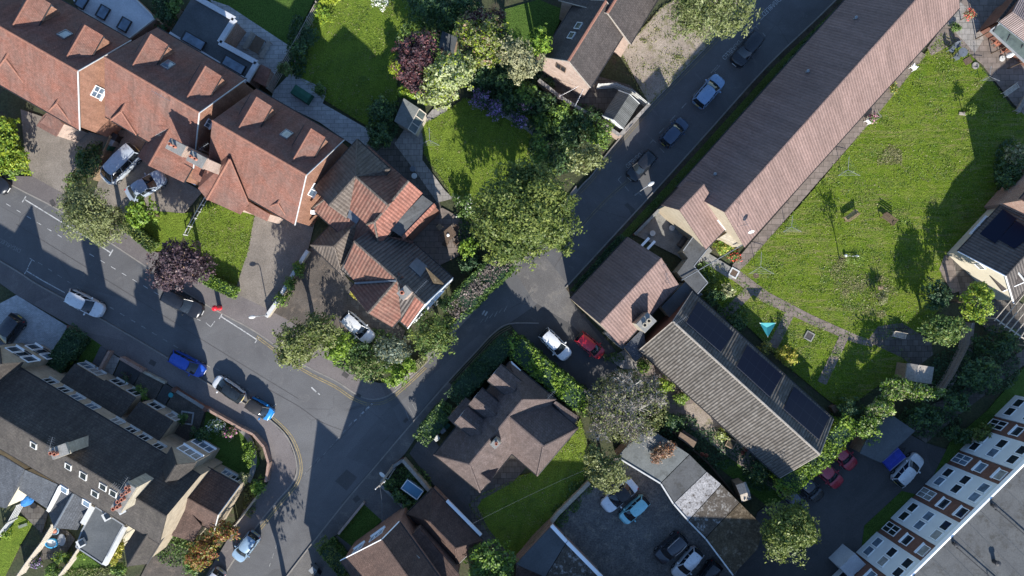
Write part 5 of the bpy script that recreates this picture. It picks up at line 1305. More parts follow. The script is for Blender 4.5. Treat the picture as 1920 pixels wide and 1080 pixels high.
def hedge(label, P, wd, h, leafmat, leaf=0.16, dens=1.0, core='l_dark', rough=.12, top=None, group=None, name='hedge', ends=True, z0=0.1):
    """clipped hedge along a pixel line (traced at its top): leaves over a box-like body"""
    SEED[0] += 1; rng = np.random.default_rng(SEED[0])
    q = [W(x, y, h) for x, y in P]; out = []; tops = []
    seg = [(q[i], q[i + 1]) for i in range(len(q) - 1)]
    m = MB()
    for a, c in seg:
        a = Vector((a.x, a.y, 0)); c = Vector((c.x, c.y, 0)); L = (c - a).length; d = (c - a) / L; nn = Vector((-d.y, d.x, 0))
        m.beam(a + Vector((0, 0, (h - .12) / 2 + .03)), c + Vector((0, 0, (h - .12) / 2 + .03)), wd - .22, h - .18)
        A = np.array(a); D = np.array(d); N = np.array(nn)
        ctr = None
        for face in ('top', 'l', 'r', 'e0', 'e1'):
            ar = L * wd if face == 'top' else (L * h if face in 'lr' else wd * h)
            n = int(dens * ar * 5.5 / (leaf * leaf)); n = min(n, 16000)
            u = rng.uniform(-wd / 2 if face == 'top' else 0, L + (wd / 2 if face == 'top' else 0), n); v = rng.uniform(-.5, .5, n); z = rng.uniform(0, 1, n)
            bump = rough * (np.sin(u * 2.1 + v * 5 + SEED[0]) * .5 + np.sin(u * 5.3 + z * 4) * .35) + rng.normal(0, rough * .45, n)
            if face == 'top': p = A + u[:, None] * D + (v * wd)[:, None] * N; p[:, 2] = h - .05 + bump - 0.1 * (np.abs(v) * 2) ** 4; nr = np.tile([0, 0, 1.0], (n, 1))
            elif face in 'lr': s = 1 if face == 'l' else -1; p = A + u[:, None] * D + ((wd / 2 - .05 + bump * .8) * s)[:, None] * N; p[:, 2] = z * h; nr = np.tile(N * s, (n, 1))
            else: s = -1 if face == 'e0' else 1; e = (0 if s < 0 else L); p = A + ((e + s * (.02 + bump * .8)))[:, None] * D + (v * wd)[:, None] * N; p[:, 2] = z * h; nr = np.tile(D * s, (n, 1))
            lq = leaf_quads(p, nr, leaf, rng, .6, .75)
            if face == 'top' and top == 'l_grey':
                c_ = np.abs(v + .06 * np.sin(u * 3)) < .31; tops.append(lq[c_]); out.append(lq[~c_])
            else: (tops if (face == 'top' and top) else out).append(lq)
    base = (q[0].x, q[0].y, 0)
    t = thing(name, label, 'hedge', base, group)
    G = [(np.concatenate(out), leafmat)]
    if tops:
        T = np.concatenate(tops); a = np.array([seg[0][0].x, seg[0][0].y]); 
        G.append((T, top))
    mesh_quads('foliage', G, t, base); m.build('stem', MT['l_dark'], t)
    return t

TR = 'tree'; SH = 'shrub'
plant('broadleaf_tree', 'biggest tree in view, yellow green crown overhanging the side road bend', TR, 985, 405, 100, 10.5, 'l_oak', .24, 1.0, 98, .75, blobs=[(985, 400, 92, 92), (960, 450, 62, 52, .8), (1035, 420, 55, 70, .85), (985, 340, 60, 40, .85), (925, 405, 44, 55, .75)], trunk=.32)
plant('weeping_tree', 'olive green feathery tree cut by the top edge beside the gravel yard', TR, 1335, 12, 84, 10, 'l_willow', .24, .9, 80, .8, aspect=.32, blobs=[(1330, 0, 78, 72), (1370, 25, 52, 48, .85), (1290, 30, 46, 44, .8)], extra=[('l_oak', .25)])
plant('silvery_tree', 'grey green feathery street tree in front of the silver van', TR, 174, 405, 60, 8, 'l_willow', .22, .9, 62, .9, blobs=[(174, 405, 56, 58), (200, 425, 40, 40, .85), (150, 385, 36, 40, .8)], aspect=.38, extra=[('l_olive', .4)])
plant('purple_tree', 'dark purple leaved street tree over the black parked car', TR, 337, 492, 58, 7, 'l_purple', .22, 1.0, 52, .8, blobs=[(337, 490, 54, 46), (320, 515, 40, 34, .9), (365, 500, 34, 36, .85)], extra=[('l_brown', .03)])
plant('small_tree', 'small bright green tree on lawn below the silver car', TR, 268, 398, 31, 4.6, 'l_bright', .26, .9, 28, .8)
plant('gold_shrub', 'yellow green rounded shrub at left edge beside tan driveway', SH, 8, 285, 56, 3.6, 'l_bright', .24, 1.0, 50, .7, blobs=[(-5, 285, 50, 46), (25, 300, 36, 32, .9), (10, 245, 32, 26, .9)], extra=[('l_lime', .45)])
plant('maroon_tree', 'tall dark maroon tree between striped lawn and pale tree', TR, 787, 112, 44, 7.5, 'l_maroon', .21, 1.0, 54, .9, blobs=[(795, 95, 38, 38), (775, 125, 36, 36, .95), (785, 155, 26, 26, .85), (762, 95, 22, 24, .8)], extra=[('l_purple', .4)])
plant('variegated_tree', 'pale cream green tree beside the grey summerhouse', TR, 838, 150, 50, 8, 'l_pale', .24, 1.0, 54, .8, blobs=[(842, 145, 46, 42), (822, 175, 40, 26, .9), (860, 125, 30, 28, .9)], extra=[('l_lime', .22)])
plant('mixed_tree', 'yellow green tree with rosy sprays left of the sage tree', TR, 915, 78, 50, 7.5, 'l_oak', .22, 1.0, 50, .8, blobs=[(915, 75, 44, 44), (880, 65, 28, 26, .85), (910, 105, 34, 26, .85)], extra=[('l_lime', .25), ('l_sage', .25), ('l_brown', .08)])
plant('sage_tree', 'soft sage coloured tree beside the pink gable', TR, 978, 112, 40, 8, 'l_sage', .22, .95, 40, .8, blobs=[(965, 98, 34, 28), (990, 122, 30, 28, .95), (975, 135, 20, 22, .8)])
plant('small_tree', 'green bushy tree touching dark roof of the pink gabled house', TR, 1012, 78, 22, 7.5, 'l_bright', .24, .9, 26, .9)
plant('dusky_shrub', 'dusky purple shrub above the rosy sprayed tree', SH, 905, 38, 36, 4.5, 'l_maroon', .2, 1.0, 22, .8, blobs=[(890, 38, 24, 20), (928, 35, 20, 18, 1)], extra=[('l_sage', .2)])
plant('dark_shrub', 'large dark green shrub under the top edge by white blossom', SH, 800, 20, 40, 4, 'l_dark', .22, 1.0, 34, .8, blobs=[(790, 15, 32, 30), (835, 25, 34, 30, 1), (870, 12, 26, 24, .9)], extra=[('l_mid', .25)])
plant('blossom_shrub', 'white blossomed shrub cut by the top edge', SH, 716, 2, 20, 2.6, 'l_mid', .18, 1.0, 18, .8, extra=[('f_white', .55)])
plant('border_shrub', 'yellow green shrub at top of the trellis fence border', SH, 607, 26, 16, 2.0, 'l_bright', .2, 1.0, 20, .9, extra=[('l_lime', .3)])
plant('border_shrub', 'lime shrub cut by the top edge beside the trellis fence', SH, 618, -4, 20, 2.2, 'l_lime', .2, 1.0, 14, .9)
plant('border_shrub', 'shaded shrub halfway along the trellis fence border', SH, 578, 66, 20, 2.2, 'l_dark', .2, 1.0, 22, .9)
plant('border_shrub', 'shaded shrub with one pink flower beside the trellis fence', SH, 560, 96, 18, 2.0, 'l_dark', .2, 1.0, 22, .9, extra=[('f_pink', .01), ('l_mid', .3)])
plant('border_shrub', 'olive shrub at patio end of the trellis fence border', SH, 536, 130, 14, 2.0, 'l_olive', .2, 1.0, 14, .9, extra=[('l_mid', .4)])
plant('tall_shrub', 'dark evergreen shrub by the narrow passage next to flat roof', SH, 310, 22, 22, 4, 'l_dark', .22, 1.0, 30, .9)
plant('tall_shrub', 'brighter evergreen shrub at top edge next to flat roof passage', SH, 330, 8, 16, 4, 'l_mid', .22, 1.0, 24, .9)
plant('round_shrub', 'shaded leafy shrub between pale patio and grey summerhouse', SH, 718, 205, 28, 3.2, 'l_dark', .22, 1.0, 24, .8, extra=[('l_mid', .3)])
plant('round_shrub', 'shaded leafy shrub at the far end of the pale patio', SH, 712, 252, 26, 3, 'l_dark', .22, 1.0, 24, .8, extra=[('l_mid', .2)])
plant('lime_shrub', 'lime shrub at foot of the maroon tree by striped lawn', SH, 742, 128, 12, 3, 'l_lime', .2, 1.0, 22, 1.0)
plant('lime_shrub', 'lime shrub behind the grey summerhouse', SH, 764, 175, 20, 2.8, 'l_bright', .2, 1.0, 12, .9, extra=[('l_lime', .4)])
plant('rhododendron', 'left of two purple flowering shrubs above round lawn', SH, 900, 184, 19, 2.2, 'l_dark', .18, 1.0, 19, .8, extra=[('f_purple', .5)])
plant('rhododendron', 'right of two purple flowering shrubs above round lawn', SH, 928, 205, 16, 2.2, 'l_dark', .18, 1.0, 18, .8, extra=[('f_purple', .5)])
plant('rhododendron', 'small purple flowering shrub alone right of the garden path', SH, 975, 225, 13, 1.8, 'l_dark', .18, 1.0, 14, .8, extra=[('f_purple', .35)])
plant('rhododendron', 'small pink flowering shrub among dark undergrowth near brick wall', SH, 985, 198, 13, 1.8, 'l_dark', .18, 1.0, 10, .8, extra=[('f_pink', .25)])
UG = 'dark shrubs in the shaded garden border'
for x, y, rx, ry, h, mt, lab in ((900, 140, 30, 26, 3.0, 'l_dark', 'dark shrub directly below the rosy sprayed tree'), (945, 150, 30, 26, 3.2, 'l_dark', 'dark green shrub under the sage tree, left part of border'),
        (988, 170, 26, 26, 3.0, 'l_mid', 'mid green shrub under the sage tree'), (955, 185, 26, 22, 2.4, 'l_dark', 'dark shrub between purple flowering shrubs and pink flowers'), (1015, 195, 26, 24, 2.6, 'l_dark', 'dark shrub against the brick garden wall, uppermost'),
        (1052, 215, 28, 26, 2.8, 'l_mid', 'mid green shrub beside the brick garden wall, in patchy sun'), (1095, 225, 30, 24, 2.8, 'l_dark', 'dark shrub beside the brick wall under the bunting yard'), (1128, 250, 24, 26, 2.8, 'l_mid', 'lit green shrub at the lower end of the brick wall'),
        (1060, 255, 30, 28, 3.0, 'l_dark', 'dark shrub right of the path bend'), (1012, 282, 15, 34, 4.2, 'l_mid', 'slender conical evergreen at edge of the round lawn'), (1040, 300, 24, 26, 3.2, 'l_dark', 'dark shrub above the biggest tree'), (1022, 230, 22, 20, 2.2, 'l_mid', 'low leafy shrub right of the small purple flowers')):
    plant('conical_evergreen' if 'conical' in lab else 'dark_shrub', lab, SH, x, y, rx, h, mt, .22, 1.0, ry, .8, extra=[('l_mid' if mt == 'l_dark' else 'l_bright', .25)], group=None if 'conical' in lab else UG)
plant('pale_tree', 'pale leaved small tree overhanging the kerb above the biggest tree', TR, 1100, 300, 35, 5, 'l_olive', .22, 1.0, 31, .8, extra=[('l_pale', .4)])
plant('rose_bush', 'white flowered bush on left of the biggest tree', SH, 870, 385, 24, 2.0, 'l_mid', .18, 1.0, 22, .8, extra=[('f_white', .08)])
plant('leafy_shrub', 'bright shrub between paved terrace and the biggest tree', SH, 878, 465, 18, 2.4, 'l_bright', .2, 1.0, 20, .8)
plant('leafy_shrub', 'dark shrub between paved terrace and the twiggy hedge', SH, 880, 495, 20, 2.2, 'l_dark', .2, 1.0, 24, .8)
plant('leafy_shrub', 'dark shrub by the wheelie bins under the twiggy hedge end', SH, 838, 568, 20, 2.2, 'l_dark', .2, 1.0, 16, .8, extra=[('l_mid', .4)])
plant('street_tree', 'olive green tree by the kerb left of the corner shrubs', TR, 573, 635, 56, 7.5, 'l_olive', .22, 1.0, 50, .85, blobs=[(565, 640, 48, 44), (600, 620, 40, 34, .9), (550, 660, 32, 28, .8)], extra=[('l_oak', .4)])
plant('corner_shrub', 'bright green shrub right of the olive street tree', SH, 634, 650, 27, 4, 'l_bright', .22, 1.0, 32, .9)
plant('corner_shrub', 'dark shrub beside the front of the white car', SH, 676, 655, 22, 2.4, 'l_dark', .2, 1.0, 18, .8, extra=[('l_mid', .4)])
plant('corner_shrub', 'olive shrub filling the corner garden bottom', SH, 690, 690, 32, 3, 'l_olive', .2, 1.0, 26, .8, extra=[('l_mid', .5)])
plant('corner_shrub', 'silvery blue shrub in the corner garden', SH, 735, 655, 34, 3.2, 'l_blue', .18, 1.0, 30, .8, extra=[('l_sage', .2)])
plant('corner_shrub', 'bright shrub at very corner of the two roads', SH, 742, 705, 24, 2.6, 'l_bright', .2, 1.0, 22, .8)
plant('corner_shrub', 'small bright shrub above the corner wall', SH, 766, 682, 14, 2.4, 'l_bright', .2, 1.0, 14, .8)
plant('street_tree', 'round yellow green tree at the corner below the white gable', TR, 816, 627, 45, 6.5, 'l_oak', .22, 1.0, 46, .85, extra=[('l_mid', .3)])
plant('garden_tree', 'olive tree leaning over the white soft top car', TR, 1135, 880, 42, 5.5, 'l_olive', .2, 1.0, 44, .85, blobs=[(1138, 885, 38, 38), (1110, 852, 22, 20, .85)], extra=[('l_willow', .3)])
plant('garden_tree', 'dense tree in shade and sun beside the dark parked cars', TR, 1477, 992, 58, 7.5, 'l_oak', .22, 1.25, 62, .85, ragged=.28, extra=[('l_oak', .4)])
plant('garden_tree', 'bright leafy tree at the bottom edge by hipped garage', TR, 920, 1055, 48, 6, 'l_mid', .26, 1.0, 44, .85, extra=[('l_bright', .35)])
plant('clipped_tree', 'rounded dense dark green tree beside the slab patio', TR, 1766, 612, 40, 5, 'l_mid', .2, 1.1, 33, .9, extra=[('l_oak', .4)], ragged=.15)
plant('clipped_tree', 'tall bright lime tree next to the pergola', TR, 1830, 566, 27, 5.5, 'l_lime', .22, 1.1, 40, .9, extra=[('l_bright', .4)], ragged=.2)
plant('tall_shrub', 'dark shrub in shade above the rounded tree', SH, 1752, 552, 24, 4, 'l_dark', .2, 1.0, 30, .9)
plant('red_leaf_tree', 'orange red leaved small tree beside the lower left parked car', TR, 402, 1018, 42, 4.2, 'l_red', .2, 1.0, 34, .8, blobs=[(420, 998, 26, 22), (390, 1022, 30, 24, .95), (372, 1046, 22, 20, .85)], extra=[('l_yellow', .12), ('l_oak', .25)])
plant('leafy_shrub', 'green shrub below the orange red tree', SH, 362, 1058, 18, 2.5, 'l_mid', .2, 1.0, 18, .8)
plant('gold_shrub', 'small yellow shrub by the bungalow solar arrays', SH, 1478, 667, 20, 2.2, 'l_yellow', .2, 1.0, 18, .9, extra=[('l_lime', .3)])
plant('gold_shrub', 'dull yellow shrub left of the yellow one by solar arrays', SH, 1434, 652, 12, 1.6, 'l_olive', .18, 1.0, 11, .9, extra=[('l_yellow', .4)])
plant('rambling_shrub', 'sunlit rambling shrub over garden fence, above the mossy flat roof', SH, 1690, 735, 36, 4, 'l_bright', .2, 1.0, 26, .8, blobs=[(1680, 728, 34, 22), (1722, 735, 32, 14, .95), (1756, 737, 18, 9, .9), (1650, 765, 28, 26, .95)], extra=[('l_sage', .2), ('l_pale', .12), ('l_mid', .2)])
plant('rambling_shrub', 'sunlit shrub between the tall hedge end and dark garage roof', SH, 1625, 800, 32, 3.6, 'l_bright', .2, 1.0, 30, .8, extra=[('l_mid', .3), ('l_pale', .1)])
plant('dark_shrub', 'round dark shrub at the bungalow gable end', SH, 1592, 768, 24, 2.6, 'l_dark', .2, 1.0, 24, .8, extra=[('l_oak', .2)])
for x, y, rx, ry, h, mt, lab in ((1730, 780, 40, 24, 3, 'l_dark', 'wide dark shrub under the small apex shed'), (1835, 700, 38, 34, 4, 'l_dark', 'large dark shrub with one sunlit tip beyond the shed'), (1870, 640, 44, 26, 2.4, 'l_dark', 'low dark shrub under the pergola'), (1790, 755, 26, 22, 3, 'l_dark', 'dark shrub next to the diagonal footpath'), (1890, 330, 30, 34, 2.5, 'l_dark', 'dark shrub at the right edge above the black roof'), (1905, 290, 22, 18, 2.5, 'l_sage', 'pale shrub at the right edge beside the meadow'), (1800, 815, 30, 14, 1.6, 'l_dark', 'low dark shrub in front of the flats'), (1845, 815, 22, 18, 2.2, 'l_oak', 'olive shrub in front of the flats near right edge')):
    plant('dark_shrub', lab, SH, x, y, rx, h, mt, .22, 1.0, ry, .75, extra=[('l_mid', .25)])
for x, y, rx, ry, h, mt, ex, lab in ((1340, 555, 22, 18, 1.8, 'l_dark', 'l_mid', 'dark shrub by the solar bungalow corner'), (1362, 545, 14, 12, 1.4, 'l_sage', 'l_pale', 'cream flowered shrub by the solar bungalow corner'), (1380, 605, 18, 16, 1.6, 'l_dark', 'l_mid', 'dark round shrub against the solar bungalow'), (1358, 462, 20, 16, 1.6, 'l_bright', 'l_yellow', 'yellow green shrub bed by the hall porch'), (1376, 478, 14, 12, 1.2, 'l_mid', 'f_red', 'red flowered plant in bed by the hall porch'),
        (1205, 685, 14, 14, 1.4, 'l_bright', 'l_mid', 'bright shrub at end of the slate lean-to'), (1248, 722, 18, 14, 1.5, 'l_bright', 'l_lime', 'bright shrub below bungalow ribbed roof'), (1280, 745, 16, 12, 1.4, 'l_bright', 'l_pale', 'pale flowered shrub along the bungalow wall'), (1260, 790, 26, 20, 2.0, 'l_dark', 'l_mid', 'dark shrub right of the bare twiggy tree'), (1352, 815, 12, 10, 1.0, 'l_pale', 'l_lime', 'variegated plant on the bungalow patio'), (1425, 880, 18, 26, 1.6, 'l_dark', 'l_mid', 'dark planting beside the narrow bungalow garden')):
    plant('garden_shrub', lab, SH, x, y, rx, h, mt, .18, 1.0, ry, .8, extra=[(ex, .3)])
for x, y, rx, ry, h, mt, ex, lab in ((128, 678, 11, 11, 1.2, 'l_lime', 'l_bright', 'small yellow green bush on terrace front lawn'), (262, 738, 15, 14, 1.4, 'l_mid', 'l_bright', 'round clipped bush on grey gravel bed'), (344, 784, 10, 10, 1.1, 'l_mid', 'l_dark', 'small round bush beside square stone edging'), (232, 713, 12, 12, .9, 'l_dark', 'l_maroon', 'low dark plant in dark gravel square'), (405, 798, 20, 14, 1.2, 'l_mid', 'f_white', 'white flowered bush inside the terrace corner wall'), (430, 812, 14, 10, 1.2, 'l_mid', 'f_pink', 'pink flowered bush inside the terrace corner wall'), (375, 815, 18, 16, 1.6, 'l_dark', 'l_mid', 'dark bush between stone gravel bed and corner lawn'), (468, 852, 10, 24, 1.2, 'l_bright', 'l_mid', 'bright planting along the curved brick wall'), (458, 895, 9, 10, 1.4, 'l_sage', 'l_mid', 'pale shrub at the terrace end gable'), (484, 912, 13, 18, 1.6, 'l_bright', 'l_mid', 'bright bush at the lower end of curved brick wall'),
        (100, 1070, 18, 14, 1.4, 'l_mid', 'l_bright', 'green shrub between white rear fences at bottom edge'), (118, 1045, 14, 12, 1.4, 'l_mid', 'l_lime', 'green shrub at edge of the blue pool yard'), (68, 1056, 8, 8, .8, 'l_dark', 'f_purple', 'violet flowered plant against the white rear fence'), (152, 1038, 12, 8, 1.0, 'l_bright', 'l_mid', 'small shrub by the flat felt roof corner'), (222, 1068, 14, 16, 1.8, 'l_mid', 'l_bright', 'shrub below the yellow flowering wall'), (15, 1000, 10, 8, 1.0, 'l_bright', 'l_lime', 'bright plant beside the white slatted fence')):
    plant('garden_shrub', lab, SH, x, y, rx, h, mt, .16, 1.0, ry, .8, extra=[(ex, .3)])
plant('climbing_plant', 'yellow flowered climber on the wall beside the flat felt roof', 'climber', 219, 1037, 8, 3.2, 'l_yellow', .16, 1.0, 20, .5, blobs=[(228, 1022, 7, 8), (220, 1036, 7, 10, 1), (212, 1050, 6, 8, 1)], extra=[('l_lime', .2)])
plant('creeper', 'brown red shrub sprawled over the pale garage roof', SH, 1240, 848, 24, 3.6, 'l_brown', .16, 1.0, 12, .5, blobs=[(1252, 840, 13, 13), (1238, 850, 15, 12, 1), (1226, 860, 11, 10, .97)], extra=[('l_red', .3)])
plant('garden_shrub', 'sage bush on the pool garden edge of parked drive', SH, 1035, 940, 10, 1.2, 'l_sage', .16, .9, 26, .8) if False else None
GV = 'shrubs in the walled front garden by the blue tank'
for x, y, rx, ry, h, lab in ((730, 905, 12, 12, 1.4, 'shrub in the top corner of the walled garden'), (748, 930, 13, 13, 1.5, 'shrub left of the white framed water tank'), (766, 950, 11, 11, 1.3, 'shrub below the white framed water tank'), (782, 948, 10, 11, 1.2, 'shrub between water tank and the hipped garage'), (772, 888, 9, 8, 1.0, 'small shrub above the white framed water tank')):
    plant('dark_shrub', lab, SH, x, y, rx, h, 'l_dark', .18, 1.0, ry, .8, extra=[('l_mid', .45)], group=GV)
plant('leafy_shrub', 'dark shrub beside the silver van and green bin', SH, 168, 300, 26, 2.6, 'l_dark', .2, 1.0, 34, .8, extra=[('l_mid', .3)])
plant('leafy_shrub', 'leafy shrub where gravel drive meets the silvery street tree', SH, 145, 345, 22, 2.6, 'l_olive', .2, 1.0, 22, .8, extra=[('l_mid', .4)])
plant('leafy_shrub', 'long narrow planting along the drive wall of tiled house', SH, 545, 540, 10, 1.4, 'l_mid', .18, 1.0, 30, .8, blobs=[(560, 505, 10, 16), (545, 535, 10, 16, 1), (527, 562, 12, 12, 1)], extra=[('l_bright', .3)])
plant('leafy_shrub', 'yellow shrub by the front path of tiled house', SH, 664, 550, 7, .8, 'l_yellow', .16, 1.0, 8, .8)
plant('meadow_bush', 'small tufted bush standing on sunny meadow grass', SH, 1653, 558, 14, 1.6, 'l_sage', .16, .9, 12, .7, extra=[('l_olive', .4)])
plant('hanging_basket', 'red flower basket by the far end of the long hall', 'flowers', 1817, 28, 8, 1.8, 'l_sage', .14, 1.0, 9, .8, extra=[('f_red', .4)])
for x, y, lab, ex in ((1790, 52, 'green plant by the far corner of long hall', 'l_mid'), (1675, 165, 'yellow flowering plant under hall eave', 'l_yellow'), (1636, 222, 'pink flowering pots under hall eave', 'f_pink'), (1880, 52, 'green plant inside the glazed lean-to', 'l_lime')):
    plant('pot_plant', lab, 'plant', x, y, 9, 1.0, 'l_mid', .14, 1.0, 8, .8, extra=[(ex, .45)])

# ---- bare twiggy tree
def twiggy(label, px, py, rpx, h, leafy):
    SEED[0] += 1; rng = np.random.default_rng(SEED[0]); k = 1 - h * .6 / HC
    c = W(px, py, h * .6); t = thing('twiggy_tree', label, 'tree', (c.x, c.y, 0)); R = rpx / S * k
    m = MB(); tips = []
    def grow(p, d, L, r, dep):
        q = p + d * L * .5 + Vector(rng.normal(0, .06, 3)) * L; e = q + (d + Vector(rng.normal(0, .18, 3))).normalized() * L * .5
        m.tube([p, q, e], r, 5 if dep > 1 else 3, r * .62, cap=False); tips.append((e, d))
        if dep == 0: return
        for _ in range(4 if dep > 2 else 3):
            nd = (d + Vector(rng.normal(0, .62, 3)) + Vector((0, 0, .1))).normalized()
            if nd.z < -.15: nd.z = .05
            grow(e.lerp(q, rng.uniform(0, .7)), nd, L * rng.uniform(.55, .82), r * .62, dep - 1)
    b = Vector((c.x, c.y, 0)); m.tube([b, b + Vector((.1, 0, h * .28))], .3, 8, .24)
    for a in range(8):
        an = a * math.pi / 4 + rng.normal(0, .25); d = Vector((math.cos(an), math.sin(an), rng.uniform(.5, 1.1))).normalized()
        grow(b + Vector((0, 0, h * .27)), d, R * .42, .16, 5)
    m.build('branch', MT['twig'], t)
    P = np.array([tuple(e) for e, d in tips]); P = np.repeat(P, leafy, 0) + rng.normal(0, .16, (len(P) * leafy, 3)); P = P[P[:, 2] > .5]
    mesh_quads('crown', [(leaf_quads(P, np.tile([0, 0, 1.], (len(P), 1)), .12, rng, .5, 1.0), 'l_grey')], t, tuple(c.xy) + (0,))
    n = 5200; P, N = lobe_pts(rng, n, (c.x, c.y, h * .50), (R * .95, R * .85, h * .30)); P = P[rng.uniform(0, 1, len(P)) < .8]; N = N[:len(P)]
    mesh_quads('foliage', [(leaf_quads(P, N, .2, rng), 'l_olive')], t, tuple(c.xy) + (0,))
twiggy('bare grey twiggy tree with crooked branches between hedge and garages', 1178, 765, 82, 7.0, 1)

# ---- hedges
hedge('tall dark clipped hedge along the side road by the dormer bungalow', [(860, 738), (905, 690), (950, 645)], 2.0, 2.6, 'l_dark', .16)
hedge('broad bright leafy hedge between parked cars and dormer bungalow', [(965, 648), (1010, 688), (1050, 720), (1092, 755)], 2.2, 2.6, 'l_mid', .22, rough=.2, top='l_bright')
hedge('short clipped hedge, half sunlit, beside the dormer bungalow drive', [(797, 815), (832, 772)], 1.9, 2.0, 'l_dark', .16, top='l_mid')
hedge('twiggy grey topped hedge with green sides along the side road', [(862, 572), (905, 528), (948, 488)], 2.6, 2.0, 'l_mid', .17, rough=.2, top='l_grey')
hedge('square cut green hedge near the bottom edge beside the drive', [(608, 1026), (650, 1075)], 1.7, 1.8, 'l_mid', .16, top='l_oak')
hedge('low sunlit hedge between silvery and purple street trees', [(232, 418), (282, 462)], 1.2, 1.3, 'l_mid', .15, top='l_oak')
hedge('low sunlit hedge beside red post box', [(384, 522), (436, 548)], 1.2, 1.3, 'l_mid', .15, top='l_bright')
hedge('dark overgrown hedge by pale block driveway', [(138, 630), (98, 688)], 2.0, 1.8, 'l_dark', .17)
hedge('feathery bright conifer hedge behind the red parked cars', [(1588, 800), (1550, 850), (1510, 885), (1474, 915)], 2.0, 2.8, 'l_bright', .2, rough=.3, top='l_bright')
hedge('long low dark hedge in front of the long hall', [(1300, 330), (1420, 192), (1540, 55)], .8, .8, 'l_dark', .16)
hedge('low dark hedge in front of the smaller hall', [(1085, 540), (1165, 450)], .9, .8, 'l_dark', .16)
hedge('low privet hedge along the corner wall beside the side road', [(772, 695), (794, 674)], .7, 1.2, 'l_sage', .14)
# loose ground cover nobody could count
def cover(P_list, name, n, mat, sz=.16, z=.12, hz=.25, mat2=None):
    SEED[0] += 1; rng = np.random.default_rng(SEED[0]); pts_ = []
    for (x, y, rx, ry) in P_list:
        k = int(n * rx * ry / sum(q[2] * q[3] for q in P_list)); a = rng.uniform(0, 2 * math.pi, k); r = np.sqrt(rng.uniform(0, 1, k))
        X = (x + np.cos(a) * r * rx - 960) / S; Y = (540 - y - np.sin(a) * r * ry) / S; pts_.append(np.stack([X, Y, z + rng.uniform(0, hz, k)], 1))
    P = np.concatenate(pts_); Q = leaf_quads(P, np.tile([0, 0, 1.], (len(P), 1)), sz, rng, .6, .7); h_ = int(len(Q) * .7)
    o = mesh_quads(name, [(Q[:h_], mat), (Q[h_:], mat2 or mat)], None, (0, 0, 0)); o['kind'] = 'stuff'; return o
cover([(960, 160, 80, 60), (1070, 235, 80, 40), (1040, 280, 50, 50), (900, 140, 50, 30), (860, 40, 60, 30), (560, 90, 20, 60), (720, 230, 30, 40), (880, 440, 20, 60), (800, 90, 60, 60), (690, 660, 70, 45)], 'ground_cover', 26000, 'l_dark', .2, .12, .4, 'l_mid')
cover([(1790, 700, 50, 50), (1850, 690, 60, 50), (1740, 790, 60, 30), (1340, 840, 60, 40), (1430, 880, 40, 40), (1270, 800, 40, 25), (1890, 320, 30, 60), (1320, 520, 20, 30), (1370, 590, 30, 25), (770, 910, 40, 40), (1150, 670, 20, 10), (1180, 780, 60, 50)], 'ground_cover', 18000, 'l_dark', .18, .1, .3, 'l_mid')
cover([(1095, 912, 18, 14), (1075, 930, 16, 30), (1050, 965, 16, 24), (1110, 870, 14, 40), (330, 1030, 40, 30), (180, 1075, 60, 12), (470, 940, 12, 30)], 'ground_cover', 5000, 'l_mid', .16, .1, .25, 'l_olive')

def inside(P, X, Y):
    r = np.zeros(len(X), bool); n = len(P)
    for i in range(n):
        (x0, y0), (x1, y1) = P[i], P[(i + 1) % n]
        if y0 == y1: continue
        c = ((y0 > Y) != (y1 > Y)) & (X < (x1 - x0) * (Y - y0) / (y1 - y0) + x0); r ^= c
    return r
def tufts(P, name, n, mats, sz=.13, z=.1, clumps=60, hz=.07, edge=0):
    """grass tufts and dead stalks scattered in clumps inside a pixel outline; edge: how many more along its border"""
    SEED[0] += 1; rng = np.random.default_rng(SEED[0]); P = [(float(a), float(b)) for a, b in P]
    x0, x1 = min(p[0] for p in P), max(p[0] for p in P); y0, y1 = min(p[1] for p in P), max(p[1] for p in P); G = []
    for mt, share in mats:
        k = int(n * share * 2.2); c = np.stack([rng.uniform(x0, x1, clumps), rng.uniform(y0, y1, clumps)], 1); i = rng.integers(0, clumps, k); r = rng.uniform(3, 16, clumps)
        X = c[i, 0] + rng.normal(0, 1, k) * r[i] * 1.1; Y = c[i, 1] + rng.normal(0, 1, k) * r[i] * .8
        if edge:
            for q in range(len(P)):
                a, b = np.array(P[q]), np.array(P[(q + 1) % len(P)]); m_ = int(edge * share * np.linalg.norm(b - a) / 40)
                f = rng.uniform(0, 1, m_); X = np.concatenate([X, a[0] + (b - a)[0] * f + rng.normal(0, 1.0, m_)]); Y = np.concatenate([Y, a[1] + (b - a)[1] * f + rng.normal(0, 1.0, m_)])
            ok = inside(P, X, Y) | (np.arange(len(X)) >= k)
        else: ok = inside(P, X, Y)
        X, Y = X[ok], Y[ok]
        p = np.stack([(X - 960) / S, (540 - Y) / S, z + rng.uniform(.01, hz, len(X))], 1)
        G.append((leaf_quads(p, np.tile([0, 0, 1.], (len(p), 1)), sz, rng, .45, .5), mt))
    o = mesh_quads(name, G, None, (0, 0, 0)); o['kind'] = 'stuff'; return o
MEADOW = [(1384, 508), (1420, 470), (1500, 385), (1640, 218), (1765, 62), (1800, 80), (1850, 140), (1895, 200), (1920, 230), (1920, 330), (1795, 465), (1765, 500), (1760, 580), (1720, 625), (1640, 640), (1600, 632), (1520, 600), (1440, 556)]
tufts(MEADOW, 'grass', 20000, [('l_blade', .72), ('l_straw', .16), ('l_mid', .12)], .13, .1, 420, .05, 20)
tufts([(1540, 470), (1640, 470), (1690, 560), (1650, 600), (1580, 580)], 'grass', 3200, [('l_straw', .8), ('l_blade', .2)], .13, .1, 26, .05)
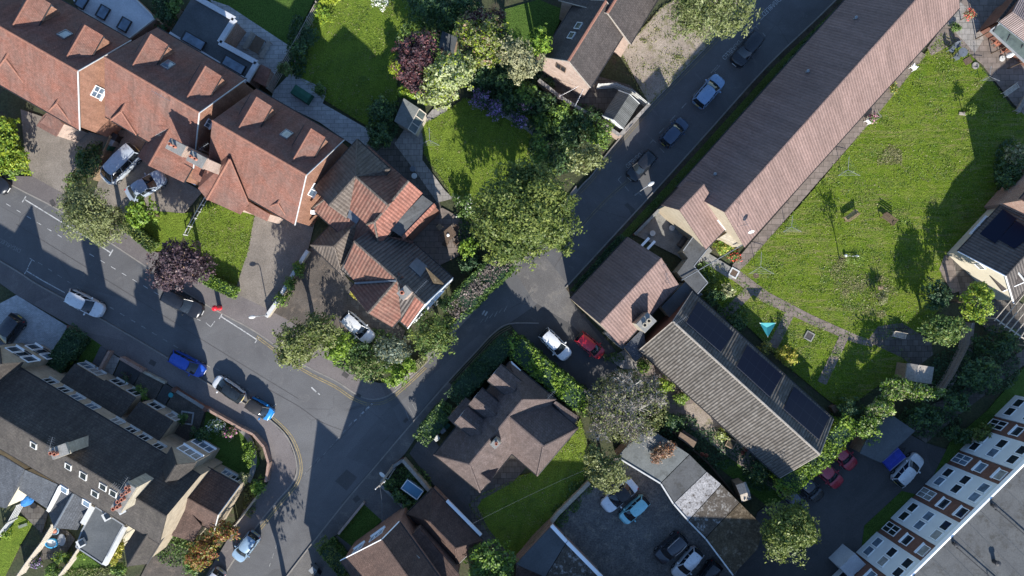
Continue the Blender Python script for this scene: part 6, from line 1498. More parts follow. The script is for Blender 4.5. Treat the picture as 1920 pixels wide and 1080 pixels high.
tufts([(1640, 270), (1690, 270), (1690, 310), (1645, 310)], 'grass', 900, [('l_straw', 1)], .13, .1, 4, .05)
tufts([(1305, 510), (1345, 495), (1440, 560), (1600, 640), (1690, 655), (1715, 690), (1580, 765), (1480, 690), (1390, 600)], 'grass', 9000, [('l_blade', .75), ('l_straw', .15), ('l_mid', .1)], .13, .1, 160, .05, 18)
tufts([(388, 378), (478, 402), (466, 470), (440, 548), (384, 516), (345, 442)], 'grass', 3000, [('l_blade', .8), ('l_straw', .2)], .12, .125, 60, .06, 50)
tufts([(565, 55), (595, 20), (640, 0), (780, 0), (795, 40), (745, 120), (745, 190), (700, 240), (612, 190), (555, 140)], 'grass', 6000, [('l_blade', .8), ('l_straw', .2)], .12, .12, 120, .06, 40)
tufts([(792, 235), (845, 205), (870, 185), (975, 200), (1010, 235), (1012, 330), (960, 370), (900, 392), (850, 372), (796, 290)], 'grass', 4000, [('l_blade', .8), ('l_straw', .2)], .12, .12, 90, .06, 60)
tufts([(880, 945), (905, 925), (1000, 885), (1088, 785), (1100, 830), (1095, 900), (985, 1030), (960, 1060)], 'grass', 4000, [('l_blade', .8), ('l_straw', .2)], .12, .114, 90, .06, 60)
tufts([(1165, 100), (1240, 15), (1300, -20), (1402, 2), (1330, 80), (1217, 197), (1195, 165)], 'weeds', 2600, [('l_olive', .6), ('l_straw', .4)], .13, .115, 40, .08, 60)
tufts([(1720, -160), (1575, 8), (1452, 124), (1342, 246), (1252, 346), (1160, 444), (1068, 545), (1100, 548), (1190, 448), (1282, 350), (1370, 254), (1480, 134), (1600, 14), (1745, -150)], 'weeds', 9000, [('l_mid', .5), ('l_dark', .5)], .15, .1, 160, .2)
# ================================================================ walls, fences
def wall_run(name, label, P, h, th, mat, cap=None, cat='wall', piers=None, group=None, z0=0.0):
    t = thing(name, label, cat, W(P[0][0], P[0][1], 0), group)
    q = [W(x, y, h) for x, y in P]; q = [Vector((v.x, v.y, 0)) for v in q]; m = MB(); c = MB()
    for a, b in zip(q[:-1], q[1:]):
        m.beam(a + Vector((0, 0, h / 2)), b + Vector((0, 0, h / 2)), th, h)
        if cap: c.beam(a + Vector((0, 0, h + .035)), b + Vector((0, 0, h + .035)), th + .08, .07)
    m.build('wall', MT[mat], t)
    if cap: c.build('coping', MT[cap], t)
    if piers:
        for f in piers: p = q[f]; MB().box((p.x, p.y, (h + .25) / 2), th + .16, th + .16, h + .25, math.atan2((q[min(f + 1, len(q) - 1)] - q[max(0, f - 1)]).y, (q[min(f + 1, len(q) - 1)] - q[max(0, f - 1)]).x)).build('pier', MT[mat], t)
    return t
def fence(label, P, h, mat='wood', board=True, step=1.8, name='fence', group=None, rails=3):
    """posts, rails and, if board, upright boards between them"""
    t = thing(name, label, 'fence', W(P[0][0], P[0][1], 0), group)
    q = [W(x, y, h) for x, y in P]; q = [Vector((v.x, v.y, 0)) for v in q]; m = MB(); r = MB()
    for a, b in zip(q[:-1], q[1:]):
        L = (b - a).length; n = max(1, int(L / step)); d = (b - a) / L; nn = Vector((-d.y, d.x, 0))
        for i in range(n + 1):
            p = a + (b - a) * i / n; MB().box((p.x, p.y, (h + .1) / 2), .1, .1, h + .1, math.atan2(d.y, d.x)).build('post', MT[mat], t)
        for k in range(rails): z = h * (.15 + .75 * k / max(1, rails - 1)); r.beam(a + Vector((0, 0, z)) - nn * .06, b + Vector((0, 0, z)) - nn * .06, .05, .08)
        if board:
            nb = int(L / .16)
            for i in range(nb): p = a + d * (i + .5) * L / nb + nn * (.02 if i % 2 else .035); m.box((p.x, p.y, h / 2 + .05), .15, .022, h - .06 + .04 * (i % 3 == 0), math.atan2(d.y, d.x))
    r.build('rail', MT[mat], t)
    if board: m.build('board_panel', MT[mat], t)
    return t
wall_run('brick_wall', 'red brick garden wall with pale coping behind the bunting yard', [(1010, 150), (1050, 182), (1108, 216), (1162, 254)], 1.7, .26, 'brick_pink', 'slab', piers=[1, 2])
wall_run('brick_wall', 'red brick wall between the shed yard and side road', [(1163, 253), (1218, 195)], 1.5, .26, 'brick_pink', 'slab')
wall_run('brick_wall', 'curved red brick wall round the terrace corner garden', [(452, 804), (474, 815), (494, 838), (503, 868), (498, 904)], 1.0, .24, 'brick_red', None)
wall_run('brick_wall', 'low red brick wall with stepped top in front of terrace, beside paved path', [(225, 671), (268, 696)], .9, .26, 'brick_red', 'brick_red')
wall_run('brick_wall', 'low brick wall at front of square stone gravel bed', [(328, 731), (386, 767)], .7, .25, 'brick_brown', 'concrete', piers=[0, 1])
wall_run('brick_wall', 'red brick wall at front of flowery corner lawn', [(388, 768), (452, 804)], .8, .25, 'brick_red', None)
wall_run('brick_wall', 'small red brick wall dividing two terrace front paths', [(204, 659), (182, 700)], .9, .24, 'brick_red', None)
wall_run('stone_wall', 'low stone front wall at grey gravel bed', [(268, 697), (309, 718)], .6, .25, 'stone', None)
wall_run('stone_wall', 'low stone wall beside pale block driveway', [(125, 612), (145, 620)], .6, .25, 'brick_brown', None)
wall_run('front_wall', 'long low wall edging the hipped bungalow drive and pool garden', [(755, 863), (800, 915), (835, 955), (842, 965)], 1.2, .26, 'stone', 'wood_grey')
wall_run('front_wall', 'low wall between sloping drive and walled tank garden', [(712, 908), (745, 940), (775, 968)], .8, .2, 'brick_brown', 'concrete')
wall_run('front_wall', 'low front wall of tank garden facing the road', [(714, 904), (740, 873), (756, 862)], .9, .22, 'brick_brown', 'concrete')
wall_run('front_wall', 'low brick wall in front of small shaded square lawn', [(682, 943), (634, 1002)], .7, .22, 'brick_pink', None)
wall_run('front_wall', 'low wall at the corner of the two roads under shrubs', [(738, 728), (770, 700), (797, 676)], .6, .25, 'brick_red', 'slab')
wall_run('drive_wall', 'stepped white topped wall between two front drives', [(577, 470), (558, 500), (540, 530), (520, 565), (499, 594)], .9, .3, 'stone', 'white_dirty')
wall_run('yard_wall', 'pale stone retaining wall along the shaded hall yard', [(1250, 379), (1190, 440)], 1.0, .2, 'brick_brown', 'concrete')
wall_run('car_park_wall', 'crumbling stone edge wall between lawn and gravel car park', [(1105, 905), (1075, 935), (1045, 965), (1030, 985)], .8, .4, 'stone', None)
fence('brown timber fence between lawn and the bottom edge garages', [(1030, 985), (1000, 1015), (968, 1055)], 1.7, 'wood')
fence('low white railing between silver car drive and lawn', [(384, 371), (362, 408), (345, 440)], .9, 'white_dirty', False, .7, 'railing', rails=2)
fence('grey trellis fence between the striped lawn and paved patio', [(592, 3), (560, 62), (528, 116), (500, 165)], 1.9, 'wood_grey', False, 1.6, 'trellis_fence', rails=5)
fence('white board fence lit by sun between lawn and pool yard', [(97, 984), (76, 1018), (50, 1052), (28, 1084)], 1.6, 'wood_pale')
fence('white board fence between pool yard and shaded lawn', [(148, 1025), (128, 1055), (106, 1084)], 1.6, 'wood_pale')
fence('white slatted fence along left lawn at bottom left edge', [(32, 948), (14, 980), (-10, 1010)], 1.5, 'white_dirty', False, 1.2, rails=5)
fence('pale curved fence panels around the small shed yard', [(1122, 158), (1155, 156), (1185, 168), (1216, 194)], 1.6, 'pale_grey')
fence('weathered fence between garden and footpath by rambling shrubs', [(1822, 606), (1815, 650), (1790, 700), (1770, 730)], 1.5, 'wood_grey')
fence('timber fence at narrow passage beside flat roofed extension', [(328, 10), (305, 46)], 1.6, 'wood_grey')
fence('short timber fence behind wheelie bins by the silver van', [(205, 255), (190, 290), (170, 335)], 1.5, 'wood', step=1.4)
fence('white gate fence panel beside hedge end at lower left road', [(482, 930), (462, 956), (440, 985)], 1.2, 'wood_pale')
fence('dark fence at the back of narrow bungalow garden', [(1225, 790), (1270, 815), (1330, 870), (1385, 935)], 1.3, 'wood_dark')

# ================================================================ cars
CG = {}
def car_glass():
    if 'g' not in CG: CG['g'] = m_glass('car_glass', (0.012, 0.016, 0.02), 0.05)
    return CG['g']
TYRE = m_plain('tyre', (0.018, 0.018, 0.019), 0.9, 0.2, 0.2, 9); MT['tyre'] = TYRE
MT['head_lens'] = m_plain('head_lens', (0.62, 0.65, 0.68), 0.12, 0.6, 0.08, 3); MT['tail_lens'] = m_plain('tail_lens', (0.35, 0.01, 0.01), 0.2, 0.5, 0.1, 3)
MT['rim'] = m_plain('rim', (0.42, 0.42, 0.43), 0.35, 0.5, 0.1, 3, .6); MT['plate_w'] = m_plain('plate_w', (.7, .7, .68), .5, .3, .03, 1); MT['plate_y'] = m_plain('plate_y', (.7, .52, .05), .5, .3, .03, 1)
SHAPES = {  # length fractions (0 rear .. 1 front): rear glass base, roof rear, roof front, windscreen base; bonnet and belt heights
    'hatch': dict(rb=.012, rr=.09, rf=.545, wb=.72, H=1.47, belt=.93, hood=.74, boot=.90, W=1.72),
    'city': dict(rb=.01, rr=.09, rf=.58, wb=.79, H=1.47, belt=.95, hood=.80, boot=.93, W=1.62),
    'saloon': dict(rb=.11, rr=.24, rf=.55, wb=.73, H=1.44, belt=.92, hood=.76, boot=.90, W=1.76),
    'estate': dict(rb=.01, rr=.07, rf=.53, wb=.72, H=1.5, belt=.95, hood=.78, boot=.93, W=1.8),
    'suv': dict(rb=.01, rr=.07, rf=.57, wb=.73, H=1.66, belt=1.05, hood=.93, boot=1.03, W=1.86),
    'mpv': dict(rb=.0, rr=.025, rf=.74, wb=.90, H=1.95, belt=1.1, hood=.98, boot=1.08, W=1.9),
    'soft': dict(rb=.17, rr=.27, rf=.53, wb=.72, H=1.40, belt=.88, hood=.74, boot=.88, W=1.74)}
def car(label, rear, front, shape, paint, roof=None, rails=False, metal=0.15, group='parked cars', glassroof=False, cat='car', name='parked_car'):
    s = SHAPES[shape]; a, b = W(rear[0], rear[1], .7), W(front[0], front[1], .7); L = (b - a).length; Wd = s['W'] * max(.9, min(1.0, L / 4.1)); Hh = s['H']
    c = (a + b) / 2; ang = math.atan2((b - a).y, (b - a).x)
    t = thing(name, label, cat, (c.x, c.y, 0), group, ang)
    pm = m_paint('paint', paint, metal); X = lambda f: (f - .5) * L
    def put(mb, nm, mat, par=None, sm=False, ang_=35):
        o = mb.build(nm, mat, None); o.parent = par or t
        if sm: smooth_by_angle(o, ang_)
        return o
    # ---- body shell: cross sections lofted along the length
    N = 30; V = []; F = []; K = 13
    for i in range(N):
        f = i / (N - 1); e = abs(f - .5) * 2
        w_ = Wd / 2 * (1 - (.10 if f > .5 else .06) * e ** 3 - (.36 if f > .5 else .26) * max(0, (e - .70) / .30) ** 2.6)
        if f < s['rb'] + .04: zt = s['boot'] - .02
        elif f < s['wb']: zt = s['belt'] - .015
        else: g = (f - s['wb']) / (1 - s['wb']); zt = s['belt'] - .02 + (s['hood'] - s['belt']) * (g ** 1.6) - .10 * max(0, (g - .86) / .14) ** 2
        if shape in ('saloon', 'soft') and f < s['rb']: zt = s['boot'] - .02 - .05 * (1 - f / s['rb']) ** 2
        zb = .20 + .10 * max(0, (e - .85) / .15)
        ex = 0
        pr = [(.86, zb), (.985, zb + .08), (1.0, .38), (1.0, .55), (.985, zt - .12), (.93, zt - .02)]
        row = [(y * w_, z) for y, z in pr] + [(0, zt + (.045 if f > s['wb'] else .015))]
        row = row + [(-y, z) for y, z in row[-2::-1]]
        V += [(X(f), y, z) for y, z in row]
    for i in range(N - 1):
        for k in range(K - 1): F.append([i * K + k, (i + 1) * K + k, (i + 1) * K + k + 1, i * K + k + 1])
    F.append([k for k in range(K)]); F.append([(N - 1) * K + k for k in range(K)][::-1])
    F.append([0] + [i * K for i in range(1, N)] + [(N - i - 1) * K + K - 1 for i in range(N)]) if False else None
    put(MB().add(V, F), 'body', pm, None, True, 50)
    # ---- greenhouse
    zb, zt = s['belt'] - .03, Hh
    bw, tw = Wd * .43, Wd * .378
    xb0, xt0, xt1, xb1 = X(s['rb']), X(s['rr']), X(s['rf']), X(s['wb'])
    mid_b = Wd * .447
    def sidept(f, top):   # f 0 rear..1 front along belt or roof
        if top: x = xt0 + (xt1 - xt0) * f; y = tw * (1 - .10 * (2 * f - 1) ** 2); z = zt - .10 - .05 * (2 * f - 1) ** 2
        else: x = xb0 + (xb1 - xb0) * f; y = (mid_b if .2 < f < .8 else bw) ; z = zb
        return x, y, z
    n = 7
    for sgn in (-1, 1):
        V = []; F = []
        for i in range(n):
            f = i / (n - 1)
            for k in range(4):
                g = k / 3; x0, y0, z0 = sidept(f, False); x1, y1, z1 = sidept(f, True)
                bul = .03 * math.sin(math.pi * g)
                V.append((x0 + (x1 - x0) * g, sgn * (y0 + (y1 - y0) * g + bul), z0 + (z1 - z0) * g))
        for i in range(n - 1):
            for k in range(3):
                q = [i * 4 + k, (i + 1) * 4 + k, (i + 1) * 4 + k + 1, i * 4 + k + 1]; F.append(q if sgn < 0 else q[::-1])
        put(MB().add(V, F), 'side_window', car_glass(), None, True, 60)
        for f in (0.0, .36 if shape != 'mpv' else .3, .64, 1.0):
            x0, y0, z0 = sidept(f, False); x1, y1, z1 = sidept(f, True); wdt = .10 if f in (0, 1) else .06
            put(MB().beam((x0, sgn * (y0 + .012), z0), (x1, sgn * (y1 + .016), z1), wdt, .05, up=Vector((0, sgn, .4))), 'pillar', pm if not roof else MT['black'])
    def glass(xa, ya, za, xb, yb, zb_, nm, bulge):
        V = []; F = []; U = 7; Vn = 4
        for i in range(Vn):
            g = i / (Vn - 1)
            for k in range(U):
                u = k / (U - 1) * 2 - 1; x = xa + (xb - xa) * g + bulge * (1 - u * u); y = (ya + (yb - ya) * g) * u; z = za + (zb_ - za) * g + .03 * math.sin(math.pi * g) + .02 * (1 - u * u) * g
                V.append((x, y, z))
        for i in range(Vn - 1):
            for k in range(U - 1):
                q = [i * U + k, i * U + k + 1, (i + 1) * U + k + 1, (i + 1) * U + k]; F.append(q if bulge > 0 else q[::-1])
        return put(MB().add(V, F), nm, car_glass(), None, True, 60)
    ws = glass(xb1, bw, zb, xt1, tw * .9, zt - .115, 'windscreen', .17)
    glass(xb0, bw * .97, zb, xt0, tw * .9, zt - .115, 'rear_window', -.09)
    for sgn in (-.1, .45): put(MB().beam((xb1 + .10, Wd * (sgn), zb + .04), (xb1 - .12, Wd * (sgn - .28), zb + .16), .02, .015), 'wiper', MT['black'], ws)
    # ---- roof panel
    V = []; F = []; U = 9; Vn = 9
    for i in range(Vn):
        f = i / (Vn - 1); x = xt0 - .02 + (xt1 - xt0 + .05) * f
        for k in range(U):
            u = k / (U - 1) * 2 - 1; y = tw * 1.0 * (1 - .10 * (2 * f - 1) ** 2) * u
            bow = (.10 if u == 0 or True else 0) * (1 - u * u)
            V.append((x + (.08 * (1 - u * u) if i == Vn - 1 else (-.04 * (1 - u * u) if i == 0 else 0)), y, zt - .10 - .05 * (2 * f - 1) ** 2 + .105 * (1 - abs(u) ** 2.6) * (1 - .25 * (2 * f - 1) ** 4)))
    for i in range(Vn - 1):
        for k in range(U - 1): F.append([i * U + k, (i + 1) * U + k, (i + 1) * U + k + 1, i * U + k + 1][::-1])
    rm = pm if roof is None else (car_glass() if roof == 'glass' else MT[roof])
    ro = put(MB().add(V, F), 'roof_panel', rm, None, True, 60)
    if rails:
        for sgn in (-1, 1): put(MB().tube([(xt0 + .1, sgn * tw * .86, zt - .03), ((xt0 + xt1) / 2, sgn * tw * .93, zt + .03), (xt1 - .1, sgn * tw * .86, zt - .03)], .022, 5), 'roof_rail', MT['metal'], ro)
    put(MB().lathe((xt0 + .2, 0, zt - .06), [(.03, 0), (.012, .12)], 6), 'antenna', MT['black'], ro)
    # ---- wheels, mirrors, lamps, plates, handles, bumpers
    wr = .31 if Hh < 1.6 else .35
    for fx in (.19, .81):
        for sgn in (-1, 1):
            x, y = X(fx), sgn * (Wd / 2 - .10)
            V = []; P_ = [(wr * .62, -.10), (wr * .93, -.10), (wr, -.06), (wr, .06), (wr * .93, .10), (wr * .62, .10)]
            for r, o in P_:
                for k in range(18): an = k * math.pi / 9; V.append((x + r * math.cos(an), y + o * sgn, wr + r * math.sin(an)))
            F = [[i * 18 + k, i * 18 + (k + 1) % 18, (i + 1) * 18 + (k + 1) % 18, (i + 1) * 18 + k] for i in range(5) for k in range(18)] + [list(range(18)), list(range(90, 108))]
            wh = put(MB().add(V, F), 'wheel', TYRE)
            r_ = MB(); M = Matrix.Rotation(math.pi / 2, 3, 'X')
            for k in range(5): an = k * 2 * math.pi / 5; r_.beam((x, y + sgn * .108, wr), (x + wr * .58 * math.cos(an), y + sgn * .112, wr + wr * .58 * math.sin(an)), .05, .03, up=Vector((0, 1, 0)))
            put(r_, 'rim', MT['rim'], wh)
    for sgn in (-1, 1):
        mm = MB(); x, y = xb1 - .32, sgn * (Wd / 2 + .09); mm.lathe((x, y, zb + .02), [(.05, 0), (.10, .03), (.11, .09), (.06, .14)], 10, .8, 1.15); mm.beam((x, sgn * (Wd / 2 - .06), zb + .02), (x, y, zb + .05), .05, .04)
        put(mm, 'wing_mirror', pm)
        h = MB(); h.box((X(.925), sgn * Wd * .355, s['hood'] - .09), .28, .12, .12, -sgn * .5); put(h, 'headlight', MT['head_lens'])
        h = MB(); h.box((X(.035), sgn * Wd * .385, s['boot'] - .15), .16, .10, .24, sgn * .5); put(h, 'tail_light', MT['tail_lens'])
        for f in (.42, .62): put(MB().box((X(f), sgn * (Wd / 2 - .004), .80 if Hh < 1.6 else .92), .18, .03, .035), 'door_handle', pm if roof is None else MT['black'])
    put(MB().box((X(.996), 0, .42), .05, .52, .11), 'number_plate', MT['plate_w']); put(MB().box((X(.003), 0, .62), .04, .52, .11), 'number_plate', MT['plate_y'])
    put(MB().box((X(.988), 0, .56), .06, Wd * .5, .14), 'grille', MT['black'])
    k = MB(); k.box((X(.5), 0, .24), L * .9, Wd * .86, .1); put(k, 'underside', MT['black'])
    return t
WH = (0.60, 0.60, 0.60); SIL = (0.26, 0.31, 0.38); BLK = (0.010, 0.011, 0.014); NVY = (0.014, 0.018, 0.03); RD = (0.40, 0.008, 0.02)
car('silver van with long roof parked on the drive beside red tiled house', (257, 280), (197, 339), 'mpv', (.36, .40, .45), cat='van', name='parked_van', rails=True)
car('silver saloon parked next to silver van on the drive', (240, 368), (307, 328), 'saloon', SIL)
car('black car cut by the left edge on the main road', (-62, 306), (13, 356), 'hatch', BLK)
car('white car on the main road in shade, left of the purple tree', (127, 553), (192, 586), 'hatch', WH)
car('black car half under the purple street tree', (306, 550), (378, 587), 'hatch', BLK)
car('bright blue car parked against the terrace side kerb', (321, 666), (382, 699), 'city', (0.008, 0.06, 0.36))
car('white car with black glass roof, nose to the blue car', (455, 748), (402, 711), 'city', (.66, .66, .64), roof='glass')
car('tiny sky blue car with black roof at the junction bend', (465, 753), (510, 780), 'city', (0.012, 0.19, 0.50), roof='black')
car('white car parked nose down on the gravel drive of the tiled house', (645, 591), (697, 639), 'hatch', WH)
car('pale blue car at the lower left roadside beside the red leaved tree', (479, 1001), (442, 1050), 'hatch', (.22, .31, .40))
car('white car cut by the bottom edge, lower left roadside', (414, 1070), (376, 1122), 'hatch', WH)
car('dark car with red tail lamp on pale block driveway at left edge', (36, 594), (-8, 652), 'estate', (.02, .022, .03))
car('red car beside white car in the hall forecourt', (1084, 629), (1129, 667), 'city', RD)
car('white car beside red car in the hall forecourt', (1018, 622), (1066, 671), 'hatch', (.66, .66, .65))
car('black car at the lower end of the roadside disabled bays', (1224, 288), (1181, 335), 'hatch', BLK)
car('dark blue car in the middle of the roadside row', (1244, 271), (1285, 225), 'hatch', (.03, .05, .09))
car('silver blue estate car with sky reflection put into its paint in the roadside row', (1307, 197), (1352, 144), 'estate', (.17, .27, .42))  # blue of the reflected sky is put into the paint colour
car('black car at the top of the roadside row beside lettering', (1422, 67), (1378, 120), 'suv', BLK)
car('white car with black soft top under the olive tree', (1190, 905), (1132, 954), 'soft', WH, roof='black')
car('pale turquoise car on gravel car park', (1211, 935), (1166, 977), 'city', (.22, .50, .54))
car('dark grey car with silver roof rails on gravel car park', (1281, 1005), (1233, 1050), 'suv', (.025, .028, .035), rails=True)
car('white car with red tail lamps at the bottom edge of gravel car park', (1310, 1031), (1266, 1083), 'hatch', WH)
car('black car cut by the bottom edge beside the white car', (1345, 1056), (1308, 1106), 'hatch', BLK)
car('crimson car nearest the dark garage, upper of two reds', (1553, 827), (1602, 877), 'hatch', (.30, .012, .03))
car('crimson car between the other crimson and black cars', (1526, 862), (1576, 911), 'hatch', (.30, .012, .03))
car('black car parked beside lower crimson car', (1491, 888), (1540, 936), 'hatch', BLK)
car('dark slate car partly under the dense tree', (1464, 913), (1513, 959), 'hatch', (.05, .055, .07))
car('white hatchback parked alone in front of the flats', (1680, 906), (1726, 855), 'hatch', (.60, .62, .63))
# ================================================================ street furniture and garden things
def legs4(t, w_, d_, h, r, mat, cx=0, cy=0):
    for x in (-1, 1):
        for y in (-1, 1): o = MB().box((cx + x * w_ / 2, cy + y * d_ / 2, h / 2), r, r, h).build('leg', MT[mat], None); o.parent = t
def local(mb, nm, mat, t): o = mb.build(nm, MT[mat] if isinstance(mat, str) else mat, None); o.parent = t; return o
# post box
p = W(413, 577); t = thing('post_box', 'red pillar post box on the pavement by the driveway', 'post box', p)
local(MB().lathe((0, 0, .1), [(.27, 0), (.27, .12), (.23, .14), (.23, 1.25)], 20), 'body', 'red', t)
local(MB().lathe((0, 0, 1.35), [(.29, 0), (.30, .05), (.26, .12), (.12, .2), (.01, .22)], 20), 'cap', 'red', t)
local(MB().box((.0, -.235, 1.2), .28, .04, .06), 'slot', 'black', t); local(MB().lathe((0, 0, 0), [(.28, 0), (.28, .1)], 20), 'base', 'black', t)
# lamp posts
def lamp(label, base, rot, h=5.2, arm=.9):
    p = W(*base); t = thing('street_lamp', label, 'street lamp', p, 'street lamps', rot)
    local(MB().tube([(0, 0, 0), (0, 0, 1.0)], .085, 10), 'base', 'grey', t)
    local(MB().tube([(0, 0, 1.0), (0, 0, h - .2), (.1, 0, h), (arm, 0, h + .06)], .05, 8, .035), 'pole', 'grey', t)
    hd = MB(); hd.lathe((arm + .2, 0, h + .0), [(.05, .0), (.16, .01), (.18, .06), (.12, .13), (.02, .15)], 14, 2.0, 1.0); local(hd, 'lamp_head', 'pale_grey', t)
lamp('street lamp at the kerb below the concrete drive', (506, 590), math.pi * 1.05, 3.0, .5)
lamp('street lamp beside the disabled bays on the side road', (1190, 366), .55, 5.0, .6)
lamp('street lamp by the walled tank garden at the road bend', (742, 876), 2.4, 4.6, .5)
# telegraph pole and overhead wires
p = W(738, 872); t = thing('telegraph_pole', 'timber telegraph pole carrying overhead wires at the walled garden corner', 'pole', p)
TOP = Vector((p.x, p.y, 7.5))
local(MB().tube([(0, 0, 0), (0, 0, 7.6)], .13, 8, .09), 'pole', 'wood_grey', t)
x = MB(); x.beam((-.5, -.4, 7.2), (.5, .4, 7.2), .09, .09); local(x, 'crossarm', 'wood_grey', t)
for s in (-.4, 0, .4): local(MB().lathe((s, s * .8, 7.25), [(.05, 0), (.05, .14), (.02, .18)], 8), 'insulator', 'white', t)
def wire(label, a, b, sag=.5, r=.007):
    a, b = Vector(a), Vector(b); P_ = [a.lerp(b, i / 12) - Vector((0, 0, sag * 4 * (i / 12) * (1 - i / 12))) for i in range(13)]
    o = MB().tube([q - a for q in P_], r, 4).build('cable', MT['lead'], None); o.location = a; tag(o, label, 'cable'); return o
wire('overhead wire from the telegraph pole to brown house gable', TOP, W(716, 980, 7.0))
wire('overhead wire sagging across the dormer bungalow lawn', W(1095, 882, 4.2), W(880, 985, 6.0), .4)
wire('pale pipe line crossing from hall porch to smaller hall', W(1399, 455, 3.2), W(1278, 525, 3.0), .1, .05)
def pole_thing(name, label, cat, base, h, mat, group=None):
    p = W(*base); t = thing(name, label, cat, p, group); local(MB().tube([(0, 0, 0), (0, 0, h)], .03, 6), 'pole', mat, t); return t
# rotary dryers
def dryer(label, px, py, h=1.7, r=1.5, cover=False):
    c = W(px, py, h); t = thing('rotary_dryer', label, 'clothes dryer', (c.x, c.y, 0), 'rotary clothes dryers')
    local(MB().tube([(0, 0, 0), (0, 0, h)], .028, 6), 'pole', 'metal', t)
    tips = [Vector((math.cos(a) * r, math.sin(a) * r, h + .12)) for a in (math.pi / 2 + .0, math.pi * 7 / 6, math.pi * 11 / 6)]
    if cover:
        tips = [Vector((math.cos(a) * r * .62, math.sin(a) * r * .62, h + .25)) for a in (-math.pi / 2, math.pi / 6, math.pi * 5 / 6)]
        local(MB().shell([[tips[0], tips[1], Vector((0, 0, h))], [tips[1], tips[2], Vector((0, 0, h))], [tips[2], tips[0], Vector((0, 0, h))]], .02), 'cover', 'teal', t)
    for q in tips: local(MB().tube([(0, 0, h - .1), q], .022, 5), 'arm', 'white' if cover else 'grey', t)
    ln = MB()
    if not cover:
        for f in (.45, .7, .95):
            for i in range(3): ln.tube([Vector((0, 0, h)).lerp(tips[i], f), Vector((0, 0, h)).lerp(tips[(i + 1) % 3], f)], .007, 3)
        local(ln, 'washing_line', 'lead', t)
dryer('open rotary dryer on grass by the flagged path corner', 1427, 500); dryer('open rotary dryer on meadow near the long hall middle', 1591, 318, 1.7, 1.3); dryer('open rotary dryer on meadow at left by hall eave', 1485, 425, 1.7, 1.1); dryer('open rotary dryer at the patio edge of meadow', 1857, 143, 1.7, 1.0)
dryer('teal covered rotary dryer with three white ribs', 1438, 614, 1.8, 1.55, True); dryer('open rotary dryer in the round lawn garden', 805, 262, 1.7, 1.2)
# benches and seats
def bench(label, px, py, rot, w_=1.5, mat='wood', back=True, cat='bench', name='garden_bench'):
    c = W(px, py); t = thing(name, label, cat, (c.x, c.y, .1), None, rot)
    s = MB()
    for k in range(4): s.box((0, -.2 + k * .13, .44), w_, .1, .035)
    local(s, 'seat', mat, t)
    if back:
        b_ = MB()
        for k in range(3): b_.box((0, .27 + k * .03, .56 + k * .14), w_, .03, .1)
        local(b_, 'backrest', mat, t)
    legs4(t, w_ - .12, .46, .44, .06, mat)
    for s_ in (-1, 1): a = MB(); a.box((s_ * (w_ / 2 - .05), 0, .64), .06, .5, .05); a.box((s_ * (w_ / 2 - .05), -.22, .54), .05, .05, .2); local(a, 'armrest', mat, t)
bench('timber bench on meadow beside the tree shadow', 1591, 405, math.radians(215), 1.5)
bench('brown picnic bench standing right of the timber bench', 1661, 412, math.radians(-35), 1.5, 'wood_dark')
bench('pale bench on meadow edge below dryer at right', 1888, 172, math.radians(35), 1.6, 'wood_pale'); bench('slatted grey bench at the right edge patio', 1907, 200, math.radians(60), 1.6, 'wood_grey')
bench('slatted seat on the slab patio by rounded tree', 1680, 628, math.radians(-12), 1.3, 'wood_pale')
bench('slatted bench on the blue grey patio behind flat roof, left of table', 470, 80, math.radians(60), 1.9, 'wood_grey', False); bench('slatted bench on blue grey patio, right of table', 500, 96, math.radians(60), 1.9, 'wood_grey', False)
def table(label, px, py, rot, w_, d_, mat, h=.74, round_=False):
    c = W(px, py); t = thing('garden_table', label, 'table', (c.x, c.y, .11), None, rot)
    if round_: local(MB().lathe((0, 0, h - .04), [(w_ / 2, 0), (w_ / 2, .04)], 24), 'tabletop', mat, t); local(MB().tube([(0, 0, 0), (0, 0, h)], .04, 8), 'pedestal', mat, t); local(MB().lathe((0, 0, 0), [(.25, 0), (.22, .03)], 14), 'base', mat, t)
    else:
        s = MB()
        for k in range(6): s.box((0, (k - 2.5) * d_ / 6, h), w_, d_ / 6 - .015, .03)
        local(s, 'tabletop', mat, t); legs4(t, w_ - .15, d_ - .15, h, .07, mat)
    return t
table('dark slatted table on blue grey patio between slatted benches', 487, 89, math.radians(60), 1.6, 1.1, 'wood_dark'); table('dark wooden table with white item on shaded brown terrace', 842, 441, math.radians(40), 1.5, 1.1, 'wood_dark'); table('round grey metal table on grass by the far hall corner', 1796, 103, 0, .95, .95, 'lead', round_=True)
def chair(label, px, py, rot, mat, cat='chair', group=None):
    c = W(px, py); t = thing('garden_chair', label, cat, (c.x, c.y, .11), group, rot)
    local(MB().box((0, 0, .43), .5, .5, .05), 'seat', mat, t); local(MB().box((-.24, 0, .68), .05, .5, .45), 'backrest', mat, t); legs4(t, .44, .44, .43, .045, mat)
    for s in (-1, 1): local(MB().box((0, s * .25, .62), .5, .05, .04), 'armrest', mat, t)
chair('orange lit wooden chair above the dark terrace table', 826, 427, math.radians(-45), 'wood'); chair('shaded wooden chair right of the dark terrace table', 856, 428, math.radians(225), 'wood_dark'); chair('shaded wooden chair below the dark terrace table', 836, 458, math.radians(60), 'wood_dark'); chair('shaded wooden chair at lower right of dark terrace table', 856, 455, math.radians(135), 'wood_dark')
chair('grey metal chair left of the round grass table', 1778, 96, -.5, 'lead'); chair('grey metal chair above the round grass table', 1788, 88, -1.4, 'lead'); chair('grey metal chair below the round grass table', 1787, 110, .9, 'lead')
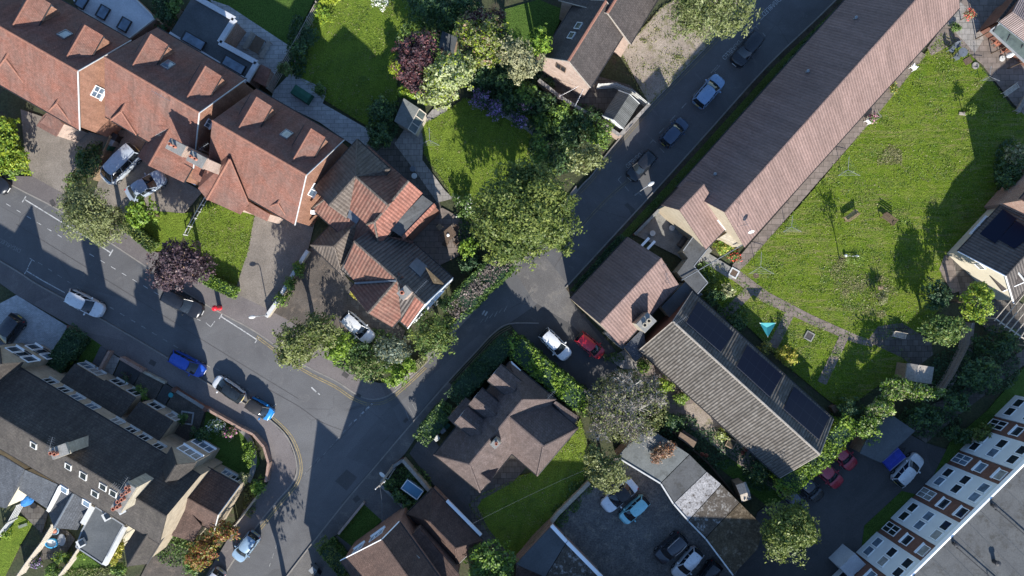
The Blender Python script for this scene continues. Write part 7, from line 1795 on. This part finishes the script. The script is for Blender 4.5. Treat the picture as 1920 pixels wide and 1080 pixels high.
chair('upper of two rust brown armchairs on the sunny patio', 1863, 84, -2.4, 'pot'); chair('lower of two rust brown armchairs on the sunny patio', 1875, 96, -2.4, 'pot')
o = MB().lathe((0, 0, 0), [(.12, 0), (.16, .05), (.14, .1), (.02, .12)], 10).build('white_bag', MT['white'], None); o.location = W(840, 441, 1.02) + Vector((0, 0, -.13)); tag(o, 'crumpled white item lying on the dark terrace table', 'bag')
# wheelie bins
def bin_(label, px, py, rot, mat, group='wheelie bins'):
    c = W(px, py, .5); t = thing('wheelie_bin', label, 'bin', (c.x, c.y, .11), group, rot)
    m = MB(); z = [(0.03, .44, .5), (.95, .56, .62)]
    V = []
    for h, a, b_ in z: V += [(-a / 2, -b_ / 2, h), (a / 2, -b_ / 2, h), (a / 2, b_ / 2, h), (-a / 2, b_ / 2, h)]
    m.add(V, [[3, 2, 1, 0], [4, 5, 6, 7]] + [[i, (i + 1) % 4, 4 + (i + 1) % 4, 4 + i] for i in range(4)]); local(m, 'body', mat, t)
    l = MB(); l.box((0, .02, .985), .6, .68, .06); l.box((0, -.3, 1.02), .4, .08, .04); local(l, 'lid', mat, t)
    for s in (-1, 1): local(MB().tube([(s * .24, .3, .1), (s * .3, .3, .1)], .1, 10), 'wheel', 'black', t)
bin_('black wheelie bin nearest the porch gable by silver van', 220, 259, -.5, 'black'); bin_('dark wheelie bin in the middle of three by silver van', 214, 269, -.5, 'grey'); bin_('green wheelie bin closest to silver van', 207, 277, -.5, 'green_cover')
bin_('green bin nearest the hipped garage corner', 765, 972, .9, 'green_cover'); bin_('dark bin between green bin and grey bin by hipped garage', 757, 979, .9, 'grey'); bin_('grey bin by steps beside hipped garage', 749, 985, .9, 'pale_grey')
bin_('black bin beside white gabled house by twiggy hedge', 808, 578, .75, 'black'); bin_('grey bin by hedge end next to black bin', 818, 566, .75, 'grey'); bin_('green bin on the side of dormer bungalow hedge', 838, 795, .7, 'green_cover'); bin_('grey bin below green bin by dormer bungalow hedge', 830, 804, .7, 'grey'); bin_('pale bin at the lower corner of dormer bungalow hedge', 819, 818, .7, 'pale_grey')
bin_('dark bin by lower front wall of shaded bottom drive', 590, 1066, .8, 'grey'); bin_('second dark bin at bottom edge drive', 596, 1074, .8, 'black')
bin_('brown bin beside the bungalow solar gable', 1561, 765, .5, 'wood_dark')
# water tank / cold frame with white rim
c = W(773, 918, .7); t = thing('water_tank', 'white framed rectangular tank of blue water in the walled garden', 'tank', (c.x, c.y, 0), None, math.radians(-36))
m = MB()
for a, b_, sx, sy in ((0, .55, 2.0, .09), (0, -.55, 2.0, .09), (1.0, 0, .09, 1.19), (-1.0, 0, .09, 1.19)): m.box((a, b_, .42), sx, sy, .7)
local(m, 'frame', 'white', t); local(MB().box((0, 0, .36), 1.9, 1.0, .66), 'water', 'water', t)
c = W(565, 176, .8); t = thing('covered_table', 'long dark green covered table on pale patio', 'covered table', (c.x, c.y, .12), None, math.radians(-33))
m = MB(); m.add([(-1, -.5, .75), (1, -.5, .75), (1, .5, .75), (-1, .5, .75), (-1.05, -.55, .05), (1.05, -.55, .05), (1.05, .55, .05), (-1.05, .55, .05), (-.95, 0, .82), (.95, 0, .82)], [[0, 1, 9, 8], [2, 3, 8, 9], [1, 2, 9], [3, 0, 8], [4, 5, 1, 0], [5, 6, 2, 1], [6, 7, 3, 2], [7, 4, 0, 3]]); local(m, 'cover', 'green_cover', t); legs4(t, 1.8, .8, .7, .06, 'wood_dark')
# stone planter on that patio
c = W(602, 170); t = thing('stone_planter', 'square stone planter with shrub on pale patio corner', 'planter', (c.x, c.y, .12), None, math.radians(-33))
local(MB().box((0, 0, .25), .9, .9, .5), 'trough', 'slab', t); local(MB().box((0, 0, .5), .74, .74, .03), 'soil', 'soil', t)
plant('planter_shrub', 'soft shrub growing in the square stone planter', 'shrub', 600, 168, 11, 1.3, 'l_mid', .16, 1.0, 10, .9)
# blue covered trailer
c = W(1678, 862, 1.0); t = thing('covered_trailer', 'small trailer under blue tarpaulin beside dark garage', 'trailer', (c.x, c.y, .06), None, math.radians(40))
m = MB(); m.box((0, 0, .62), 2.1, 1.25, .45); local(m, 'body', 'grey', t)
m = MB(); m.add([(-1.1, -.68, .8), (1.1, -.68, .8), (1.1, .68, .8), (-1.1, .68, .8), (-1.0, 0, 1.15), (1.0, 0, 1.05), (-1.1, -.68, .55), (1.1, -.68, .55), (1.1, .68, .55), (-1.1, .68, .55)], [[0, 1, 5, 4], [2, 3, 4, 5], [1, 2, 5], [3, 0, 4], [6, 7, 1, 0], [7, 8, 2, 1], [8, 9, 3, 2], [9, 6, 0, 3]]); local(m, 'tarpaulin', m_plain('tarp', (.03, .05, .32), .6, .3, .2, 3), t)
for s in (-1, 1): local(MB().tube([(0, s * .66, .28), (0, s * .8, .28)], .28, 14), 'wheel', 'tyre', t)
local(MB().tube([(1.0, .3, .5), (1.8, 0, .5), (1.0, -.3, .5)], .04, 6), 'drawbar', 'black', t)
# pergola
a = [W(1865, 597, 2.4), W(1912, 540, 2.4), W(1985, 590, 2.4), W(1940, 650, 2.4)]; t = thing('pergola', 'pale timber pergola at the right edge', 'pergola', (a[0].x, a[0].y, 0))
for q in a: MB().box((q.x, q.y, 1.2), .12, .12, 2.4).build('post', MT['wood_pale'], t)
m = MB()
for i, j in ((0, 3), (1, 2)): m.beam(a[i] + Vector((0, 0, .07)), a[j] + Vector((0, 0, .07)), .09, .16)
m.build('beam', MT['wood_pale'], t); m = MB()
for k in range(9): f = k / 8; p_, q = a[0].lerp(a[3], f), a[1].lerp(a[2], f); d = (q - p_).normalized() * .3; m.beam(p_ - d + Vector((0, 0, .2)), q + d + Vector((0, 0, .2)), .06, .12)
m.build('rafter', MT['wood_pale'], t)
# bunting yard: poles, strings and flags
P0, P1, P2 = W(1050, 180, 2.3), W(1095, 155, 3.2), W(1078, 200, 2.3)
for lab, A, Bq in (('white bunting string on left over the small paved yard', P0, P1), ('white bunting string on right over the small paved yard', P2, W(1099, 158, 3.2))):
    t = thing('bunting', lab, 'bunting', A, 'bunting strings over the yard'); m = MB(); f = MB(); Q = [A.lerp(Bq, i / 11) - Vector((0, 0, .25 * 4 * (i / 11) * (1 - i / 11))) for i in range(12)]
    m.tube(Q, .012, 4); m.build('string', MT['white'], t)
    s = (Bq - A).normalized()
    for i in range(11): q = (Q[i] + Q[i + 1]) / 2; n_ = Vector((-s.y, s.x, 0)); f.shell([[q - s * .11, q + s * .11, q + n_ * .14 - Vector((0, 0, .2))]], .01)
    f.build('flag', MT['white'], t)
t = thing('washing_line_pole', 'slim pole holding the bunting at the brick wall', 'pole', (P0.x, P0.y, 0)); local(MB().tube([(0, 0, 0), (0, 0, 2.4)], .04, 6), 'pole', 'white', t)
# pool yard: paddling pool, toys, trampoline-like blue cover
c = W(96, 1019, .4); t = thing('paddling_pool', 'blue and white children paddling pool in rear yard', 'paddling pool', (c.x, c.y, .12)); local(MB().lathe((0, 0, 0), [(.55, 0), (.62, .12), (.62, .3), (.52, .34), (.5, .1)], 20, 1.1, .8), 'pool_ring', m_plain('pool_blue', (.06, .35, .6), .4, .4, .1, 3), t); local(MB().lathe((0, 0, .1), [(.5, 0), (.5, .04)], 20, 1.1, .8), 'water', 'pale_grey', t)
c = W(101, 996, .4); t = thing('toy_pool', 'small pale blue pool with orange toy in rear yard', 'toy', (c.x, c.y, .12)); local(MB().lathe((0, 0, 0), [(.4, 0), (.45, .12), (.42, .25), (.34, .08)], 16), 'ring', m_plain('pool_pale', (.3, .5, .65), .4, .4, .1, 3), t); local(MB().lathe((0, 0, .1), [(.2, 0), (.26, .1), (.1, .22)], 12), 'toy', 'pot', t)
c = W(48, 940, .9); t = thing('covered_barbecue', 'blue tarpaulin covered barbecue beside white rear fence', 'covered barbecue', (c.x, c.y, .11), None, .9); m = MB(); m.lathe((0, 0, .2), [(.58, 0), (.55, .5), (.48, .7), (.2, .8)], 12, 1.2, .8); local(m, 'cover', 'cloth_blue', t); legs4(t, .8, .5, .25, .05, 'black')
c = W(62, 948, .3); t = thing('tyre', 'black tyre standing near the blue covered barbecue', 'tyre', (c.x, c.y, .11)); local(MB().lathe((0, 0, 0), [(.2, .02), (.32, 0), (.36, .1), (.32, .2), (.2, .18)], 16), 'tread', 'tyre', t)
c = W(116, 1012, .4); t = thing('trampoline', 'small round grey trampoline in rear yard', 'trampoline', (c.x, c.y, .11)); local(MB().lathe((0, 0, .3), [(.5, 0), (.52, .03), (.45, .05)], 20, .8, 1.2), 'mat', 'grey', t); legs4(t, .5, .7, .3, .04, 'black')
c = W(42, 986, .3); t = thing('clothes_rack', 'grey folding rack lying on left lawn', 'rack', (c.x, c.y, .11), None, .35); m = MB()
for k in range(5): m.beam((-.5, -.12 + k * .06, .12), (.5, -.12 + k * .06, .16), .03, .03)
local(m, 'rail', 'grey', t)
# meadow odds and ends
c = W(1594, 480); t = thing('birdbath_stand', 'white barbell shaped stand lying on meadow grass', 'stand', (c.x, c.y, .12), None, -.05)
m = MB(); m.tube([(-.55, 0, .2), (0, -.03, .22), (.55, 0, .2)], .06, 8); local(m, 'rod', 'white', t)
for s in (-1, 1): local(MB().lathe((s * .6, 0, .05), [(.1, 0), (.16, .1), (.14, .24), (.03, .3)], 10), 'knob', 'white', t)
c = W(1516, 630); t = thing('stone_ring', 'square pale stone edging with dark centre set in lawn', 'edging', (c.x, c.y, .08), None, -.5); m = MB()
for a_, b_, sx, sy in ((0, .4, .9, .12), (0, -.4, .9, .12), (.4, 0, .12, .68), (-.4, 0, .12, .68)): m.box((a_, b_, .06), sx, sy, .12)
local(m, 'edging', 'concrete', t); local(MB().box((0, 0, .05), .7, .7, .06), 'centre', 'iron', t)
def post(label, px, py, h, wd=.22, name='feeder_post', mat='wood_grey', head=True):
    c = W(px, py); t = thing(name, label, 'bird feeder' if head else 'post', (c.x, c.y, .1)); local(MB().tube([(0, 0, 0), (0, 0, h)], wd * .3, 8), 'pole', mat, t)
    if head: local(MB().box((0, 0, h), wd * 2.2, wd * 1.6, .05), 'tray', mat, t); local(MB().add([(-.3, -.25, h + .35), (.3, -.25, h + .35), (.3, .25, h + .35), (-.3, .25, h + .35), (-.3, 0, h + .55), (.3, 0, h + .55)], [[0, 1, 5, 4], [2, 3, 4, 5], [1, 2, 5], [3, 0, 4], [3, 2, 1, 0]]), 'roof', mat, t); [local(MB().box((x * .2, 0, h + .18), .04, .04, .36), 'support', mat, t) for x in (-1, 1)]
    local(MB().box((0, 0, .03), .5, .3, .08), 'base', 'wood', t)
plant('lollipop_shrub', 'small lollipop shrub in plank edged square on sunny meadow', 'shrub', 1818, 206, 9, 1.75, 'l_blade', .14, 1.0, 9, .9, trunk=.04)
c = W(1803, 214); o = MB().box((0, 0, .06), .75, .28, .12, -.1).build('plank', MT['wood_grey'], None); o.location = (c.x, c.y, .1); tag(o, 'short timber plank on meadow at foot of lollipop shrub', 'plank'); post('slim post on the meadow by the tufted bush', 1650, 540, 1.2, .14, head=False)
# slender young tree on the meadow with a tall shadow
plant('young_tree', 'slender sparse sapling on meadow beside white stand', 'tree', 1600, 484, 18, 4.6, 'l_blade', .13, .26, 18, 1.6, trunk=.05, ragged=.5)
for x, y, r, lab in ((1813, 115, .55, 'square brown drain cover on meadow by metal chairs'), (1827, 124, .42, 'round brown drain ring next to the square drain cover')):
    c = W(x, y); t = thing('drain_cover', lab, 'drain cover', (c.x, c.y, .1), None, .5)
    if r > .5: local(MB().box((0, 0, .03), .8, .65, .06), 'lid', 'wood_dark', t)
    else: local(MB().lathe((0, 0, 0), [(.36, 0), (.36, .12), (.2, .12), (.2, .05)], 16), 'lid', 'slab', t)
c = W(1417, 517); o = MB().lathe((0, 0, 0), [(.3, 0), (.28, .03)], 14).build('drain_cover', MT['wood_dark'], None); o.location = (c.x, c.y, .1); tag(o, 'round brown drain cover on grass near the flagged path corner', 'drain cover')
c = W(1375, 512); t = thing('path_grate', 'white rimmed square grate at the flagged path corner', 'grate', (c.x, c.y, .115), None, -.5); m = MB()
for a_, b_, sx, sy in ((0, .4, .95, .14), (0, -.4, .95, .14), (.4, 0, .14, .66), (-.4, 0, .14, .66)): m.box((a_, b_, .05), sx, sy, .1)
local(m, 'rim', 'white_dirty', t); local(MB().box((0, 0, .03), .66, .66, .06), 'grille', 'wood_dark', t)
# planters and pots on the bungalow patio
c = W(1368, 830); t = thing('wooden_planter', 'square wooden planter on stone base by the bungalow', 'planter', (c.x, c.y, .11), None, -.5); local(MB().box((0, 0, .2), .95, .95, .4), 'box', 'wood', t); local(MB().box((0, 0, .41), .75, .75, .03), 'soil', 'soil', t)
c = W(1286, 818); t = thing('storage_bench', 'long brown storage box with orange edge behind garages', 'storage box', (c.x, c.y, .11), None, -.6); local(MB().box((0, 0, .35), 1.8, .8, .7), 'box', 'wood_dark', t); local(MB().box((0, 0, .72), 1.86, .86, .05), 'lid', 'wood_dark', t); local(MB().box((0, -.46, .7), 1.86, .07, .1), 'edge', 'wood', t)
GPOT = 'terracotta pots by the bungalow'
for x, y, lab in ((1396, 841, 'terracotta pot beside wooden planter, upper'), (1390, 847, 'pale pot next to terracotta pot beside planter'), (1314, 850, 'red flowered pot at corner of the pale garage roof'), (1322, 852, 'pink flowered pot near the pale garage roof corner')):
    c = W(x, y); t = thing('flower_pot', lab, 'pot', (c.x, c.y, .11), GPOT); local(MB().lathe((0, 0, 0), [(.14, 0), (.2, .3), (.22, .34), (.18, .34)], 12), 'pot', 'pot', t); local(MB().lathe((0, 0, .3), [(.16, 0), (.2, .1), (.05, .2)], 8), 'plant', 'l_red', t)
for x, y, lab in ((1258, 428, 'white ringed planter in the hall yard'), (1280, 420, 'terracotta pot in the hall yard corner'), (1222, 438, 'small white pot on the shaded hall yard'), (778, 331, 'round pale pot by the tiled house rear'), (775, 318, 'blue grey ball ornament behind the tiled house')):
    c = W(x, y); t = thing('flower_pot', lab, 'pot', (c.x, c.y, .114)); mt = 'pot' if 'terra' in lab else ('lead' if 'blue' in lab else 'white_dirty'); local(MB().lathe((0, 0, 0), [(.2, 0), (.28, .3), (.3, .36), (.22, .36)], 14), 'pot', mt, t); local(MB().lathe((0, 0, .26), [(.24, 0), (.2, .06)], 10), 'soil', 'soil', t)
c = W(1283, 452, .8); t = thing('log_store', 'dark rounded container in the shaded hall yard', 'container', (c.x, c.y, .114), None, .95); local(MB().tube([(-.7, 0, .35), (.7, 0, .35)], .34, 14), 'drum', 'iron', t); [local(MB().box((s * .5, 0, .1), .1, .6, .2), 'foot', 'wood_dark', t) for s in (-1, 1)]
c = W(1893, 103, 1.2); t = thing('parasol', 'furled white and blue parasol at the right edge patio', 'parasol', (c.x, c.y, .11)); local(MB().tube([(0, 0, 0), (0, 0, 2.2)], .03, 6), 'pole', 'metal', t); local(MB().lathe((0, 0, .9), [(.25, 0), (.3, .2), (.15, 1.1), (.03, 1.35)], 12), 'canopy', 'white', t); local(MB().lathe((0, 0, 0), [(.3, 0), (.28, .1)], 14), 'base', 'white_dirty', t)
c = W(233, 783 + 14, 1.2); t = thing('yellow_box', 'yellow storage box by the terrace front porch', 'box', (W(303, 793).x, W(303, 793).y, .12), None, -.5); local(MB().box((0, 0, .35), .9, .5, .7), 'box', 'yellow', t); local(MB().box((0, 0, .73), .96, .56, .06), 'lid', 'yellow', t)
c = W(384, 850); 
t = thing('square_edging', 'pale square stone edging on terrace gravel bed', 'edging', (W(352, 783).x, W(352, 783).y, .11), None, -.15); m = MB()
for a_, b_, sx, sy in ((0, .6, 1.3, .14), (0, -.6, 1.3, .14), (.6, 0, .14, 1.06), (-.6, 0, .14, 1.06)): m.box((a_, b_, .06), sx, sy, .12)
local(m, 'edging', 'slab_pale', t)
c = W(330, 737, .6); t = thing('teal_pot', 'teal pot on low wall end of terrace front', 'pot', (W(329, 738).x, W(329, 738).y, .7)); local(MB().lathe((0, 0, 0), [(.14, 0), (.24, .25), (.26, .3), (.2, .3)], 12), 'pot', 'teal', t); local(MB().lathe((0, 0, .24), [(.2, 0), (.18, .05)], 10), 'soil', 'soil', t)
c = W(1645, 218, .6); t = thing('mobility_walker', 'wheeled walker under the long hall eave', 'walker', (c.x, c.y, .112), None, .8); m = MB()
for s in (-1, 1): m.tube([(-.25, s * .25, .1), (.1, s * .25, .85), (.25, s * .25, .1)], .02, 5)
m.tube([(.1, -.25, .85), (.1, .25, .85)], .02, 5); local(m, 'frame', 'metal', t); [local(MB().tube([(x * .25, s * .25 - .03, .1), (x * .25, s * .25 + .03, .1)], .1, 10), 'wheel', 'black', t) for x in (-1, 1) for s in (-1, 1)]
chair('white plastic chair under the long hall eave', 1708, 129, .8, 'white'); chair('white plastic chair lower along the long hall eave', 1624, 229, .8, 'white')
# trees standing south of the picture whose dappled shade falls on the lower road
plant('street_tree', 'broad tree just below the bottom edge by the lower road', 'tree', 505, 1170, 55, 8, 'l_mid', .3, 1.3)
